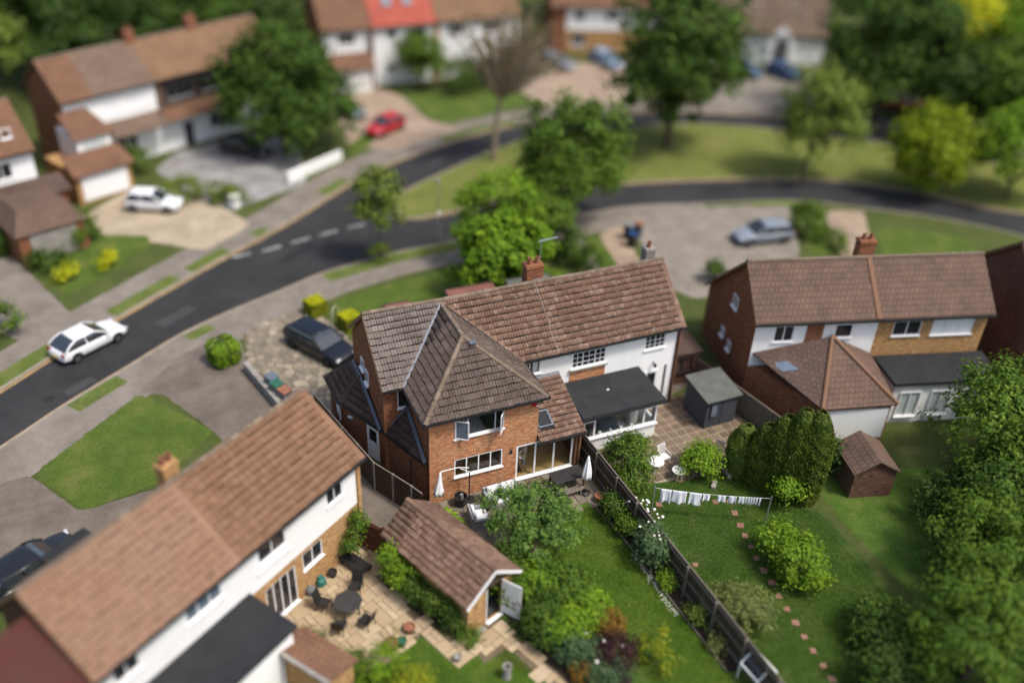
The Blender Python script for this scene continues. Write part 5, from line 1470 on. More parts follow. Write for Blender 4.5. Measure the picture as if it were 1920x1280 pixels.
f2, rf = gable_house('semi_detached_house', 'far white house pair with brown roof between the bare and the oval tree', (35.0, 61.6), -0.30, 12.5, 7.2, 5.0, 8.0, [(0, 12.5, roof_far_brown)],
    [(0.18, 1.8, -.05, 5.0, brick_brown), (1.8, 12.3, 2.6, 5.0, render_white), (1.8, 12.3, -.05, 2.6, brick_buff)], brick_brown, brick_brown, brick_brown,
    wins=[(2.6, 3.8, 3.6, 4.6, (1, 1)), (6.0, 7.6, 3.6, 4.6, (1, 1)), (2.4, 4.0, .9, 2.2, (1, 1)), (9.2, 10.4, 3.6, 4.6, (1, 1))])
f3, rf = gable_house('chalet_bungalow', 'far chalet with deep brown roof and dark arched porch at the top right', (50.5, 54.6), -0.42, 13, 8.0, 3.1, 8.2, [(0, 13, roof_far_grey)],
    [(0.18, 12.8, -.05, 3.1, render_white)], brick_brown, brick_brown, brick_brown, wins=[(2.2, 3.6, 1.0, 2.3, (1, 1))])
MB().extrude([(6.6, -.02, -.05), (9.6, -.02, -.05), (9.6, -.02, 2.6), (8.1, -.02, 4.1), (6.6, -.02, 2.6)], (0, .3, 0)).build('porch_gable', render_white, f3)
pts = [(7.3, -.06, 0)] + [(8.1 + .8 * math.cos(math.pi - t), -.06, 2.0 + .8 * math.sin(t)) for t in [k * math.pi / 8 for k in range(9)]] + [(8.9, -.06, 0)]
MB().poly(pts).build('arch_shade_panel', room_dark, f3)  # flat dark panel standing in for the shaded depth of the arch
window(f3, (3.2, 1.9, 5.1), (1, 0, 0), 2.4, .9, (1, 1, 1), setback=-.06); window(f3, (8.6, 1.9, 5.0), (1, 0, 0), 1.0, .8, (1,), glass=glass_sky, setback=-.06)

# ------------------------------------------------------------------ brick garage-shed with tiled roof in the left garden
SA = SHED_ANG
sg = thing('garden_building', 'buff brick garden building with brown tiled roof and open white door', 'outbuilding', (-1.12, -8.0, 0), SA)
# local x: along its length from the door end backwards is -x ; local y to the right of travel
SL = 5.40; SW = 2.62
Msg = Matrix.Translation((-1.12, -8.0, 0)) @ Matrix.Rotation(SA, 4, 'Z')
wz, rzh = 2.05, 3.14
m = MB()
m.poly([(.2, -.2, wz - .04), (-SL, -.2, wz - .04), (-SL, SW / 2, rzh), (.2, SW / 2, rzh)]); m.poly([(-SL, SW + .2, wz - .04), (.2, SW + .2, wz - .04), (.2, SW / 2, rzh), (-SL, SW / 2, rzh)])
srf = m.build('roof', underlay_m, sg)
t = TileRoof(srf, Msg, 260)
t.slope([(.2, -.2, wz - .04), (-SL, -.2, wz - .04), (-SL, SW / 2, rzh), (.2, SW / 2, rzh)], tile_shed, 0.21, 0.27)
t.slope([(-SL, SW + .2, wz - .04), (.2, SW + .2, wz - .04), (.2, SW / 2, rzh), (-SL, SW / 2, rzh)], tile_shed, 0.21, 0.27)
t.finish()
ridge_run(srf, (-SL, SW / 2, rzh + .03), (.2, SW / 2, rzh + .03), tile_shed, r=.11, step=.36)
m = MB(); wall(m, (-SL + .15, 0), (1, 0, 0), SL - .15, -.05, wz, n=(0, -1, 0)); wall(m, (0, SW), (-1, 0, 0), SL - .15, -.05, wz, n=(0, 1, 0)); m.build('side_wall', brick_buff, sg)
m = MB(); wall(m, (0, 0), (0, 1, 0), SW, -.05, wz, [(1.02, 1.92, .05, 2.04)], n=(1, 0, 0)); m.build('door_wall', brick_buff, sg)
m = MB(); m.poly([(.005, 0, wz), (.005, SW, wz), (.005, SW / 2, rzh - .05)]); m.build('gable', timber_dark, sg)
m = MB(); wall(m, (-SL + .15, SW), (0, -1, 0), SW, -.05, wz, n=(-1, 0, 0)); m.poly([(-SL + .15, SW, wz), (-SL + .15, 0, wz), (-SL + .15, SW / 2, rzh - .05)]); m.build('back_wall', brick_buff, sg)
m = MB(); m.beam((.21, -.24, wz - .09), (.21, SW / 2, rzh - .06), .04, .14); m.beam((.21, SW / 2, rzh - .06), (.21, SW + .24, wz - .09), .04, .14); m.build('bargeboard', upvc, sg)
m = MB(); m.box(-.02, .98, 0, .05, 1.03, 2.06); m.box(-.02, 1.91, 0, .05, 1.96, 2.06); m.box(-.02, 1.03, 0, .16, 1.91, .06); dfr = m.build('door_frame', upvc, sg)
dl = MB().box(0, -.02, .06, .86, .02, 2.02).build('door_leaf', upvc, sg, loc=(.06, 1.95, 0)); dl.rotation_euler[2] = 0.28
MB().box(.74, -.05, 1.0, .80, .05, 1.12).build('handle', metal_grey, dl)
for z in (.2, 1.15):
    MB().box(.12, -.028, z, .74, -.021, z + .7).build('door_panel', clad_white, dl)
MB().box(.02, .1, -.02, .3, .85, .06).build('doorstep', concrete_m, sg)
m = MB(); m.box(-2.5, .3, .02, -.2, SW - .2, .04); m.build('floor', room_dark, sg)

# grey garden shed on the right-hand patio
sh_ = thing('garden_shed', 'dark grey painted garden shed on the paved side of the right patio', 'shed', (15.62, 0.22, 0), 0.02)
SWd, SDp = 1.95, 1.95
m = MB(); m.box(0, 0, 0, SWd, SDp, 1.85); bd = m.build('carcass', room_dark, sh_)
for k in range(12):
    MB().box(-.012, -.012 - .01 * (k % 2) * 0, .02 + k * .153, SWd + .012, 0.0, .165 + k * .153).build('board', boards_grey, sh_)
    MB().box(-.014, .002, .02 + k * .153, 0.0, SDp - .002, .165 + k * .153).build('board', boards_grey, sh_)
m = MB(); m.extrude([(-.15, -.2, 1.86), (SWd + .15, -.2, 1.86), (SWd + .15, SDp + .15, 2.15), (-.15, SDp + .15, 2.15)], (0, 0, .06)); m.build('roof', shed_felt, sh_)
w = window(sh_, (.25, -.014, .75), (1, 0, 0), .5, .85, (1,), frame=boards_grey, setback=-.04, sill=False, glass=glass_sky)
MB().box(1.0, -.04, .08, 1.75, -.013, 1.78).build('shed_door', boards_grey, sh_)
# dark side sheds between the main and the right house
ss = thing('side_store', 'dark flat roofed store between the main house and the right gable', 'store', (15.5, 4.3, 0), -0.05)
MB().box(0, 0, -.02, 2.1, 3.6, 2.1).build('wall', brick_dark, ss)
MB().extrude([(-.1, -.15, 2.1), (2.25, -.15, 2.1), (2.25, 3.7, 2.35), (-.1, 3.7, 2.35)], (0, 0, .08)).build('roof', roof_dark, ss)
window(ss, (.4, 0, .9), (1, 0, 0), 1.3, .9, (1, 1), frame=gutter_m, setback=-.04)
# ------------------------------------------------------------------ vehicles
def make_car(label, loc, rz, paint, L=4.35, W=1.80, Hh=1.48, rim=None, glass=None, group=None, back=0.06, z=0.0, rb=.075):
    c = thing('car', label, 'car', (loc[0], loc[1], z), rz, group)
    k = Hh / 1.48
    prof = [(0.0, .62, .34, .80), (.015, .78, .28, .88), (.05, .94, .24, .95), (.14, .99, .22, 1.0), (.34, .97, .20, 1.0), (.52, .95, .20, 1.0), (.68, .93, .20, 1.0), (.76, .90, .21, .995), (.88, .82, .22, .97), (.955, .72, .24, .90), (.985, .60, .28, .82), (1.0, .48, .34, .70)]
    rings = []
    for f, zb, zl, wf in prof:
        x = (f - .5) * L; w = W / 2 * wf; zb *= k; zl *= k
        half = [(w * .86, zl), (w * .97, zl + .10), (w, zl + (zb - zl) * .55), (w * .975, zb - .09), (w * .90, zb - .02), (w * .55, zb + .015)]
        rings.append([(x, y, z_) for y, z_ in half] + [(x, -y, z_) for y, z_ in half[::-1]])
    m = MB(); m.loft(rings); bo = m.build('body', paint, c, smooth=True); ss_ = bo.modifiers.new('sub', 'SUBSURF'); ss_.levels = ss_.render_levels = 1
    # cabin
    zb = .95 * k
    def ring(x0, x1, wy, z_):
        return [((x0 - .5) * L, -wy, z_), ((x1 - .5) * L, -wy, z_), ((x1 - .5) * L, wy, z_), ((x0 - .5) * L, wy, z_)]
    b = ring(back, .725, W * .455, zb); mid = ring(back + rb * .47, .60, W * .415, zb + (Hh - zb) * .62); t = ring(back + rb, .515, W * .365, Hh - .03)
    for nm, i, j in (('windscreen', 1, 2), ('rear_window', 3, 0), ('side_window', 0, 1), ('side_window', 2, 3)):
        m = MB(); m.add([b[i], b[j], mid[j], mid[i], t[j], t[i]], [(0, 1, 2, 3), (3, 2, 4, 5)]); m.build(nm, glass or car_glass, c)
    m = MB()
    for i in range(4):
        m.beam(b[i], mid[i], .10, .07); m.beam(mid[i], t[i], .10, .07)
    for s in (0, 2):
        p = Vector(b[s]).lerp(Vector(b[s + 1]), .48); q = Vector(t[s]).lerp(Vector(t[s + 1]), .45); m.beam(p, q, .09, .05)
    m.build('pillar', paint, c)
    r0_ = ring(back + rb - .02, .535, W * .385, Hh - .06); r1_ = ring(back + rb - .005, .525, W * .365, Hh - .015); r2_ = ring(back + rb + .065, .47, W * .25, Hh + .02)
    m = MB(); m.loft([r0_, r1_, r2_]); m.build('roof', paint, c, smooth=True)
    for sx, sy in ((-.315, 1), (-.315, -1), (.305, 1), (.305, -1)):
        wx = sx * L; R_ = .325 * (1 + (k - 1) * .5)
        m = MB(); prof_w = [(R_ * .62, -.10), (R_ * .93, -.10), (R_, -.06), (R_, .06), (R_ * .93, .10), (R_ * .62, .10)]
        vs = []
        for r, d in prof_w:
            for a in range(20):
                th = 2 * math.pi * a / 20; vs.append((r * math.cos(th), d, r * math.sin(th)))
        fs = []
        for i in range(len(prof_w)):
            for a in range(20):
                i2 = (i + 1) % len(prof_w); fs.append((i * 20 + a, i * 20 + (a + 1) % 20, i2 * 20 + (a + 1) % 20, i2 * 20 + a))
        m.add(vs, fs); wl = m.build('wheel', rubber, c, (wx, sy * (W / 2 - .075), R_))
        m = MB(); m.tube((0, -.085, 0), (0, .085, 0), R_ * .20, R_ * .20, 10)
        for a in range(7):
            th = 2 * math.pi * a / 7; m.beam((0, sy * .075, 0), (R_ * .62 * math.cos(th), sy * .085, R_ * .62 * math.sin(th)), .07, .025, up=(0, 1, 0))
        m.build('rim', rim or alloy, wl)
        m = MB(); arch = []
        for a in range(11):
            th = math.pi * a / 10; arch.append((wx + (R_ + .06) * math.cos(th), R_ + (R_ + .06) * math.sin(th)))
        m.poly([(x, sy * (W / 2 + .003), z_) for x, z_ in arch]); m.build('wheel_arch', rubber, c)
    for sy in (1, -1):
        m = MB(); m.add([(.487 * L, sy * W * .22, .60 * k), (.470 * L, sy * W * .415, .62 * k), (.435 * L, sy * W * .455, .70 * k), (.455 * L, sy * W * .28, .70 * k), (.49 * L, sy * W * .25, .66 * k)], [(0, 1, 2, 3, 4)]); 
        MB().cbox((.462 * L, sy * W * .355, .60 * k), .16, .36, .11, rz=-sy * .35).build('headlight', lamp_clear, c, bevel=.03)
        MB().cbox((-.478 * L, sy * W * .37, .74 * k), .12, .34, .13, rz=sy * .25).build('tail_light', lamp_red, c, bevel=.03)
        m = MB(); m.cbox((.165 * L, sy * (W / 2 + .07), .93 * k), .13, .19, .13, top=.8); m.build('mirror', paint, c, bevel=.03)
        MB().box(-.02 * L, sy * W * .5 - .01, .74 * k, .02 * L, sy * W * .5 + .012, .77 * k).build('door_handle', paint, c)
    MB().box(.488 * L, -.34, .32 * k, .502 * L, .34, .44 * k).build('grille', gutter_m, c)
    MB().box(-.505 * L, -.26, .52 * k, -.492 * L, .26, .63 * k).build('number_plate', plate_yellow, c)
    return c

make_car('glossy navy estate car parked on the crazy paved drive', (-1.75, 14.35), math.radians(-60.5), paint_navy, 4.7, 1.86, 1.49, rim=alloy_dark, back=.025, rb=.09)
make_car('white car driving along the road at the left', (-14.15, 19.5), math.radians(32), paint_white, 4.3, 1.8, 1.36, z=-.10, back=.05, rb=.19)
make_car('white hatchback parked on the tan driveway by the garage', (-8.7, 36.5), math.radians(-25), paint_white, 4.0, 1.75, 1.46)
make_car('black car half hidden under the large tree by the grey forecourt', (-.6, 44.6), math.radians(-40), paint_black, 4.2, 1.78, 1.45)
make_car('bright red hatchback beside the pink driveway', (11.7, 45.6), math.radians(-148), paint_red, 3.9, 1.75, 1.5)
make_car('dark slate car behind the red hatchback', (9.4, 50.6), math.radians(-60), paint_grey, 4.1, 1.76, 1.46)
make_car('silver car parked on the wide concrete drive at right', (31.7, 17.5), math.radians(172), paint_silver, 4.5, 1.82, 1.46)
make_car('small silver car before the far brown roofed pair', (34.0, 57.3), math.radians(-60), paint_silver, 4.0, 1.74, 1.45)
make_car('pale blue car left of the oval tree crown', (39.4, 56.6), math.radians(-75), paint_blue, 4.2, 1.76, 1.47)
make_car('blue car nearest the oval tree before the chalet', (52.2, 49.6), math.radians(-70), paint_dblue, 4.0, 1.74, 1.46)
make_car('dark blue car right before the chalet porch', (55.9, 47.6), math.radians(-70), paint_dblue, 4.2, 1.78, 1.5)
make_car('dark red car in the deep shade under the far trees', (62.0, 36.2), math.radians(-20), paint_red, 4.0, 1.75, 1.46)
make_car('dark car behind the ridge of the near left house', (-17.3, 1.8), math.radians(32), paint_black, 4.3, 1.8, 1.5)

# ------------------------------------------------------------------ fences, gates, walls
def board_fence(label, pts, h, posts, side=1, mat=None, post_mat=None, rail_mat=None, bw=0.15, name='fence', rails=(0.25, 0.95, 1.6), cat='fence', cap_rail=True, post_extra=.04):
    f = thing(name, label, cat, (pts[0][0], pts[0][1], 0))
    o = Vector((pts[0][0], pts[0][1], 0))
    bm = {}
    for a, b in zip(pts[:-1], pts[1:]):
        a_, b_ = Vector((a[0], a[1], 0)) - o, Vector((b[0], b[1], 0)) - o
        d = (b_ - a_); L = d.length; d.normalize(); n = Vector((-d.y, d.x, 0)) * side; ang = math.atan2(d.y, d.x)
        nb = max(1, round(L / bw)); w = L / nb
        key = round(w, 3)
        if key not in bm:
            mb = MB(); mb.add([(0, -.012, .12), (w - .008, -.004, .12), (w - .008, .008, .12), (0, .012, .12), (0, -.012, h), (w - .008, -.004, h), (w - .008, .008, h), (0, .012, h)], [(3, 2, 1, 0), (4, 5, 6, 7), (0, 1, 5, 4), (1, 2, 6, 5), (2, 3, 7, 6), (3, 0, 4, 7)])
            bm[key] = mb.mesh('board', mat or timber_dark)
        for k in range(nb):
            p = a_ + d * (k * w)
            ob = link('board', bm[key], f, (p.x, p.y, random.uniform(-.012, .012))); ob.rotation_euler = (0, random.uniform(-.01, .01), ang)
        for rzv in rails:
            MB().beam(a_ + n * .045 + Vector((0, 0, rzv)), b_ + n * .045 + Vector((0, 0, rzv)), .05, .08).build('rail', rail_mat or timber_dark, f)
        MB().beam(a_ + Vector((0, 0, .06)), b_ + Vector((0, 0, .06)), .035, .13).build('gravel_board', rail_mat or timber_dark, f)
        if cap_rail:
            MB().beam(a_ + Vector((0, 0, h + .015)), b_ + Vector((0, 0, h + .015)), .06, .03).build('capping_rail', timber_grey, f)
    for p in posts:
        MB().cbox((p[0] - o.x, p[1] - o.y, -.02), .10, .10, h + post_extra, rz=math.atan2(pts[-1][1] - pts[0][1], pts[-1][0] - pts[0][0])).build('post', post_mat or timber_grey, f)
    return f

fx = lambda y: 8.27 + (0.35 - y) * 0.0285
board_fence('tall dark timber fence with posts dividing the middle and right lawns', [(fx(.6), .6), (fx(-16.6), -16.6)], 1.78, [(fx(y) - .10, y) for y in (-1.3, -3.25, -5.1, -7.2, -9.35, -11.45, -13.5, -15.6)], side=-1, rail_mat=timber_grey)
board_fence('weathered dark fence along the passage beside the brick annex', [(-3.55, 8.2), (-2.85, 5.0), (-2.15, 1.9), (-0.98, -0.3), (-0.70, -0.95)], 1.72, [(-2.86, 5.0), (-2.5, 3.5), (-2.15, 1.9), (-1.55, .8), (-0.98, -0.3)], side=1, post_mat=concrete_m)
board_fence('grey fence between the grey shed and the right brick wall', [(17.55, 4.0), (18.3, .2), (18.9, -3.0)], 1.6, [(17.55, 4.0), (18.0, 2.0), (18.3, .2), (18.6, -1.4)], side=1, mat=timber_grey)
board_fence('short brown fence beside the front bins', [(20.0, 16.0), (16.9, 11.6)], 1.1, [(20.0, 16.0), (18.5, 13.8), (16.9, 11.6)], side=1)
gt = thing('garden_gate', 'dark red timber gate beside the near left house corner', 'gate', (-3.98, -1.25, 0), math.atan2(-1.22, .95))
for k in range(9):
    MB().box(k * .165, -.015, .06, k * .165 + .155, .015, 1.72 + .06 * math.sin(k / 8 * math.pi)).build('board', timber_red, gt)
for z in (.3, 1.0, 1.55):
    MB().box(0, -.05, z, 1.49, -.017, z + .1).build('ledge', timber_red, gt)
for x in (-.09, 1.5):
    MB().box(x, -.05, 0, x + .09, .05, 1.85).build('post', timber_red, gt)
def low_wall(label, a, b, w, h, mat, cop):
    t_ = thing('garden_wall', label, 'wall', (a[0], a[1], 0)); e_ = (b[0] - a[0], b[1] - a[1])
    MB().beam((0, 0, h / 2), (*e_, h / 2), w, h).build('wall_body', mat, t_)
    MB().beam((0, 0, h + .03), (*e_, h + .03), w + .08, .06).build('coping', cop, t_)
low_wall('low white front wall beside the grey forecourt', (1.42, 37.91, 0.00), (6.51, 41.05, 0.00), .24, .75, render_white, render_white)
low_wall('low stone wall between the crazy paving and the left drive', (-6.16, 13.95, 0.00), (-5.04, 9.28, 0.00), .22, .55, concrete_m, concrete_m)
low_wall('stub white gate pier wall by the grey forecourt', (-3.40, 34.68, 0.00), (-2.92, 35.18, 0.00), .5, .95, render_white, render_white)

# street lamp and sign post
lp = thing('street_lamp', 'slim grey street lamp on the verge behind the main house', 'street lamp', (9.28, 24.79, 0))
MB().tube((0, 0, 0), (0, 0, 1.3), .075, .07, 10).build('base_column', metal_grey, lp)
MB().tube((0, 0, 1.3), (0, 0, 4.9), .05, .038, 10).build('column', metal_grey, lp)
MB().beam((0, -.02, 4.92), (-.25, -.45, 4.98), .06, .05).build('arm', metal_grey, lp)
MB().cbox((-.28, -.5, 4.93), .20, .46, .09, rz=.5, top=.7).build('lantern', plastic_grey, lp)
MB().cbox((0, -.06, 2.2), .26, .03, .30).build('sign_plate', plastic_white, lp)

# wheelie bins
def bin_(label, loc, rz, body, lid, s=1.0):
    t_ = thing('wheelie_bin', label, 'bin', (loc[0], loc[1], 0), rz)
    m = MB(); m.cbox((0, 0, .1), .48 * s, .54 * s, .88 * s, top=1.16); m.build('body', body, t_)
    m = MB(); m.extrude([(-.29 * s, -.34 * s, .98 * s), (.29 * s, -.34 * s, .98 * s), (.29 * s, .30 * s, 1.04 * s), (-.29 * s, .30 * s, 1.04 * s)], (0, 0, .05)); m.build('lid', lid, t_)
    for sx in (-1, 1):
        MB().tube((sx * .20 * s, .25 * s, .12), (sx * .27 * s, .25 * s, .12), .12, .12, 12).build('wheel', rubber, t_)
bin_('slate lidded bin nearest the street by the left stone wall', (-5.15, 11.47, 1.00), .5, plastic_grey, paint_grey)
bin_('green lidded bin in the row by the left stone wall', (-5.04, 10.75, 1.00), .5, plastic_grey, plastic_green)
bin_('brown lidded bin in the row by the left stone wall', (-4.76, 10.03, 1.00), .5, plastic_grey, terracotta)
bin_('black bin with bright blue lid by the brown front fence', (22.10, 19.79, 0.00), .6, gutter_m, plastic_blue)
bin_('black bin behind the blue lidded one by the front fence', (22.52, 21.02, 0.00), .6, gutter_m, plastic_grey)
bin_('small bin with orange brown lid by the front fence', (23.35, 21.08, 0.00), .6, plastic_grey, terracotta)
bin_('black wheelie bin at the hidden end of the annex passage', (-2.95, 6.1), .3, gutter_m, gutter_m)

# ------------------------------------------------------------------ middle patio furniture
def sofa(label, loc, rz, w, d, seats, corner=False):
    t_ = thing('garden_sofa', label, 'sofa', (*loc, 0), rz)
    MB().box(-w / 2, -d / 2, .04, w / 2, d / 2, .30).build('base', wicker_grey, t_, bevel=.02)
    MB().box(-w / 2, d / 2 - .14, .302, w / 2, d / 2, .76).build('back', wicker_grey, t_, bevel=.02)
    for s in (-1, 1):
        if corner and s > 0: continue
        x = s * (w / 2 - .07); MB().box(x - .07, -d / 2, .302, x + .07, d / 2 - .142, .60).build('arm', wicker_grey, t_, bevel=.02)
    iw = w - (.30 if not corner else .16)
    for k in range(seats):
        x0 = -w / 2 + .15 + k * iw / seats
        MB().box(x0 + .01, -d / 2 + .01, .31, x0 + iw / seats - .01, d / 2 - .16, .44).build('seat_cushion', fabric_white, t_, bevel=.04)
        b_ = MB().box(x0 + .02, -.07, 0, x0 + iw / seats - .02, .07, .42).build('back_cushion', fabric_white, t_, loc=(0, d / 2 - .25, .44), bevel=.05); b_.rotation_euler[0] = -.18
    return t_
sofa('grey wicker two seat sofa with white cushions against the brick wall', (3.35, -1.0), .03, 1.75, .95, 2)
sofa('grey wicker armchair with white cushion nearest the tiled garden building', (1.75, -1.95), math.radians(82), 1.1, .9, 1)
pl = thing('black_planter', 'black tub with odds and ends against the brick wall', 'tub', (1.35, -.62, 0))
MB().lathe([(.22, 0), (.30, .55), (.33, .58), (.33, .62), (.28, .62), (.26, .4)], (0, 0, 0), 18).build('tub', gutter_m, pl)
MB().cbox((.05, .02, .40), .16, .12, .30, rz=.4).build('watering_can', metal_grey, pl)
# left cantilever parasol, closed
pa = thing('cantilever_parasol', 'closed white cantilever parasol beside the lower kitchen window', 'parasol', (1.85, -.45, 0))
MB().tube((0, 0, 0), (0, 0, 2.15), .035, .035, 8).build('mast', metal_black, pa)
MB().cbox((0, 0, 0), .6, .5, .08).build('base', metal_black, pa)
m = MB(); m.path([(0, 0, 2.1), (-.6, -.05, 2.35), (-1.5, -.15, 2.45)], .025, 6); m.path([(.3, -.1, 1.7), (-.5, -.06, 2.25)], .02, 6); m.build('arm', plastic_white, pa)
rings = []
for i in range(7):
    f = i / 6; r = .04 + .20 * f ** 1.2; cx, cy, z_ = -1.52 - .12 * f, -.16 - .05 * f, 2.44 - 1.35 * f; ring = []
    for a in range(20):
        th = 2 * math.pi * a / 20; rr = r * (1 + .28 * math.cos(th * 5) * f); ring.append((cx + rr * math.cos(th), cy + rr * .7 * math.sin(th), z_))
    rings.append(ring)
MB().loft(rings).build('canopy', fabric_white, pa, smooth=True)
# right closed parasol with timber pole
pb = thing('garden_parasol', 'closed white parasol on a wooden pole leaning by the dividing fence', 'parasol', (7.35, -2.0, 0))
MB().lathe([(.26, 0), (.26, .08), (.10, .14), (.06, .30), (.03, .30)], (0, 0, .01), 16).build('base', gutter_m, pb)
MB().tube((0, 0, .05), (.10, .16, 2.25), .024, .022, 8).build('pole', wood_mid, pb)
rings = []
for i in range(8):
    f = i / 7; r = .03 + .19 * min(1, f * 1.3) * (1.0 if f < .8 else 1.0 - .25 * (f - .8)); z_ = 2.25 - 1.3 * f; ring = []
    for a in range(24):
        th = 2 * math.pi * a / 24; rr = r * (1 + .25 * math.cos(th * 6)); ring.append((.10 - .057 * f * 1 + rr * math.cos(th), .16 - .09 * f + rr * math.sin(th), z_))
    rings.append(ring)
MB().loft(rings).build('canopy', fabric_white, pb, smooth=True)
# slatted table and bench
tb = thing('garden_table', 'long dark slatted table in front of the patio doors', 'table', (6.75, -1.15, 0), .05)
for k in range(7):
    MB().box(-.85, -.45 + k * .13, .70, .85, -.45 + k * .13 + .115, .735).build('slat', table_black, tb)
for sx in (-.75, .75):
    for sy in (-.38, .36):
        MB().box(sx - .035, sy - .035, 0, sx + .035, sy + .035, .70).build('leg', table_black, tb)
bn = thing('garden_bench', 'low grey bench below the dark slatted table', 'bench', (6.7, -1.95, 0), .05)
for k in range(3):
    MB().box(-.45, -.18 + k * .12, .40, .45, -.08 + k * .12, .43).build('slat', timber_grey, bn)
for sx in (-.38, .38):
    MB().box(sx - .03, -.16, 0, sx + .03, .16, .40).build('leg', timber_grey, bn)
def pot(label, loc, r, h, mat, soil=True, name='plant_pot', cat='pot'):
    t_ = thing(name, label, cat, (loc[0], loc[1], 0))
    MB().lathe([(r * .72, 0), (r * .95, h * .82), (r * 1.05, h * .84), (r * 1.05, h), (r * .88, h), (r * .84, h * .8)], (0, 0, .03), 16).build('vessel', mat, t_)
    MB().lathe([(0.01, 0), (r * .84, 0)], (0, 0, h * .84), 16).build('soil', soil_m, t_)
    return t_
pot('round terracotta pot against the dividing fence', (7.75, -2.75), .24, .36, terracotta)
tg = thing('trough', 'long black trough beside the back of the tiled garden building', 'trough', (0.75, -3.05, 0), SHED_ANG)
MB().box(-.9, -.17, 0, .9, .17, .40).build('trough_box', gutter_m, tg); MB().box(-.86, -.13, .38, .86, .13, .405).build('soil', soil_m, tg)

# ------------------------------------------------------------------ left patio furniture
ot = thing('octagonal_table', 'black octagonal patio table on the buff slabs', 'table', (-5.35, -5.0, 0), .2)
MB().prism([(.62 * math.cos(math.pi / 8 + k * math.pi / 4), .62 * math.sin(math.pi / 8 + k * math.pi / 4)) for k in range(8)], .70, .735).build('table_top', table_black, ot)
for k in range(4):
    a = math.pi / 4 + k * math.pi / 2; MB().beam((.42 * math.cos(a), .42 * math.sin(a), .69), (.5 * math.cos(a), .5 * math.sin(a), 0), .05, .05).build('leg', metal_black, ot)
def patio_chair(label, loc, rz):
    t_ = thing('patio_chair', label, 'chair', (*loc, 0), rz, 'black chairs round the octagonal table')
    MB().box(-.25, -.25, .42, .25, .25, .455).build('seat', wicker_black, t_)
    b_ = MB().box(-.25, -.015, 0, .25, .015, .62).build('backrest', wicker_black, t_, loc=(0, .25, .44)); b_.rotation_euler[0] = -.25
    for sx in (-.24, .24):
        for sy, dy in ((-.23, 0), (.23, .06)):
            MB().beam((sx, sy, .42), (sx, sy + dy, 0), .03, .03).build('leg', metal_black, t_)
        MB().path([(sx, .26, .62), (sx, -.2, .64), (sx, -.24, .42)], .018, 6).build('arm', metal_black, t_)
patio_chair('black chair on the house side of the octagonal table', (-6.25, -4.45), math.radians(50))
patio_chair('black chair at the gate side of the octagonal table', (-4.75, -4.05), math.radians(-30))
patio_chair('black chair nearest the plant pots at the octagonal table', (-4.85, -5.95), math.radians(-140))
patio_chair('black chair on the near side of the octagonal table', (-5.95, -5.85), math.radians(150))
lg = thing('sun_lounger', 'black woven sun lounger by the near left house wall', 'sun lounger', (-4.50, -2.42, 0.00), SHED_ANG + math.pi + .12)
MB().box(-.95, -.33, .28, .45, .33, .34).build('seat', wicker_black, lg)
b_ = MB().box(0, -.33, 0, .75, .33, .05).build('backrest', wicker_black, lg, loc=(.45, 0, .30)); b_.rotation_euler[1] = -.6
for sx in (-.85, .35):
    for sy in (-.28, .28):
        MB().box(sx - .03, sy - .03, 0, sx + .03, sy + .03, .28).build('leg', metal_black, lg)
for sy in (-.36, .36):
    MB().path([(-.2, sy, .30), (-.2, sy, .52), (.5, sy, .56), (.5, sy, .32)], .02, 6).build('arm', metal_black, lg)
pot('terracotta pot with dark soil at the edge of the left lawn', (-4.20, -7.43, 0.00), .27, .42, terracotta)
pot('green glazed pot beside the terracotta one', (-3.77, -7.43, 0.00), .19, .34, plastic_green)
pot('pot holding a spiky agave on the buff slabs', (-3.27, -6.88, 0.00), .24, .34, terracotta)
pot('small stone pot on the garden path corner', (-1.92, -8.95, 0.00), .17, .28, concrete_m)
cp = thing('chimney_pot_planter', 'tall old chimney pot standing on the small near lawn', 'planter', (-0.37, -10.38, 0.00))
MB().lathe([(.20, 0), (.17, .10), (.15, .55), (.19, .60), (.19, .68), (.13, .68), (.11, .2)], (0, 0, 0), 18).build('pot', concrete_m, cp)
bb = thing('garden_bag', 'teal plastic bag against the buff brick wall', 'bag', (-6.04, -3.09, 0.00))
MB().lathe([(.16, 0), (.24, .15), (.20, .36), (.08, .46), (.12, .52)], (0, 0, 0), 10).build('sack', plastic_teal, bb)
gb_ = thing('gas_bottle', 'squat grey gas bottle by the french doors of the left house', 'gas bottle', (-6.58, -3.39, 0.00))
MB().lathe([(.18, 0), (.22, .06), (.22, .30), (.14, .40), (.06, .42)], (0, 0, 0), 14).build('cylinder', plastic_grey, gb_); MB().lathe([(.05, 0), (.05, .07), (.03, .09)], (0, 0, .42), 8).build('valve', metal_grey, gb_)
pot('black pot standing below the left house window', (-5.46, -2.79, 0.00), .2, .3, gutter_m)

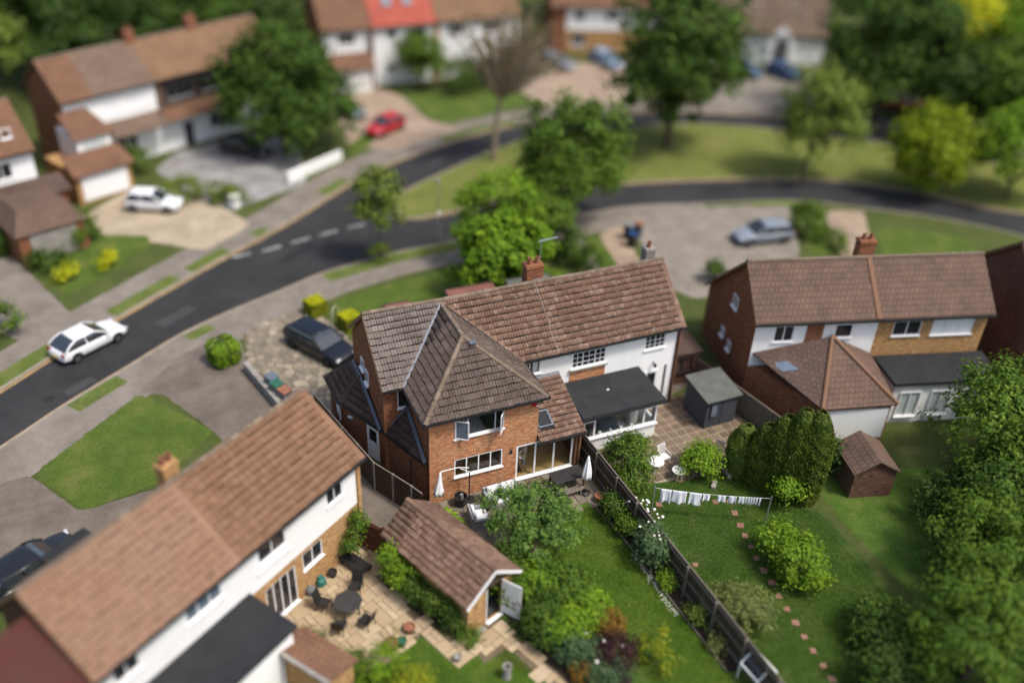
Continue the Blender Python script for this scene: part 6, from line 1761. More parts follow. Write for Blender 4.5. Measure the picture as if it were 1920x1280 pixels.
# ------------------------------------------------------------------ right patio
bq = thing('covered_barbecue', 'barbecue under a black cover against the white sunroom', 'barbecue', (10.75, -.05, 0), .03)
rings = [[(x, y, z_) for x, y in ((-w, -.33 * d_), (w, -.33 * d_), (w, .33 * d_), (-w, .33 * d_))] for w, d_, z_ in ((.98, 1.05, 0.02), (.96, 1.0, .75), (.92, .9, .86), (.80, .55, .92))]
MB().loft(rings).build('cover', cover_black, bq, bevel=.05)
wt = thing('round_table', 'small round white table beside the white plastic chair', 'table', (11.45, -1.75, 0))
MB().lathe([(.02, .60), (.42, .60), (.43, .63), (.42, .65), (.02, .65)], (0, 0, 0), 24).build('table_top', plastic_white, wt)
for k in range(3):
    a = 2 * math.pi * k / 3; MB().beam((.10 * math.cos(a), .10 * math.sin(a), .6), (.30 * math.cos(a), .30 * math.sin(a), 0), .04, .04).build('leg', plastic_white, wt)
def plastic_chair(label, loc, rz, mat):
    t_ = thing('plastic_chair', label, 'chair', (*loc, 0), rz)
    MB().box(-.24, -.24, .40, .24, .22, .43).build('seat', mat, t_, bevel=.02)
    fr = MB(); fr.beam((-.22, .22, .43), (-.22, .34, .92), .05, .04); fr.beam((.22, .22, .43), (.22, .34, .92), .05, .04); fr.beam((-.25, .345, .93), (.25, .345, .93), .04, .06); b_ = fr.build('backrest', mat, t_)
    for k in range(4):
        MB().beam((-.14 + k * .093, .235, .46), (-.14 + k * .093, .335, .90), .04, .02).build('back_slat', mat, b_)
    for sx in (-.23, .23):
        MB().beam((sx, -.20, .41), (sx * 1.1, -.24, 0), .05, .05).build('leg', mat, t_); MB().beam((sx, .20, .41), (sx * 1.1, .28, 0), .05, .05).build('leg', mat, t_)
        MB().path([(sx * 1.08, -.20, .42), (sx * 1.08, -.20, .62), (sx * 1.05, .28, .66)], .022, 6).build('arm', mat, t_)
plastic_chair('white plastic chair with slatted back facing the camera side', (12.2, -1.35), .15, plastic_white)
plastic_chair('pale grey plastic chair by the conifer hedge', (14.9, -2.0), -1.2, metal_grey)
sb = thing('stool', 'small wooden stool under the laundry basket', 'stool', (12.2, -2.75, 0))
MB().box(-.17, -.17, .36, .17, .17, .40).build('seat', wood_pale, sb)
for sx in (-.14, .14):
    for sy in (-.14, .14): MB().box(sx - .02, sy - .02, 0, sx + .02, sy + .02, .36).build('leg', wood_pale, sb)
lb = thing('laundry_basket', 'empty white laundry basket on the wooden stool', 'basket', (12.2, -2.75, .40))
MB().lathe([(.20, 0), (.31, .20), (.34, .21), (.34, .24), (.30, .24), (.19, .03)], (0, 0, 0.002), 24).build('basket', plastic_white, lb)
for k, (a, b) in enumerate((((14.90, -2.62, 0.00), (14.71, -3.67, 0.00)), ((13.84, -3.64, 0.00), (13.46, -4.04, 0.00)))):
    tag(MB().beam((a[0], a[1], .09), (b[0], b[1], .09), .22, .18).build('stone_block', concrete_m), ('long rough stone block at the foot of the conifer hedge', 'short stone block by the edge of the right lawn')[k], 'stone')
# clothes line
LA, LB = Vector((9.69, -4.42, 1.70)), Vector((14.45, -7.02, 1.72))
cl = thing('washing_line', 'washing line strung across the right lawn', 'washing line', (LA.x, LA.y, 0))
def on_line(t):
    p = LA.lerp(LB, t); p.z -= .10 * math.sin(math.pi * t); return p
o_ = Vector((LA.x, LA.y, 0))
MB().path([on_line(k / 16) - o_ for k in range(17)], .008, 5).build('line', plastic_white, cl)
for e_ in (LA, LB):
    MB().tube(e_ - o_ - Vector((0, 0, e_.z)), e_ - o_ + Vector((0, 0, .12)), .035, .03, 8).build('post', metal_grey, cl)
def cloth(label, t0, t1, drop, name, cat, flare=0.0, wob=.05, group=None, top_inset=0.0):
    a, b = on_line(t0), on_line(t1); o_ = Vector((a.x, a.y, 0)); nx, nz = 10, 8
    d = (b - a).normalized(); n_ = Vector((-d.y, d.x, 0)); vs = []
    for j in range(nz + 1):
        f = j / nz
        for i in range(nx + 1):
            s_ = i / nx; p = a.lerp(b, s_ + (s_ - .5) * flare * f)
            w_ = wob * f * math.sin(s_ * 9 + t0 * 40) + .03 * math.sin(s_ * 17 + t0 * 11) * f
            vs.append(p - o_ + n_ * w_ - Vector((0, 0, drop * f * (1 + .06 * math.sin(s_ * 6 + t0 * 30)))))
    m = MB(); m.add(vs, [(j * (nx + 1) + i, j * (nx + 1) + i + 1, (j + 1) * (nx + 1) + i + 1, (j + 1) * (nx + 1) + i) for j in range(nz) for i in range(nx)])
    ob = m.build(name, linen_white, None, o_, smooth=True)
    sol = ob.modifiers.new('thickness', 'SOLIDIFY'); sol.thickness = .006
    return tag(ob, label, cat, group)
def lt(px): return (px - 1228) / 218.0
cloth('white towel leftmost on the washing line', lt(1240), lt(1260), .84, 'towel', 'towel')
cloth('wide white towel second from the left on the line', lt(1262), lt(1289), .80, 'towel', 'towel', .05)
cloth('white towel third from the left on the line', lt(1294), lt(1318), .80, 'towel', 'towel', .03)
cloth('short white flannel between the towels and the shirts', lt(1320), lt(1333), .42, 'flannel', 'flannel')
cloth('small white shirt left of the other on the line', lt(1348), lt(1362), .40, 'shirt', 'shirt', .1, .06)
cloth('small white shirt right of the other on the line', lt(1368), lt(1382), .44, 'shirt', 'shirt', .1, .06)
cloth('white vest next to the row of socks', lt(1387), lt(1397), .40, 'vest', 'vest', .1)
ORD = ('first', 'second', 'third', 'fourth', 'fifth', 'sixth', 'seventh', 'eighth', 'ninth', 'tenth', 'eleventh', 'twelfth', 'thirteenth', 'fourteenth', 'fifteenth', 'sixteenth')
for k, px in enumerate((1399, 1404, 1409, 1414, 1419, 1425)):
    cloth(ORD[k] + ' white sock from the left at the right end of the line', lt(px), lt(px + 3), .40 + .04 * (k % 3), 'sock', 'sock', 0, .03, group='socks on the washing line')
# stepping stones
SS = [(13.09, -4.84, 0.00), (13.71, -5.07, 0.00), (13.54, -5.84, 0.00), (13.33, -6.64, 0.00), (13.14, -7.32, 0.00), (13.00, -7.99, 0.00), (12.80, -8.70, 0.00), (12.67, -9.42, 0.00), (12.58, -10.16, 0.00), (12.43, -10.95, 0.00), (12.32, -11.67, 0.00), (12.20, -12.40, 0.00), (12.09, -13.17, 0.00), (11.99, -13.90, 0.00), (11.91, -14.63, 0.00), (11.84, -15.29, 0.00), (10.40, -4.01, 0.00), (9.94, -7.99, 0.00)]
for k, p in enumerate(SS):
    s_ = random.uniform(.17, .22)
    m = MB(); ring = [(s_ * random.uniform(.85, 1.2) * math.cos(a + .4), s_ * random.uniform(.85, 1.2) * math.sin(a + .4)) for a in [math.pi / 2 * i + random.uniform(-.15, .15) for i in range(4)]]
    m.prism(ring, 0, .035); ob = m.build('stepping_stone', slab_red, None, (p[0], p[1], .002))
    lab = (ORD[k] + ' reddish stepping stone in the row, counted from the washing line' if k < 16 else ('lone red slab under the first towel' if k == 16 else 'lone reddish slab beside the dividing fence'))
    tag(ob, lab, 'stepping stone', 'stepping stones in the right lawn' if k < 16 else None)
# greenhouse corner at the bottom edge
gh = thing('cold_frame', 'white framed glass cold frame at the bottom edge by the fence', 'cold frame', (8.81, -14.26, 0.00), .1)
m = MB()
for a, b in (((-.5, -.5, 0), (-.5, -.5, .9)), ((.5, -.5, 0), (.5, -.5, .9)), ((-.5, .5, 0), (-.5, .5, .9)), ((.5, .5, 0), (.5, .5, .9)), ((-.5, -.5, .9), (0, -.5, 1.35)), ((.5, -.5, .9), (0, -.5, 1.35)), ((-.5, .5, .9), (0, .5, 1.35)), ((.5, .5, .9), (0, .5, 1.35)), ((0, -.5, 1.35), (0, .5, 1.35)), ((-.5, -.5, .9), (-.5, .5, .9)), ((.5, -.5, .9), (.5, .5, .9))):
    m.beam(a, b, .05, .05)
m.build('frame', upvc, gh)
for sx in (-1, 1):
    MB().poly([(sx * .5, -.5, .9), (sx * .5, .5, .9), (0, .5, 1.35), (0, -.5, 1.35)]).build('pane', glass_m, gh)
    MB().poly([(sx * .5, -.5, 0), (sx * .5, .5, 0), (sx * .5, .5, .9), (sx * .5, -.5, .9)]).build('pane', glass_m, gh)
# hoop between the clipped bushes on the drive
tp = thing('wire_arch', 'thin pale wire arch between the two clipped yellow bushes', 'arch', (-0.27, 16.67, 0.00), .9)
m = MB(); pts = [(-.45, 0, 0)] + [(.45 * math.cos(math.pi - t_), 0, .9 + .55 * math.sin(t_)) for t_ in [k * math.pi / 10 for k in range(11)]] + [(.45, 0, 0)]
m.path(pts, .022, 5); m.build('hoop', wood_pale, tp)

# ------------------------------------------------------------------ inside: dining set in the sunroom, harpist behind the patio door
st_ = thing('sunroom_table', 'round glass dining table inside the sunroom', 'table', (10.35, 1.75, .10))
MB().lathe([(.02, .70), (.66, .70), (.67, .715), (.66, .73), (.02, .73)], (0, 0, 0), 28).build('table_top', glass_sky, st_)
MB().lathe([(.28, 0), (.26, .04), (.06, .08), (.06, .68), (.2, .70)], (0, 0, 0), 14).build('pedestal', metal_grey, st_)
for k, (x, y, a) in enumerate(((9.5, 1.5, 1.5), (11.25, 1.6, -1.5), (10.5, 2.6, 0.1))):
    t_ = thing('dining_chair', ('metal chair left of the sunroom table', 'metal chair right of the sunroom table', 'metal chair behind the sunroom table')[k], 'chair', (x, y, .10), a, 'chairs in the sunroom')
    MB().box(-.2, -.2, .42, .2, .2, .46).build('seat', fabric_white, t_)
    MB().box(-.2, .17, .50, .2, .20, .92).build('backrest', metal_grey, t_)
    for sx in (-.17, .17):
        for sy in (-.17, .17): MB().box(sx - .015, sy - .015, 0, sx + .015, sy + .015, .42).build('leg', metal_grey, t_)
cb = thing('white_cabinet', 'white cabinet at the right inside the sunroom', 'cabinet', (12.2, 2.2, .10))
MB().box(-.25, -.3, 0, .25, .3, 1.1).build('carcass', fabric_white, cb); MB().box(-.22, -.318, .08, .22, -.302, 1.02).build('cabinet_door', clad_white, cb)
hp = thing('harp', 'pale wooden harp standing behind the left patio door pane', 'harp', (5.16, .50, .13), .25)
cv = [(0, 0, 0), (-.02, 0, .6), (.0, 0, 1.1), (.06, 0, 1.45), (.02, 0, 1.62), (-.10, 0, 1.64)]
m = MB()
for a, b in zip(cv[:-1], cv[1:]): m.tube(a, b, .045, .045, 8)
m.build('column', wood_pale, hp)
MB().path([(.05, 0, 1.5), (-.15, 0, 1.36), (-.35, 0, 1.32), (-.55, 0, 1.20)], .035, 6).build('neck', wood_pale, hp)
MB().loft([[(x - w, -w, z_), (x + w, -w, z_), (x + w, w, z_), (x - w, w, z_)] for x, w, z_ in ((-.05, .13, .05), (-.30, .10, .65), (-.55, .05, 1.2))]).build('soundbox', wood_mid, hp)
m = MB()
for k in range(9): m.tube((-.10 - k * .045, 0, .25 + k * .085), (-.02 - k * .055, 0, 1.48 - k * .03), .004, .004, 4)
m.build('strings', wood_pale, hp)
stl = thing('music_stool', 'dark round stool under the seated harpist', 'stool', (4.78, .62, .13))
MB().lathe([(.20, 0), (.20, .03), (.03, .06), (.03, .42), (.19, .43), (.20, .49)], (0, 0, 0), 16).build('seat', room_dark, stl)
# seated person: one skinned body, clothes and hair as children
def skin_mesh(name, verts, edges, radii, mat, parent, sub=1):
    me = bpy.data.meshes.new(name); me.from_pydata(verts, edges, []); me.materials.append(mat)
    o = bpy.data.objects.new(name, me); COL.objects.link(o); o.parent = parent
    md = o.modifiers.new('skin', 'SKIN'); md.use_smooth_shade = True
    for i, r in enumerate(radii):
        me.skin_vertices[0].data[i].radius = r if isinstance(r, tuple) else (r, r)
    me.skin_vertices[0].data[0].use_root = True
    if sub:
        s_ = o.modifiers.new('sub', 'SUBSURF'); s_.levels = sub; s_.render_levels = sub
    return o
pn = thing('person', 'person in a pale top and blue jeans seated at a harp indoors', 'person', (4.78, .62, .13), -1.2)
V_ = [(0, 0, .56), (0, -.01, .76), (0, .0, .96), (0, .02, 1.06), (0, .04, 1.12), (0, .03, 1.24), (0, .05, 1.34),
      (.10, .06, .54), (.13, .46, .56), (.13, .44, .12), (.13, .56, .06), (-.10, .06, .54), (-.13, .46, .56), (-.13, .44, .12), (-.13, .56, .06),
      (.19, .01, 1.0), (.24, .14, .80), (.16, .38, .90), (.15, .46, .93), (-.19, .01, 1.0), (-.24, .14, .80), (-.16, .38, .95), (-.15, .46, .98)]
E_ = [(0, 1), (1, 2), (2, 3), (3, 4), (4, 5), (5, 6), (0, 7), (7, 8), (8, 9), (9, 10), (0, 11), (11, 12), (12, 13), (13, 14), (2, 15), (15, 16), (16, 17), (17, 18), (2, 19), (19, 20), (20, 21), (21, 22)]
Rr = [(.15, .12), (.14, .11), (.16, .11), (.06, .06), (.055, .055), (.085, .10), (.075, .085), (.09, .09), (.07, .07), (.05, .05), (.045, .04), (.09, .09), (.07, .07), (.05, .05), (.045, .04), (.06, .06), (.045, .045), (.033, .033), (.028, .02), (.06, .06), (.045, .045), (.033, .033), (.028, .02)]
skin_mesh('body', V_, E_, Rr, skin_m, pn)
skin_mesh('jeans', [(0, 0, .55), (.10, .07, .545), (.13, .46, .562), (.13, .445, .18), (-.10, .07, .545), (-.13, .46, .562), (-.13, .445, .18), (0, -.01, .66)], [(0, 1), (1, 2), (2, 3), (0, 4), (4, 5), (5, 6), (0, 7)], [(.16, .13), .105, .083, .07, .105, .083, .07, (.16, .125)], denim_m, pn)
skin_mesh('shirt', [(0, -.01, .62), (0, -.01, .78), (0, 0, .97), (.19, .01, 1.0), (.235, .13, .82), (-.19, .01, 1.0), (-.235, .13, .82)], [(0, 1), (1, 2), (2, 3), (3, 4), (2, 5), (5, 6)], [(.165, .13), (.155, .12), (.175, .122), .072, .058, .072, .058], shirt_m, pn)
MB().lathe([(.05, -.13), (.10, -.05), (.108, .04), (.08, .11), (.02, .135)], (0, .015, 1.27), 14).build('hair', hair_m, pn, smooth=True)
for s in (-1, 1):
    base = V_[18] if s > 0 else V_[22]
    for k in range(5):
        ln = (.05, .075, .085, .078, .06)[k]; ox = (-.035 if k == 0 else (-.022 + .015 * (k - 1))) * s
        dirv = Vector((-.5 * s if k == 0 else .02, .8, -.25)).normalized(); p0 = Vector(base) + Vector((ox, .01, 0)); p1 = p0 + dirv * ln * .55; p2 = p1 + (dirv + Vector((0, -.2, -.7))).normalized() * ln * .45
        MB().path([p0, p1, p2], .009, 6).build('finger', skin_m, pn)
for s in (-1, 1):
    MB().lathe([(.012, 0), (.012, .006)], (.03 * s, .115, 1.28), 8).build('eye', room_dark, pn)
MB().beam((0, .125, 1.27), (0, .14, 1.225), .025, .03).build('nose', skin_m, pn)
MB().box(-.022, .118, 1.185, .022, .124, 1.195).build('mouth', petal_pink, pn)
dn = thing('wooden_chair', 'dark wooden chair inside by the beige room wall', 'chair', (5.75, 1.75, .13), .4)
MB().box(-.2, -.2, .43, .2, .2, .46).build('seat', wood_mid, dn); MB().box(-.2, .17, .46, .2, .2, .95).build('backrest', wood_mid, dn)
for sx in (-.17, .17):
    for sy in (-.17, .17): MB().box(sx - .02, sy - .02, 0, sx + .02, sy + .02, .43).build('leg', wood_mid, dn)
# ------------------------------------------------------------------ vegetation
leaf_apple = leafmat('leaf_apple', (0.022, 0.066, 0.016), (0.040, 0.108, 0.026), (0.078, 0.165, 0.052), .3, .5, 1.3)
def leaves(blobs, leaf, n, seed, clump=None, upright=0.0, aspect=0.55, shell=0.62, per=60, boxy=1.0):
    """leaf quads gathered in clumps spread through a crown of ellipsoid blobs"""
    rg = np.random.default_rng(seed)
    B = np.array(blobs, float)
    vol = (B[:, 3] * B[:, 4] * B[:, 5]) ** (2 / 3)
    nc = max(6, n // per)
    bi = rg.choice(len(B), nc, p=vol / vol.sum())
    d = rg.normal(size=(nc, 3)); d /= np.linalg.norm(d, axis=1)[:, None]
    d[:, 2] = np.where(d[:, 2] < -0.35, -d[:, 2], d[:, 2])
    if boxy != 1.0:
        d = np.sign(d) * np.abs(d) ** boxy
    rad = shell + (1 - shell) * rg.random(nc) ** 0.7
    rad *= 1 + 0.13 * np.sin(3.1 * d[:, 0] + 5.3 * d[:, 1] + seed) + rg.normal(0, .06, nc)
    cc = B[bi, :3] + d * B[bi, 3:6] * rad[:, None]
    cr = (clump or 2.6 * leaf) * rg.uniform(.6, 1.35, nc)
    ci = rg.integers(0, nc, n)
    ld = rg.normal(size=(n, 3)); ld /= np.linalg.norm(ld, axis=1)[:, None]
    ld = ld + d[ci] * 0.45
    p = cc[ci] + ld * (cr[ci] * rg.random(n) ** 0.45)[:, None] * np.array([1, 1, 0.8])
    p[:, 2] = np.maximum(p[:, 2], 0.03)
    nr = d[ci] * 0.5 + ld * 0.5 + rg.normal(0, .45, (n, 3)); nr[:, 2] += 0.55
    nr /= np.linalg.norm(nr, axis=1)[:, None]
    a = rg.normal(size=(n, 3))
    if upright:
        a = a * (1 - upright) + np.array([0, 0, 1.0]) * upright * 2
    t = a - nr * (a * nr).sum(1)[:, None]; t /= np.linalg.norm(t, axis=1)[:, None]
    b = np.cross(nr, t)
    s = (leaf * rg.uniform(.6, 1.35, n))[:, None]
    k = aspect
    v0 = p - t * s * .5; v2 = p + t * s * .5 - nr * s * .10
    v1 = p + b * s * k * .5 + nr * s * .08; v3 = p - b * s * k * .5 + nr * s * .08
    V = np.stack([v0, v1, v2, v3], 1).reshape(-1, 3)
    return V, np.arange(n * 4).reshape(-1, 4), cc

SEED = [100]
def plant(name, label, cat, loc, blobs, leaf, n, mat, trunk=None, bark=None, limbs=7, group=None, part='crown', core=False, thin=1.0, **kw):
    SEED[0] += 1
    t = thing(name, label, cat, (loc[0], loc[1], 0), 0, group)
    V, F, cc = leaves(blobs, leaf, n, SEED[0], **kw)
    c = link(part, mesh_np(part, V, F, mat, 4), t)
    rr = random.Random(SEED[0])
    B = blobs[0]
    m = MB()
    if trunk:
        h, r = trunk
        pts = [Vector((0, 0, -.05)), Vector((rr.uniform(-.1, .1), rr.uniform(-.1, .1), h * .5)), Vector((B[0] * .5, B[1] * .5, h))]
        m.tube(pts[0], pts[1], r, r * .82, 9); m.tube(pts[1], pts[2], r * .82, r * .6, 9)
        top = pts[2]
    else:
        r = max(.03, min(B[3], B[5]) * .06); top = Vector((0, 0, max(.15, B[2] * .35))); m.tube((0, 0, -.03), top, r, r * .8, 7)
    idx = list(range(len(cc))); rr.shuffle(idx)
    for i in idx[:limbs]:
        e = Vector(cc[i]); mid = top.lerp(e, .5) + Vector((rr.uniform(-.1, .1), rr.uniform(-.1, .1), rr.uniform(0, .25))) * (e - top).length * .5
        m.tube(top, mid, r * .45 * thin, r * .28 * thin, 6); m.tube(mid, e, r * .28 * thin, r * .10 * thin, 5)
    m.build('trunk' if trunk else 'stem', bark or bark_m, t)
    if core:
        MB().lathe([(B[3] * .5, .1), (B[3] * .72, B[5] * .4), (B[3] * .72, B[5] * 1.5), (B[3] * .45, B[5] * 1.9)], (0, 0, 0), 10).build('inner_foliage', leaf_deep, t)
    return t

# trees along the road, far to near
plant('street_tree', 'large full green tree on the verge left of the oval green edge', 'tree', (19.3, 24.4), [(0, 0, 6.0, 3.6, 3.4, 3.6), (.6, .8, 4.0, 3.9, 3.4, 2.6), (-1.2, -.4, 3.6, 2.4, 2.4, 2.0)], .30, 15000, leaf_mid, (2.6, .26))
plant('maple_tree', 'bright lime maple rising behind the main chimney', 'tree', (10.6, 16.2), [(0, 0, 3.4, 2.7, 2.4, 2.3), (-1.1, .2, 2.2, 1.9, 1.8, 1.7), (1.4, .1, 2.4, 1.7, 1.7, 1.7)], .30, 11000, leaf_lime, (1.4, .16), aspect=.8, clump=.55)
plant('garden_tree', 'olive green tree standing behind the lime maple', 'tree', (12.0, 20.8), [(0, 0, 4.3, 2.7, 2.2, 2.1), (1.8, -.3, 2.6, 1.8, 1.6, 1.7), (-1.6, -.8, 2.4, 1.5, 1.4, 1.6)], .24, 8000, leaf_bright, (2.0, .14))
plant('garden_tree', 'dense green tree between the lime maple and the verge tree', 'tree', (15.0, 20.6), [(0, 0, 2.8, 2.2, 1.9, 2.3), (-1.8, .2, 2.4, 1.8, 1.6, 1.9), (1.6, .8, 2.0, 1.6, 1.5, 1.6)], .24, 8000, leaf_mid, (1.2, .14))
plant('street_tree', 'slender young tree on the verge left of the street lamp', 'tree', (4.55, 23.7), [(0, 0, 4.6, 1.25, 1.25, 2.2), (.2, 0, 3.4, 1.4, 1.3, 1.2)], .24, 3600, leaf_olive, (2.6, .07))
plant('shrub', 'small shrub at the foot of the slender street tree', 'shrub', (4.75, 23.5), [(0, 0, .6, .6, .5, .7)], .16, 700, leaf_olive)
plant('oval_tree', 'tall oval crowned tree on the green left of centre', 'tree', (34.1, 35.0), [(0, 0, 9.4, 5.0, 5.0, 4.8), (-.9, .3, 5.8, 4.4, 4.2, 3.0), (1.0, -.6, 7.2, 4.8, 4.4, 3.4), (0, 0, 3.3, 2.0, 2.0, 1.8)], .42, 17000, leaf_dark, (2.8, .38))
plant('street_tree', 'pale olive tree at the near edge of the green', 'tree', (41.6, 25.6), [(.4, 0, 6.0, 3.2, 3.0, 3.0), (1.6, .2, 4.2, 2.8, 2.6, 2.2), (-.8, 0, 3.6, 2.0, 2.0, 1.4)], .34, 7500, leaf_olive, (2.2, .16))
plant('round_tree', 'yellow green round headed tree on the right end of the green', 'tree', (49.19, 20.10, 0.00), [(0, 0, 3.9, 3.0, 3.0, 2.9), (0, 0, 2.2, 2.2, 2.2, 1.4)], .34, 9000, leaf_chartreuse, (1.2, .16))
plant('round_tree', 'fresh green round tree at the far right edge of the green', 'tree', (55.33, 17.00, 0.00), [(0, 0, 4.2, 3.4, 3.2, 3.2)], .36, 8500, leaf_bright, (1.2, .16))
plant('dark_tree', 'broad dark tree right of the far chalet', 'tree', (56.66, 34.25, 0.00), [(0, 0, 8.0, 6.2, 5.5, 5.0), (-2.5, 0, 5.0, 4.2, 4, 3.5), (4, 1, 5.5, 4.5, 4, 3.8)], .5, 15000, leaf_dark, (3.0, .4))
plant('dark_tree', 'deep green tree shading the dark red car', 'tree', (61.05, 29.78, 0.00), [(0, 0, 4.4, 4.4, 4.0, 3.2), (2.5, -.5, 3.6, 3.4, 3.2, 2.6)], .5, 11000, leaf_deep, (2.5, .35))
plant('yellow_tree', 'tall yellow leaved tree behind the dark trees at top right', 'tree', (66.5, 37.0), [(0, 0, 7.6, 3.2, 3.2, 3.6)], .5, 6000, leaf_yellow, (4.0, .25))
plant('background_tree', 'light green tree in the top right corner', 'tree', (72.5, 33.5), [(0, 0, 6.5, 5.2, 5, 4.8), (2, -2, 5, 4, 4, 3.6)], .5, 10000, leaf_bright, (3.0, .3))
plant('background_tree', 'mid green tree at the right edge below the corner tree', 'tree', (63.5, 25.8), [(0, 0, 5.0, 3.8, 3.6, 3.6)], .46, 8000, leaf_mid, (2.5, .25))
plant('bare_tree', 'brown thinly leaved tall tree with pale trunk on the green', 'tree', (18.5, 37.07), [(.8, 0, 8.8, 4.8, 4.2, 4.4), (3.4, .4, 7.6, 3.0, 2.6, 2.6)], .22, 2500, leaf_brown, (5.2, .28), bark_pale, limbs=230, shell=.15, per=7, thin=.8)
plant('garden_tree', 'large dark tree beside the upper left house row', 'tree', (2.6, 43.6), [(0, .5, 6.2, 4.3, 3.8, 4.0), (-1.6, .4, 4.0, 3.6, 3.2, 3.0), (2.4, -.4, 3.6, 3.4, 3.0, 2.8), (.6, -1.2, 2.6, 3.2, 2.6, 2.2)], .40, 16000, leaf_dark, (2.2, .34))
plant('garden_tree', 'round green bush tree before the salmon roofed house', 'tree', (18.2, 55.3), [(0, 0, 2.7, 1.8, 1.7, 2.2)], .34, 3600, leaf_mid, (.9, .14))
plant('shrub', 'mixed shrub row right of the round bush tree', 'shrub', (22.0, 54.6), [(0, 0, 1.4, 2.0, 1.4, 1.3), (2.4, -.4, 1.1, 1.6, 1.2, 1.1)], .32, 2600, leaf_dark)
plant('garden_tree', 'pale olive tree in the top left corner', 'tree', (-21.0, 57.0), [(0, 0, 6.6, 4.8, 4.4, 4.6), (-3, 1, 5, 4, 4, 3.6)], .46, 11000, leaf_olive, (2.8, .3))
plant('garden_tree', 'dark hedge tree behind the left edge house', 'tree', (-24.0, 45.5), [(0, 0, 3.4, 3.0, 2.8, 3.0)], .42, 5000, leaf_dark, (1.6, .2))
WOOD = [(-14.5, 66, 5.0, leaf_deep, 'near dark'), (-8.0, 69, 5.5, leaf_deep, 'second dark'), (-1.5, 71, 5.2, leaf_dark, 'third green'), (5.5, 73, 5.5, leaf_deep, 'fourth dark'), (-19, 76, 6.5, leaf_dark, 'far left green'), (-8, 82, 7.0, leaf_deep, 'far middle dark'), (6, 86, 7.0, leaf_dark, 'far right green'), (-27, 68, 5.5, leaf_mid, 'leftmost bright')]
for x, y, r, mt, nm in WOOD:
    plant('woodland_tree', nm + ' tree of the wood behind the upper left houses', 'tree', (x, y), [(0, 0, r * 1.25, r * .95, r * .95, r * 1.1), (r * .3, -r * .3, r * .7, r * .8, r * .8, r * .7)], .55, 6500, mt, (r * .5, .3), group='trees of the wood behind the houses')
BACK = [(30, 74, 6, leaf_mid, 'left'), (47, 72, 6.5, leaf_dark, 'middle'), (66, 62, 6.5, leaf_dark, 'right'), (74, 55, 6, leaf_mid, 'far right'), (92, 46, 7, leaf_dark, 'distant right'), (97, 28, 6.5, leaf_mid, 'rightmost')]
for x, y, r, mt, nm in BACK:
    plant('background_tree', nm + ' tree of the belt behind the far houses', 'tree', (x, y), [(0, 0, r * 1.15, r, r, r * 1.05)], .6, 5500, mt, (r * .5, .3), group='tree belt behind the far houses')

# front gardens
def clipped(label, loc, w, h, mat, n=4200, round_=False, name='clipped_bush', leaf=.085):
    SEED[0] += 1
    rg = np.random.default_rng(SEED[0]); t = thing(name, label, 'bush', (loc[0], loc[1], 0), .35)
    if round_:
        d = rg.normal(size=(n, 3)); d /= np.linalg.norm(d, axis=1)[:, None]; e = np.sign(d) * np.abs(d) ** .55; p = e * np.array([w / 2, w / 2, h / 2]) + np.array([0, 0, h / 2]); nn = d
    else:
        f = rg.choice(5, n, p=[.25, .1875, .1875, .1875, .1875]); a, b = rg.uniform(-.5, .5, n), rg.uniform(-.5, .5, n); p = np.zeros((n, 3)); nn = np.zeros((n, 3))
        for k, (ax, sg_) in enumerate(((2, 1), (0, 1), (0, -1), (1, 1), (1, -1))):
            i = f == k; o1, o2 = [q for q in range(3) if q != ax]
            p[i, ax] = sg_ * .5; p[i, o1] = a[i]; p[i, o2] = b[i]; nn[i, ax] = sg_
        p = p * np.array([w, w, h]) + np.array([0, 0, h / 2])
    p += rg.normal(0, .022, (n, 3))
    nr = nn + rg.normal(0, .45, (n, 3)); nr /= np.linalg.norm(nr, axis=1)[:, None]
    a = rg.normal(size=(n, 3)); tt = a - nr * (a * nr).sum(1)[:, None]; tt /= np.linalg.norm(tt, axis=1)[:, None]; b = np.cross(nr, tt); s = leaf * rg.uniform(.7, 1.3, n)[:, None]
    V = np.stack([p - tt * s * .6, p + b * s * .4, p + tt * s * .6, p - b * s * .4], 1).reshape(-1, 3)
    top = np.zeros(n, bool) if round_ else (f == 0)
    for part_, sel, mt_ in (('foliage', ~top, mat if round_ else leaf_gold), ('top_foliage', top, mat)):  # cube tops take the given colour, their sides a deeper gold
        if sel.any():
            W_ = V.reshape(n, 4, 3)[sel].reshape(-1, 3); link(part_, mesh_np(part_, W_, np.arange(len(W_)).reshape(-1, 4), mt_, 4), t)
    q = .90
    if round_:
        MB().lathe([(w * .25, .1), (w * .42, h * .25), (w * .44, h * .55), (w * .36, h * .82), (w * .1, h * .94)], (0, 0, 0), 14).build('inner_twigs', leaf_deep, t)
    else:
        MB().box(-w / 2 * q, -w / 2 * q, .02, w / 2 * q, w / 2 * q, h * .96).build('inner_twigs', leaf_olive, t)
clipped('clipped golden cube bush nearest the road beside the drive', (-1.08, 18.51, 0.00), 1.05, 1.0, leaf_yellow)
clipped('clipped golden cube bush nearest the main house', (0.49, 16.27, 0.00), 1.05, .95, leaf_yellow)
clipped('clipped barrel shaped green bush by the left drive entrance', (-7.14, 15.20, 0.00), 1.65, 1.5, leaf_bright, 3000, True, leaf=.12)
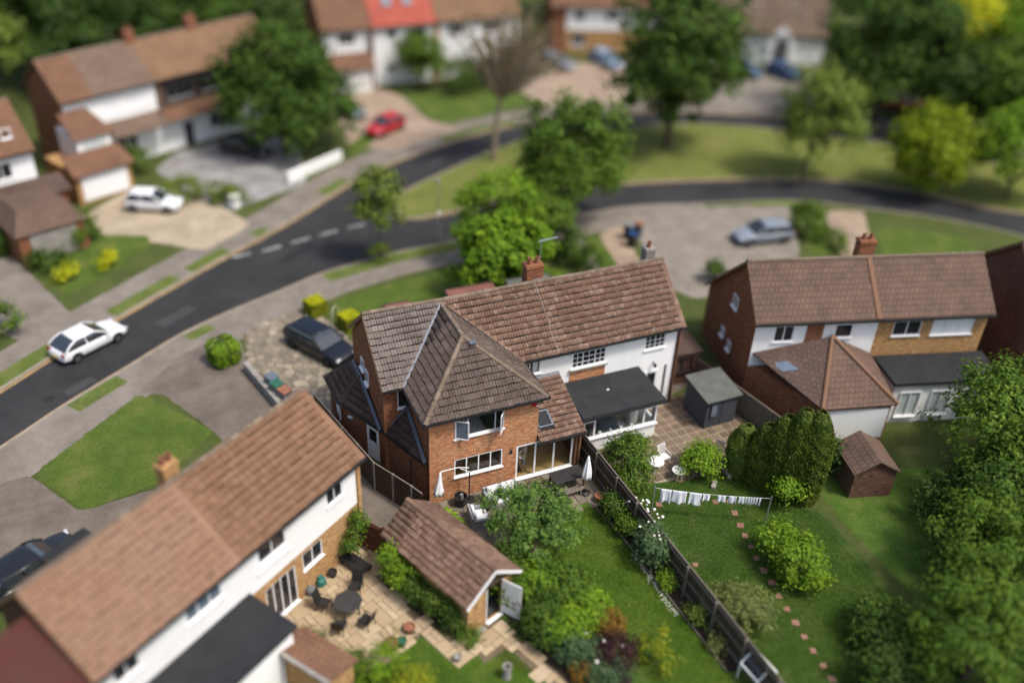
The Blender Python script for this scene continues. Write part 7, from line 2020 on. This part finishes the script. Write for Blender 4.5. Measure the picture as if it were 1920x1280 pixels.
FS = [('bushy olive hedge between the tan drive and the forecourt', (-6.48, 37.62, 0.00), [(0, 0, .7, 1.5, .9, .8), (1.8, -1.0, .6, 1.4, .9, .8), (3.2, -1.9, .5, 1.2, .9, .6)], leaf_olive, 3200),
      ('dark climbing shrub at the corner of the garage front', (-9.11, 43.26, 0.00), [(0, 0, 1.0, .7, .7, 1.2)], leaf_mid, 1300),
      ('round dark shrub between the left garage and the tan drive', (-13.85, 32.72, 0.00), [(0, 0, 1.0, 1.1, 1.0, 1.1)], leaf_mid, 1800),
      ('spreading dark shrub before the left edge garage', (-17.54, 32.79, 0.00), [(0, 0, .8, 1.6, 1.3, .9), (-1.6, .6, .9, 1.4, 1.2, 1.0)], leaf_dark, 2600),
      ('low dark shrub at the corner of the left front lawn', (-16.13, 29.62, 0.00), [(0, 0, .5, 1.2, .8, .6)], leaf_dark, 1200),
      ('small yellow shrub on the left front lawn nearer the road', (-14.98, 27.75, 0.00), [(0, 0, .4, .5, .5, .45)], leaf_yellow, 500),
      ('small yellow shrub on the right side of the left front lawn', (-12.30, 28.88, 0.00), [(0, 0, .4, .5, .5, .45)], leaf_yellow, 500),
      ('green bush cut by the left edge above the white car', (-18.70, 22.48, 0.00), [(0, 0, .8, 1.1, 1.0, .9)], leaf_mid, 1500),
      ('dark rounded bush beside the silver car', (35.32, 17.17, 0.00), [(0, 0, 1.2, 1.05, 1.0, 1.3)], leaf_mid, 2000),
      ('dense dark shrubs right of the olive tree by the garden path', (17.09, 19.06, 0.00), [(0, 0, 1.0, 1.2, 1.0, 1.1), (-.8, 1.5, 1.1, 1.2, 1.2, 1.2), (.6, -1.3, .7, .9, .9, .8)], leaf_dark, 3800),
      ('small bright lime shrub right of the main chimney', (12.7, 12.4), [(0, 0, 1.6, 1.0, 1.0, 1.7)], leaf_lime, 1800),
      ('shrub line by the far tree on the opposite front lawn', (21.69, 52.47, 0.00), [(0, 0, 1.0, 1.8, 1.0, 1.0)], leaf_dark, 1500),
      ('small plant before the right house gable', (25.09, 13.71, 0.00), [(0, 0, .6, .7, .7, .7)], leaf_dark, 700),
      ('low hedge along the right front lawn', (36.23, 15.10, 0.00), [(0, 0, .5, .7, 1.4, .6)], leaf_mid, 1000)]
for lab, loc, bl, mt, n in FS:
    plant('shrub', lab, 'shrub', loc, bl, .20, n, mt, part='foliage')

# middle garden
plant('apple_tree', 'bushy sage green apple tree between the lawn and the patio', 'tree', (3.35, -4.55), [(0, 0, 2.1, 1.6, 1.5, 1.2), (-.9, .9, 1.9, 1.2, 1.1, 1.1), (.9, -.9, 1.8, 1.2, 1.2, 1.0), (.9, 1.7, 1.3, 1.0, .8, .8), (-.6, -1.1, 1.6, 1.2, 1.1, .9), (1.3, .6, 1.6, .9, .9, .8)], .15, 13000, leaf_apple, (1.0, .11), bark_pale, limbs=60, clump=.30, aspect=.5, per=50, shell=.5)
MG = [('dark shrub against the door end of the garden building', (1.35, -6.7), [(0, 0, .9, .8, .9, .9)], leaf_mid, 2600, .14),
      ('broad mid green shrub in the middle border nearest the apple tree', (2.35, -7.3), [(0, 0, .9, 1.05, 1.0, .9)], leaf_bright, 3400, .14),
      ('tall leafy shrub in the middle border beside the lawn', (3.35, -7.9), [(0, 0, 1.0, 1.1, 1.0, 1.0)], leaf_mid, 3400, .15),
      ('glossy dark shrub in the centre of the middle border', (2.2, -8.6), [(0, 0, .8, 1.0, .9, .85)], leaf_dark, 3000, .14),
      ('lime tinged shrub on the path side of the middle border', (2.75, -9.5), [(0, 0, .75, .9, .9, .75)], leaf_lime, 2600, .15),
      ('rounded green shrub at the lawn edge of the middle border', (3.85, -9.0), [(0, 0, .7, .9, .9, .75)], leaf_bright, 2600, .13),
      ('dark spiky shrub beside the garden path edge', (1.75, -9.3), [(0, 0, .6, .6, .8, .6)], leaf_dark, 1800, .16),
      ('blue green shrub near the end of the path border', (2.65, -10.7), [(0, 0, .6, .8, .8, .65)], leaf_blue, 2000, .13),
      ('bronze leaved small shrub at the lawn edge', (4.35, -9.95), [(0, 0, .5, .55, .55, .5)], leaf_orange, 1100, .13),
      ('dark purple leaved bush at the bottom border', (3.95, -11.35), [(0, 0, .65, .85, .75, .65)], leaf_purple, 2200, .12),
      ('golden branching shrub right of the purple bush', (5.25, -11.8), [(0, 0, .6, .5, .5, .5), (.7, .5, .8, .35, .35, .4), (.3, -.5, .4, .6, .5, .4)], leaf_gold, 700, .12),
      ('green shrub with white roses in the bottom border', (3.2, -11.9), [(0, 0, .5, .9, .7, .55)], leaf_blue, 2000, .12),
      ('bronze shrub by the paved path end', (2.45, -11.55), [(0, 0, .4, .5, .5, .4)], leaf_orange, 800, .12),
      ('dark shrub at the far end of the fence bed', (7.85, -4.0), [(0, 0, .6, .5, .7, .6)], leaf_dark, 2000, .12),
      ('low dark shrub beside the fence post in the bed', (7.95, -5.2), [(0, 0, .45, .4, .55, .45)], leaf_mid, 1400, .12),
      ('blue green shrub with pale flowers spilling over the fence', (8.15, -7.1), [(0, 0, 1.0, .65, .8, .9)], leaf_blue, 3200, .13),
      ('light green bush low in the fence bed', (8.1, -8.6), [(0, 0, .32, .3, .35, .35)], leaf_bright, 700, .12),
      ('straggling low plant in the fence bed near the camera', (8.25, -10.7), [(0, 0, .3, .4, .5, .35)], leaf_olive, 700, .12),
      ('creeping low plant at the near end of the fence bed', (8.3, -12.2), [(0, 0, .25, .4, .45, .3)], leaf_sage, 600, .12)]
for lab, loc, bl, mt, n, lf in MG:
    plant('shrub', lab, 'shrub', loc, bl, lf, n, mt, part='foliage', per=30)
def fronds(label, loc, n, L, mat, name='fern', seed=1, w=.10, lift=1.0):
    rr = random.Random(seed); t = thing(name, label, 'plant', (loc[0], loc[1], 0))
    for k in range(n):
        a = rr.uniform(0, 2 * math.pi); el = rr.uniform(.5, 1.2) * lift; ln = L * rr.uniform(.75, 1.2); m = MB(); vs = []; S = 7
        for i in range(S + 1):
            f = i / S; rad = ln * f * math.cos(el) * (1 + .3 * f); z = .15 + ln * (math.sin(el) * f - .75 * f * f); ww = w * math.sin(math.pi * (f * .9 + .08))
            dx, dy = math.cos(a), math.sin(a)
            vs += [(dx * rad - dy * ww, dy * rad + dx * ww, max(.03, z)), (dx * rad, dy * rad, max(.04, z + .02)), (dx * rad + dy * ww, dy * rad - dx * ww, max(.03, z))]
        fs = []
        for i in range(S):
            fs += [(i * 3, i * 3 + 1, i * 3 + 4, i * 3 + 3), (i * 3 + 1, i * 3 + 2, i * 3 + 5, i * 3 + 4)]
        m.add(vs, fs); m.build('frond', mat, t)
    return t
fronds('bright fern with arching fronds by the closed parasol', (0.25, -1.35), 26, 1.05, leaf_bright, seed=2)
fronds('bright fern at the far end of the garden building', (-0.35, -1.0), 20, .95, leaf_bright, seed=5)
fronds('spiky agave growing in its pot on the buff slabs', (-3.27, -6.88, 0.00), 16, .42, leaf_blue, name='agave', seed=3, w=.035, lift=1.1)
fronds('dark strappy plant by the white door of the garden building', (1.25, -8.35), 20, .75, leaf_dark, name='strappy_plant', seed=8, w=.04)
def flowers(label, loc, pts, r, mat, seed=1, name='rose_flowers'):
    rr = random.Random(seed); t = thing(name, label, 'flowers', (loc[0], loc[1], 0))
    for k in range(pts[0]):
        p = (rr.gauss(0, pts[1]), rr.gauss(0, pts[2]), pts[3] + rr.uniform(-pts[4], pts[4])); s_ = r * rr.uniform(.7, 1.25)
        MB().lathe([(s_ * .3, -s_ * .5), (s_, 0), (s_ * .8, s_ * .5), (s_ * .25, s_ * .7)], p, 8).build('flower', mat, t)
    m = MB()
    for k in range(7):
        a = k * .9; m.tube((0, 0, 0), (pts[1] * math.cos(a), pts[2] * math.sin(a), pts[3]), .012, .006, 5)
    m.build('stems', leaf_mid, t)
flowers('cluster of pale blooms on the right side of the dividing fence', (8.75, -5.2), (26, .22, .55, 1.25, .45), .065, petal_white, 4)
flowers('white roses beside the purple bush', (3.45, -11.3), (9, .5, .4, .95, .2), .065, petal_white, 5)
flowers('pale flowers over the fence on the blue green shrub', (8.0, -6.9), (9, .25, .35, 1.85, .15), .055, petal_white, 6)
m_ = np.random.default_rng(4)
# fallen blossom along the bed edging
n = 260; bx = 7.62 + m_.normal(0, .09, n); by = m_.uniform(-10.2, -6.4, n); s_ = m_.uniform(.012, .03, n)
V = np.stack([np.stack([bx - s_, by, np.full(n, .03)], 1), np.stack([bx, by - s_, np.full(n, .034)], 1), np.stack([bx + s_, by, np.full(n, .03)], 1), np.stack([bx, by + s_, np.full(n, .036)], 1)], 1).reshape(-1, 3)
o = link('fallen_petals', mesh_np('fallen_petals', V, np.arange(4 * n).reshape(-1, 4), petal_white, 4)); tag(o, 'fallen pale petals scattered along the bed edging', 'petals', kind='stuff')

# left garden
LG = [('dense ivy bush against the back corner of the garden building', (-3.05, -3.9), [(0, 0, 1.0, .5, .6, 1.0), (.3, -.9, .8, .5, .6, .8)], leaf_bright, 3600, .12),
      ('dark shrubs along the long wall of the garden building', (-2.45, -5.3), [(0, 0, .7, .5, .8, .75), (.45, -.9, .6, .5, .6, .6)], leaf_dark, 3200, .12),
      ('reddish twiggy shrub midway along the garden building wall', (-1.85, -6.3), [(0, 0, .75, .45, .5, .7)], leaf_olive, 1600, .11),
      ('dark leafy shrub at the door corner of the garden building', (-1.45, -7.2), [(0, 0, .7, .45, .6, .7)], leaf_dark, 2200, .12),
      ('low ground cover plant on the path corner by the door', (-1.2, -8.15), [(0, 0, .2, .5, .4, .25)], leaf_mid, 1000, .10),
      ('climbing vine on the corner of the near left house', (-4.05, -1.9), [(0, 0, 1.7, .30, .30, .8), (-.5, -.4, 1.0, .3, .3, .4)], leaf_mid, 1100, .14),
      ('small green bush with pink bloom behind the garden store', (-7.31, -6.47, 0.00), [(0, 0, .5, .45, .5, .5)], leaf_dark, 1200, .13),
      ('green hedge bush along the garden store', (-6.42, -7.84, 0.00), [(0, 0, .45, .8, .6, .5)], leaf_mid, 1800, .13),
      ('yellow green airy shrub at the bottom left of the lawn', (-4.85, -8.45, 0.00), [(0, 0, .7, .8, .7, .65), (-.5, -.7, .5, .7, .6, .5)], leaf_lime, 2000, .12),
      ('golden shrub at the bottom edge left of the small lawn', (-4.16, -9.73, 0.00), [(0, 0, .6, .8, .6, .55)], leaf_gold, 1400, .12)]
for lab, loc, bl, mt, n, lf in LG:
    plant('shrub', lab, 'shrub', loc, bl, lf, n, mt, part='foliage', per=30)
plant('twiggy_plant', 'thin twiggy plant with sparse leaves in the terracotta pot', 'plant', (-4.20, -7.43, 0.00), [(0, 0, .95, .45, .45, .35)], .07, 110, leaf_olive, (.5, .015), twig_m, limbs=14, per=6, part='foliage')
flowers('pink blooms on the small bush by the garden store', (-7.11, -6.46, 0.00), (8, .15, .2, .75, .12), .07, petal_pink, 9)

# right garden
RG = [('dense dark green shrub beside the dividing fence and sunroom', (9.85, -1.75), [(0, 0, 1.35, 1.15, 1.0, 1.35), (-.3, -.9, .9, .9, .8, .9)], leaf_mid, 6000, .13),
      ('bright glossy shrub between the table and the hedge', (13.45, -2.75), [(0, 0, .8, .95, .8, .85)], leaf_bright, 3200, .15),
      ('airy sage green shrub by the fence on the right lawn', (10.05, -11.59, 0.00), [(0, 0, .8, 1.25, 1.1, .8), (-.6, .8, .6, .8, .8, .7)], leaf_sage, 5000, .13),
      ('large leafy bright shrub right of the stepping stones', (13.71, -10.36, 0.00), [(0, 0, 1.0, 1.0, 1.2, 1.0), (-.1, 1.5, .9, .75, .8, .85)], leaf_bright, 5200, .16),
      ('small bright climber at the right end of the washing line', (16.14, -6.27, 0.00), [(0, 0, 1.0, .7, .5, .7)], leaf_bright, 1500, .16),
      ('dark leaves standing in for lawn shade below the large leafy shrub', (14.98, -14.18, 0.00), [(0, 0, .8, 1.2, 1.2, .9), (.4, -1.8, .8, 1.1, 1.1, .9)], leaf_dark, 4000, .17),  # dark foliage put where the lawn only lies in shade
      ('shadowed shrub at the bottom of the stepping stone row', (13.57, -16.46, 0.00), [(0, 0, .9, 1.4, 1.3, 1.0)], leaf_deep, 3000, .18),
      ('round green bush beyond the right boundary fence', (21.53, -13.04, 0.00), [(0, 0, 1.3, 1.9, 1.7, 1.4)], leaf_mid, 4500, .20),
      ('dark hedge bushes beside the brick outhouse', (23.09, -9.39, 0.00), [(0, 0, 1.0, 1.8, 1.2, 1.1), (2.6, -.8, 1.2, 1.8, 1.4, 1.3)], leaf_deep, 4500, .20),
      ('dark shrub at the foot of the outhouse wall', (20.14, -4.94, 0.00), [(0, 0, .8, .6, .9, .9)], leaf_deep, 1800, .16)]
for lab, loc, bl, mt, n, lf in RG:
    plant('shrub', lab, 'shrub', loc, bl, lf, n, mt, part='foliage', per=32)
plant('garden_tree', 'big bright crowned tree right of the outhouse', 'tree', (27.0, -8.6), [(0, 0, 3.7, 3.5, 3.2, 2.8), (2.4, -1.4, 3.2, 3.2, 3.0, 2.5), (-.9, -2.2, 2.6, 2.4, 2.2, 2.0), (3.5, 1.2, 3.2, 2.8, 2.6, 2.4)], .24, 18000, leaf_mid, (1.6, .2))
plant('garden_tree', 'low spreading tree filling the bottom right corner', 'tree', (17.0, -17.2), [(0, 0, 2.6, 2.8, 2.3, 1.9), (2.6, 1.4, 2.6, 2.6, 2.2, 1.9), (1.2, -1.8, 2.4, 2.4, 2.0, 1.6)], .20, 14000, leaf_mid, (1.4, .16))
plant('garden_tree', 'dark tree at the right edge above the corner', 'tree', (25.4, -15.3), [(0, 0, 3.1, 3.3, 3.0, 2.6)], .24, 9000, leaf_dark, (1.4, .18))
plant('garden_tree', 'dense tree between the corner tree and the stepping stones', 'tree', (20.8, -13.6), [(0, 0, 2.5, 2.5, 2.3, 2.1), (1.8, 1.0, 2.4, 2.3, 2.1, 1.9), (1.5, -1.5, 2.4, 2.4, 2.2, 1.9)], .20, 12000, leaf_mid, (1.2, .15))
plant('garden_tree', 'dark tree beyond the shrubs right of the outhouse lawn', 'tree', (24.0, -11.6), [(0, 0, 2.4, 2.2, 2.0, 1.8)], .22, 6000, leaf_dark, (1.2, .16))
CON = [(*(15.52, -3.29, 0.00)[:2], .75, 2.9, leaf_olive, 'short olive conifer at the patio end of the hedge'), (*(15.95, -4.31, 0.00)[:2], .8, 3.6, leaf_conifer, 'first tall dark conifer of the hedge'), (*(16.36, -4.97, 0.00)[:2], .85, 4.5, leaf_conifer, 'second tall dark conifer of the hedge'),
       (*(16.81, -5.55, 0.00)[:2], .85, 5.2, leaf_conifer, 'third tall dark conifer of the hedge'), (*(17.27, -6.06, 0.00)[:2], .85, 5.3, leaf_conifer, 'last and tallest dark conifer of the hedge')]
def conifer(label, loc, r, h, mat, n, seed):
    """upright hedge conifer: sprays lying up the sides of a ribbed column"""
    rg = np.random.default_rng(seed); t = thing('conifer', label, 'conifer', (loc[0], loc[1], 0), 0, 'conifer hedge')
    th = rg.uniform(0, 2 * np.pi, n); f = rg.random(n) ** .85; ph = seed * 1.7
    prof = np.clip((1.03 - f) / .34, 0, 1) ** .55 * (.86 + .14 * np.sin(f * 3.1))
    lump = np.sin(9 * f * h + 3 * th + ph) * np.sin(4 * th - ph + 2 * f)
    rib = 1 + .05 * np.sin(7 * th + ph) + .07 * lump + rg.normal(0, .06, n)
    rad = r * prof * rib
    p = np.stack([rad * np.cos(th), rad * np.sin(th), h * f + rg.normal(0, .05, n)], 1); p[:, 2] = np.maximum(p[:, 2], .05)
    out = np.stack([np.cos(th), np.sin(th), np.full(n, .25) + 1.5 * (f > .93)], 1) + rg.normal(0, .35, (n, 3)); out /= np.linalg.norm(out, axis=1)[:, None]
    a = np.stack([np.cos(th) * .35, np.sin(th) * .35, np.ones(n)], 1) + rg.normal(0, .28, (n, 3))
    tt = a - out * (a * out).sum(1)[:, None]; tt /= np.linalg.norm(tt, axis=1)[:, None]; b = np.cross(out, tt); s = .11 * rg.uniform(.6, 1.4, n)[:, None]
    V = np.stack([p - tt * s * .6, p + b * s * .30, p + tt * s * .6 + out * s * .12, p - b * s * .22], 1).reshape(-1, 3)
    link('foliage', mesh_np('foliage', V, np.arange(4 * n).reshape(-1, 4), mat, 4), t)
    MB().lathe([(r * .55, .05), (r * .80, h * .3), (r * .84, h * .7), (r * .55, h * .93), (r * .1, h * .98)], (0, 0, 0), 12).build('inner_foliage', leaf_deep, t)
    MB().tube((0, 0, -.05), (0, 0, h * .5), .12, .08, 8).build('trunk', bark_m, t)
for k, (x, y, r, h, mt, lab) in enumerate(CON):
    conifer(lab, (x, y), r, h, mt, 18000, 31 + k)

# grass blades on the sharp lawns: one mass
def blades(name, label, poly, dens, h, mat, seed):
    rg = np.random.default_rng(seed)
    xs = [p[0] for p in poly]; ys = [p[1] for p in poly]
    n = int((max(xs) - min(xs)) * (max(ys) - min(ys)) * dens)
    px, py = rg.uniform(min(xs), max(xs), n), rg.uniform(min(ys), max(ys), n)
    ins = np.zeros(n, bool); j = len(poly) - 1
    for i in range(len(poly)):
        xi, yi, xj, yj = poly[i][0], poly[i][1], poly[j][0], poly[j][1]
        c = ((yi > py) != (yj > py)) & (px < (xj - xi) * (py - yi) / (yj - yi + 1e-12) + xi); ins ^= c; j = i
    px, py = px[ins], py[ins]; n = len(px)
    a = rg.uniform(0, 6.28, n); hh = h * rg.uniform(.5, 1.4, n); w = .014 * rg.uniform(.7, 1.3, n); ln = rg.normal(0, .5, (n, 2)) * hh[:, None]
    z0 = np.full(n, .004)
    V = np.stack([np.stack([px - np.cos(a) * w, py - np.sin(a) * w, z0], 1), np.stack([px + np.cos(a) * w, py + np.sin(a) * w, z0], 1), np.stack([px + ln[:, 0], py + ln[:, 1], hh], 1)], 1).reshape(-1, 3)
    o = link(name, mesh_np(name, V, np.arange(3 * n).reshape(-1, 3), mat, 3)); tag(o, label, 'grass', kind='stuff')
leaf_blade = leafmat('grass_blade', (0.030, 0.088, 0.010), (0.052, 0.130, 0.014), (0.092, 0.172, 0.022), .3, .7, .9)
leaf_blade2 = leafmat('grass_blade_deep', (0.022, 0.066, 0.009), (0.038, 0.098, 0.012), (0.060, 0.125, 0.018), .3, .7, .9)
blades('grass', 'short mown grass of the middle garden lawn', [(5.2, -2.9), (7.25, -2.9), (7.6, -5.2), (7.7, -8), (7.85, -11), (8.0, -16), (5.2, -16), (4.6, -10), (3.4, -6)], 1500, .05, leaf_blade, 1)
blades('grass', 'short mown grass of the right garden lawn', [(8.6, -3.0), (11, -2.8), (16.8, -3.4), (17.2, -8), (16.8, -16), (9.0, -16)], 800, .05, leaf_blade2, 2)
blades('grass', 'patchy grass of the small near lawn by the path', [p[:2] for p in ((-2.98, -7.40, 0.00), (-2.10, -9.26, 0.00), (-1.12, -9.09, 0.00), (-0.99, -9.59, 0.00), (0.17, -9.23, 0.00), (1.12, -11.71, 0.00), (-4.32, -9.56, 0.00), (-4.43, -8.29, 0.00))], 1100, .05, leaf_blade, 3)
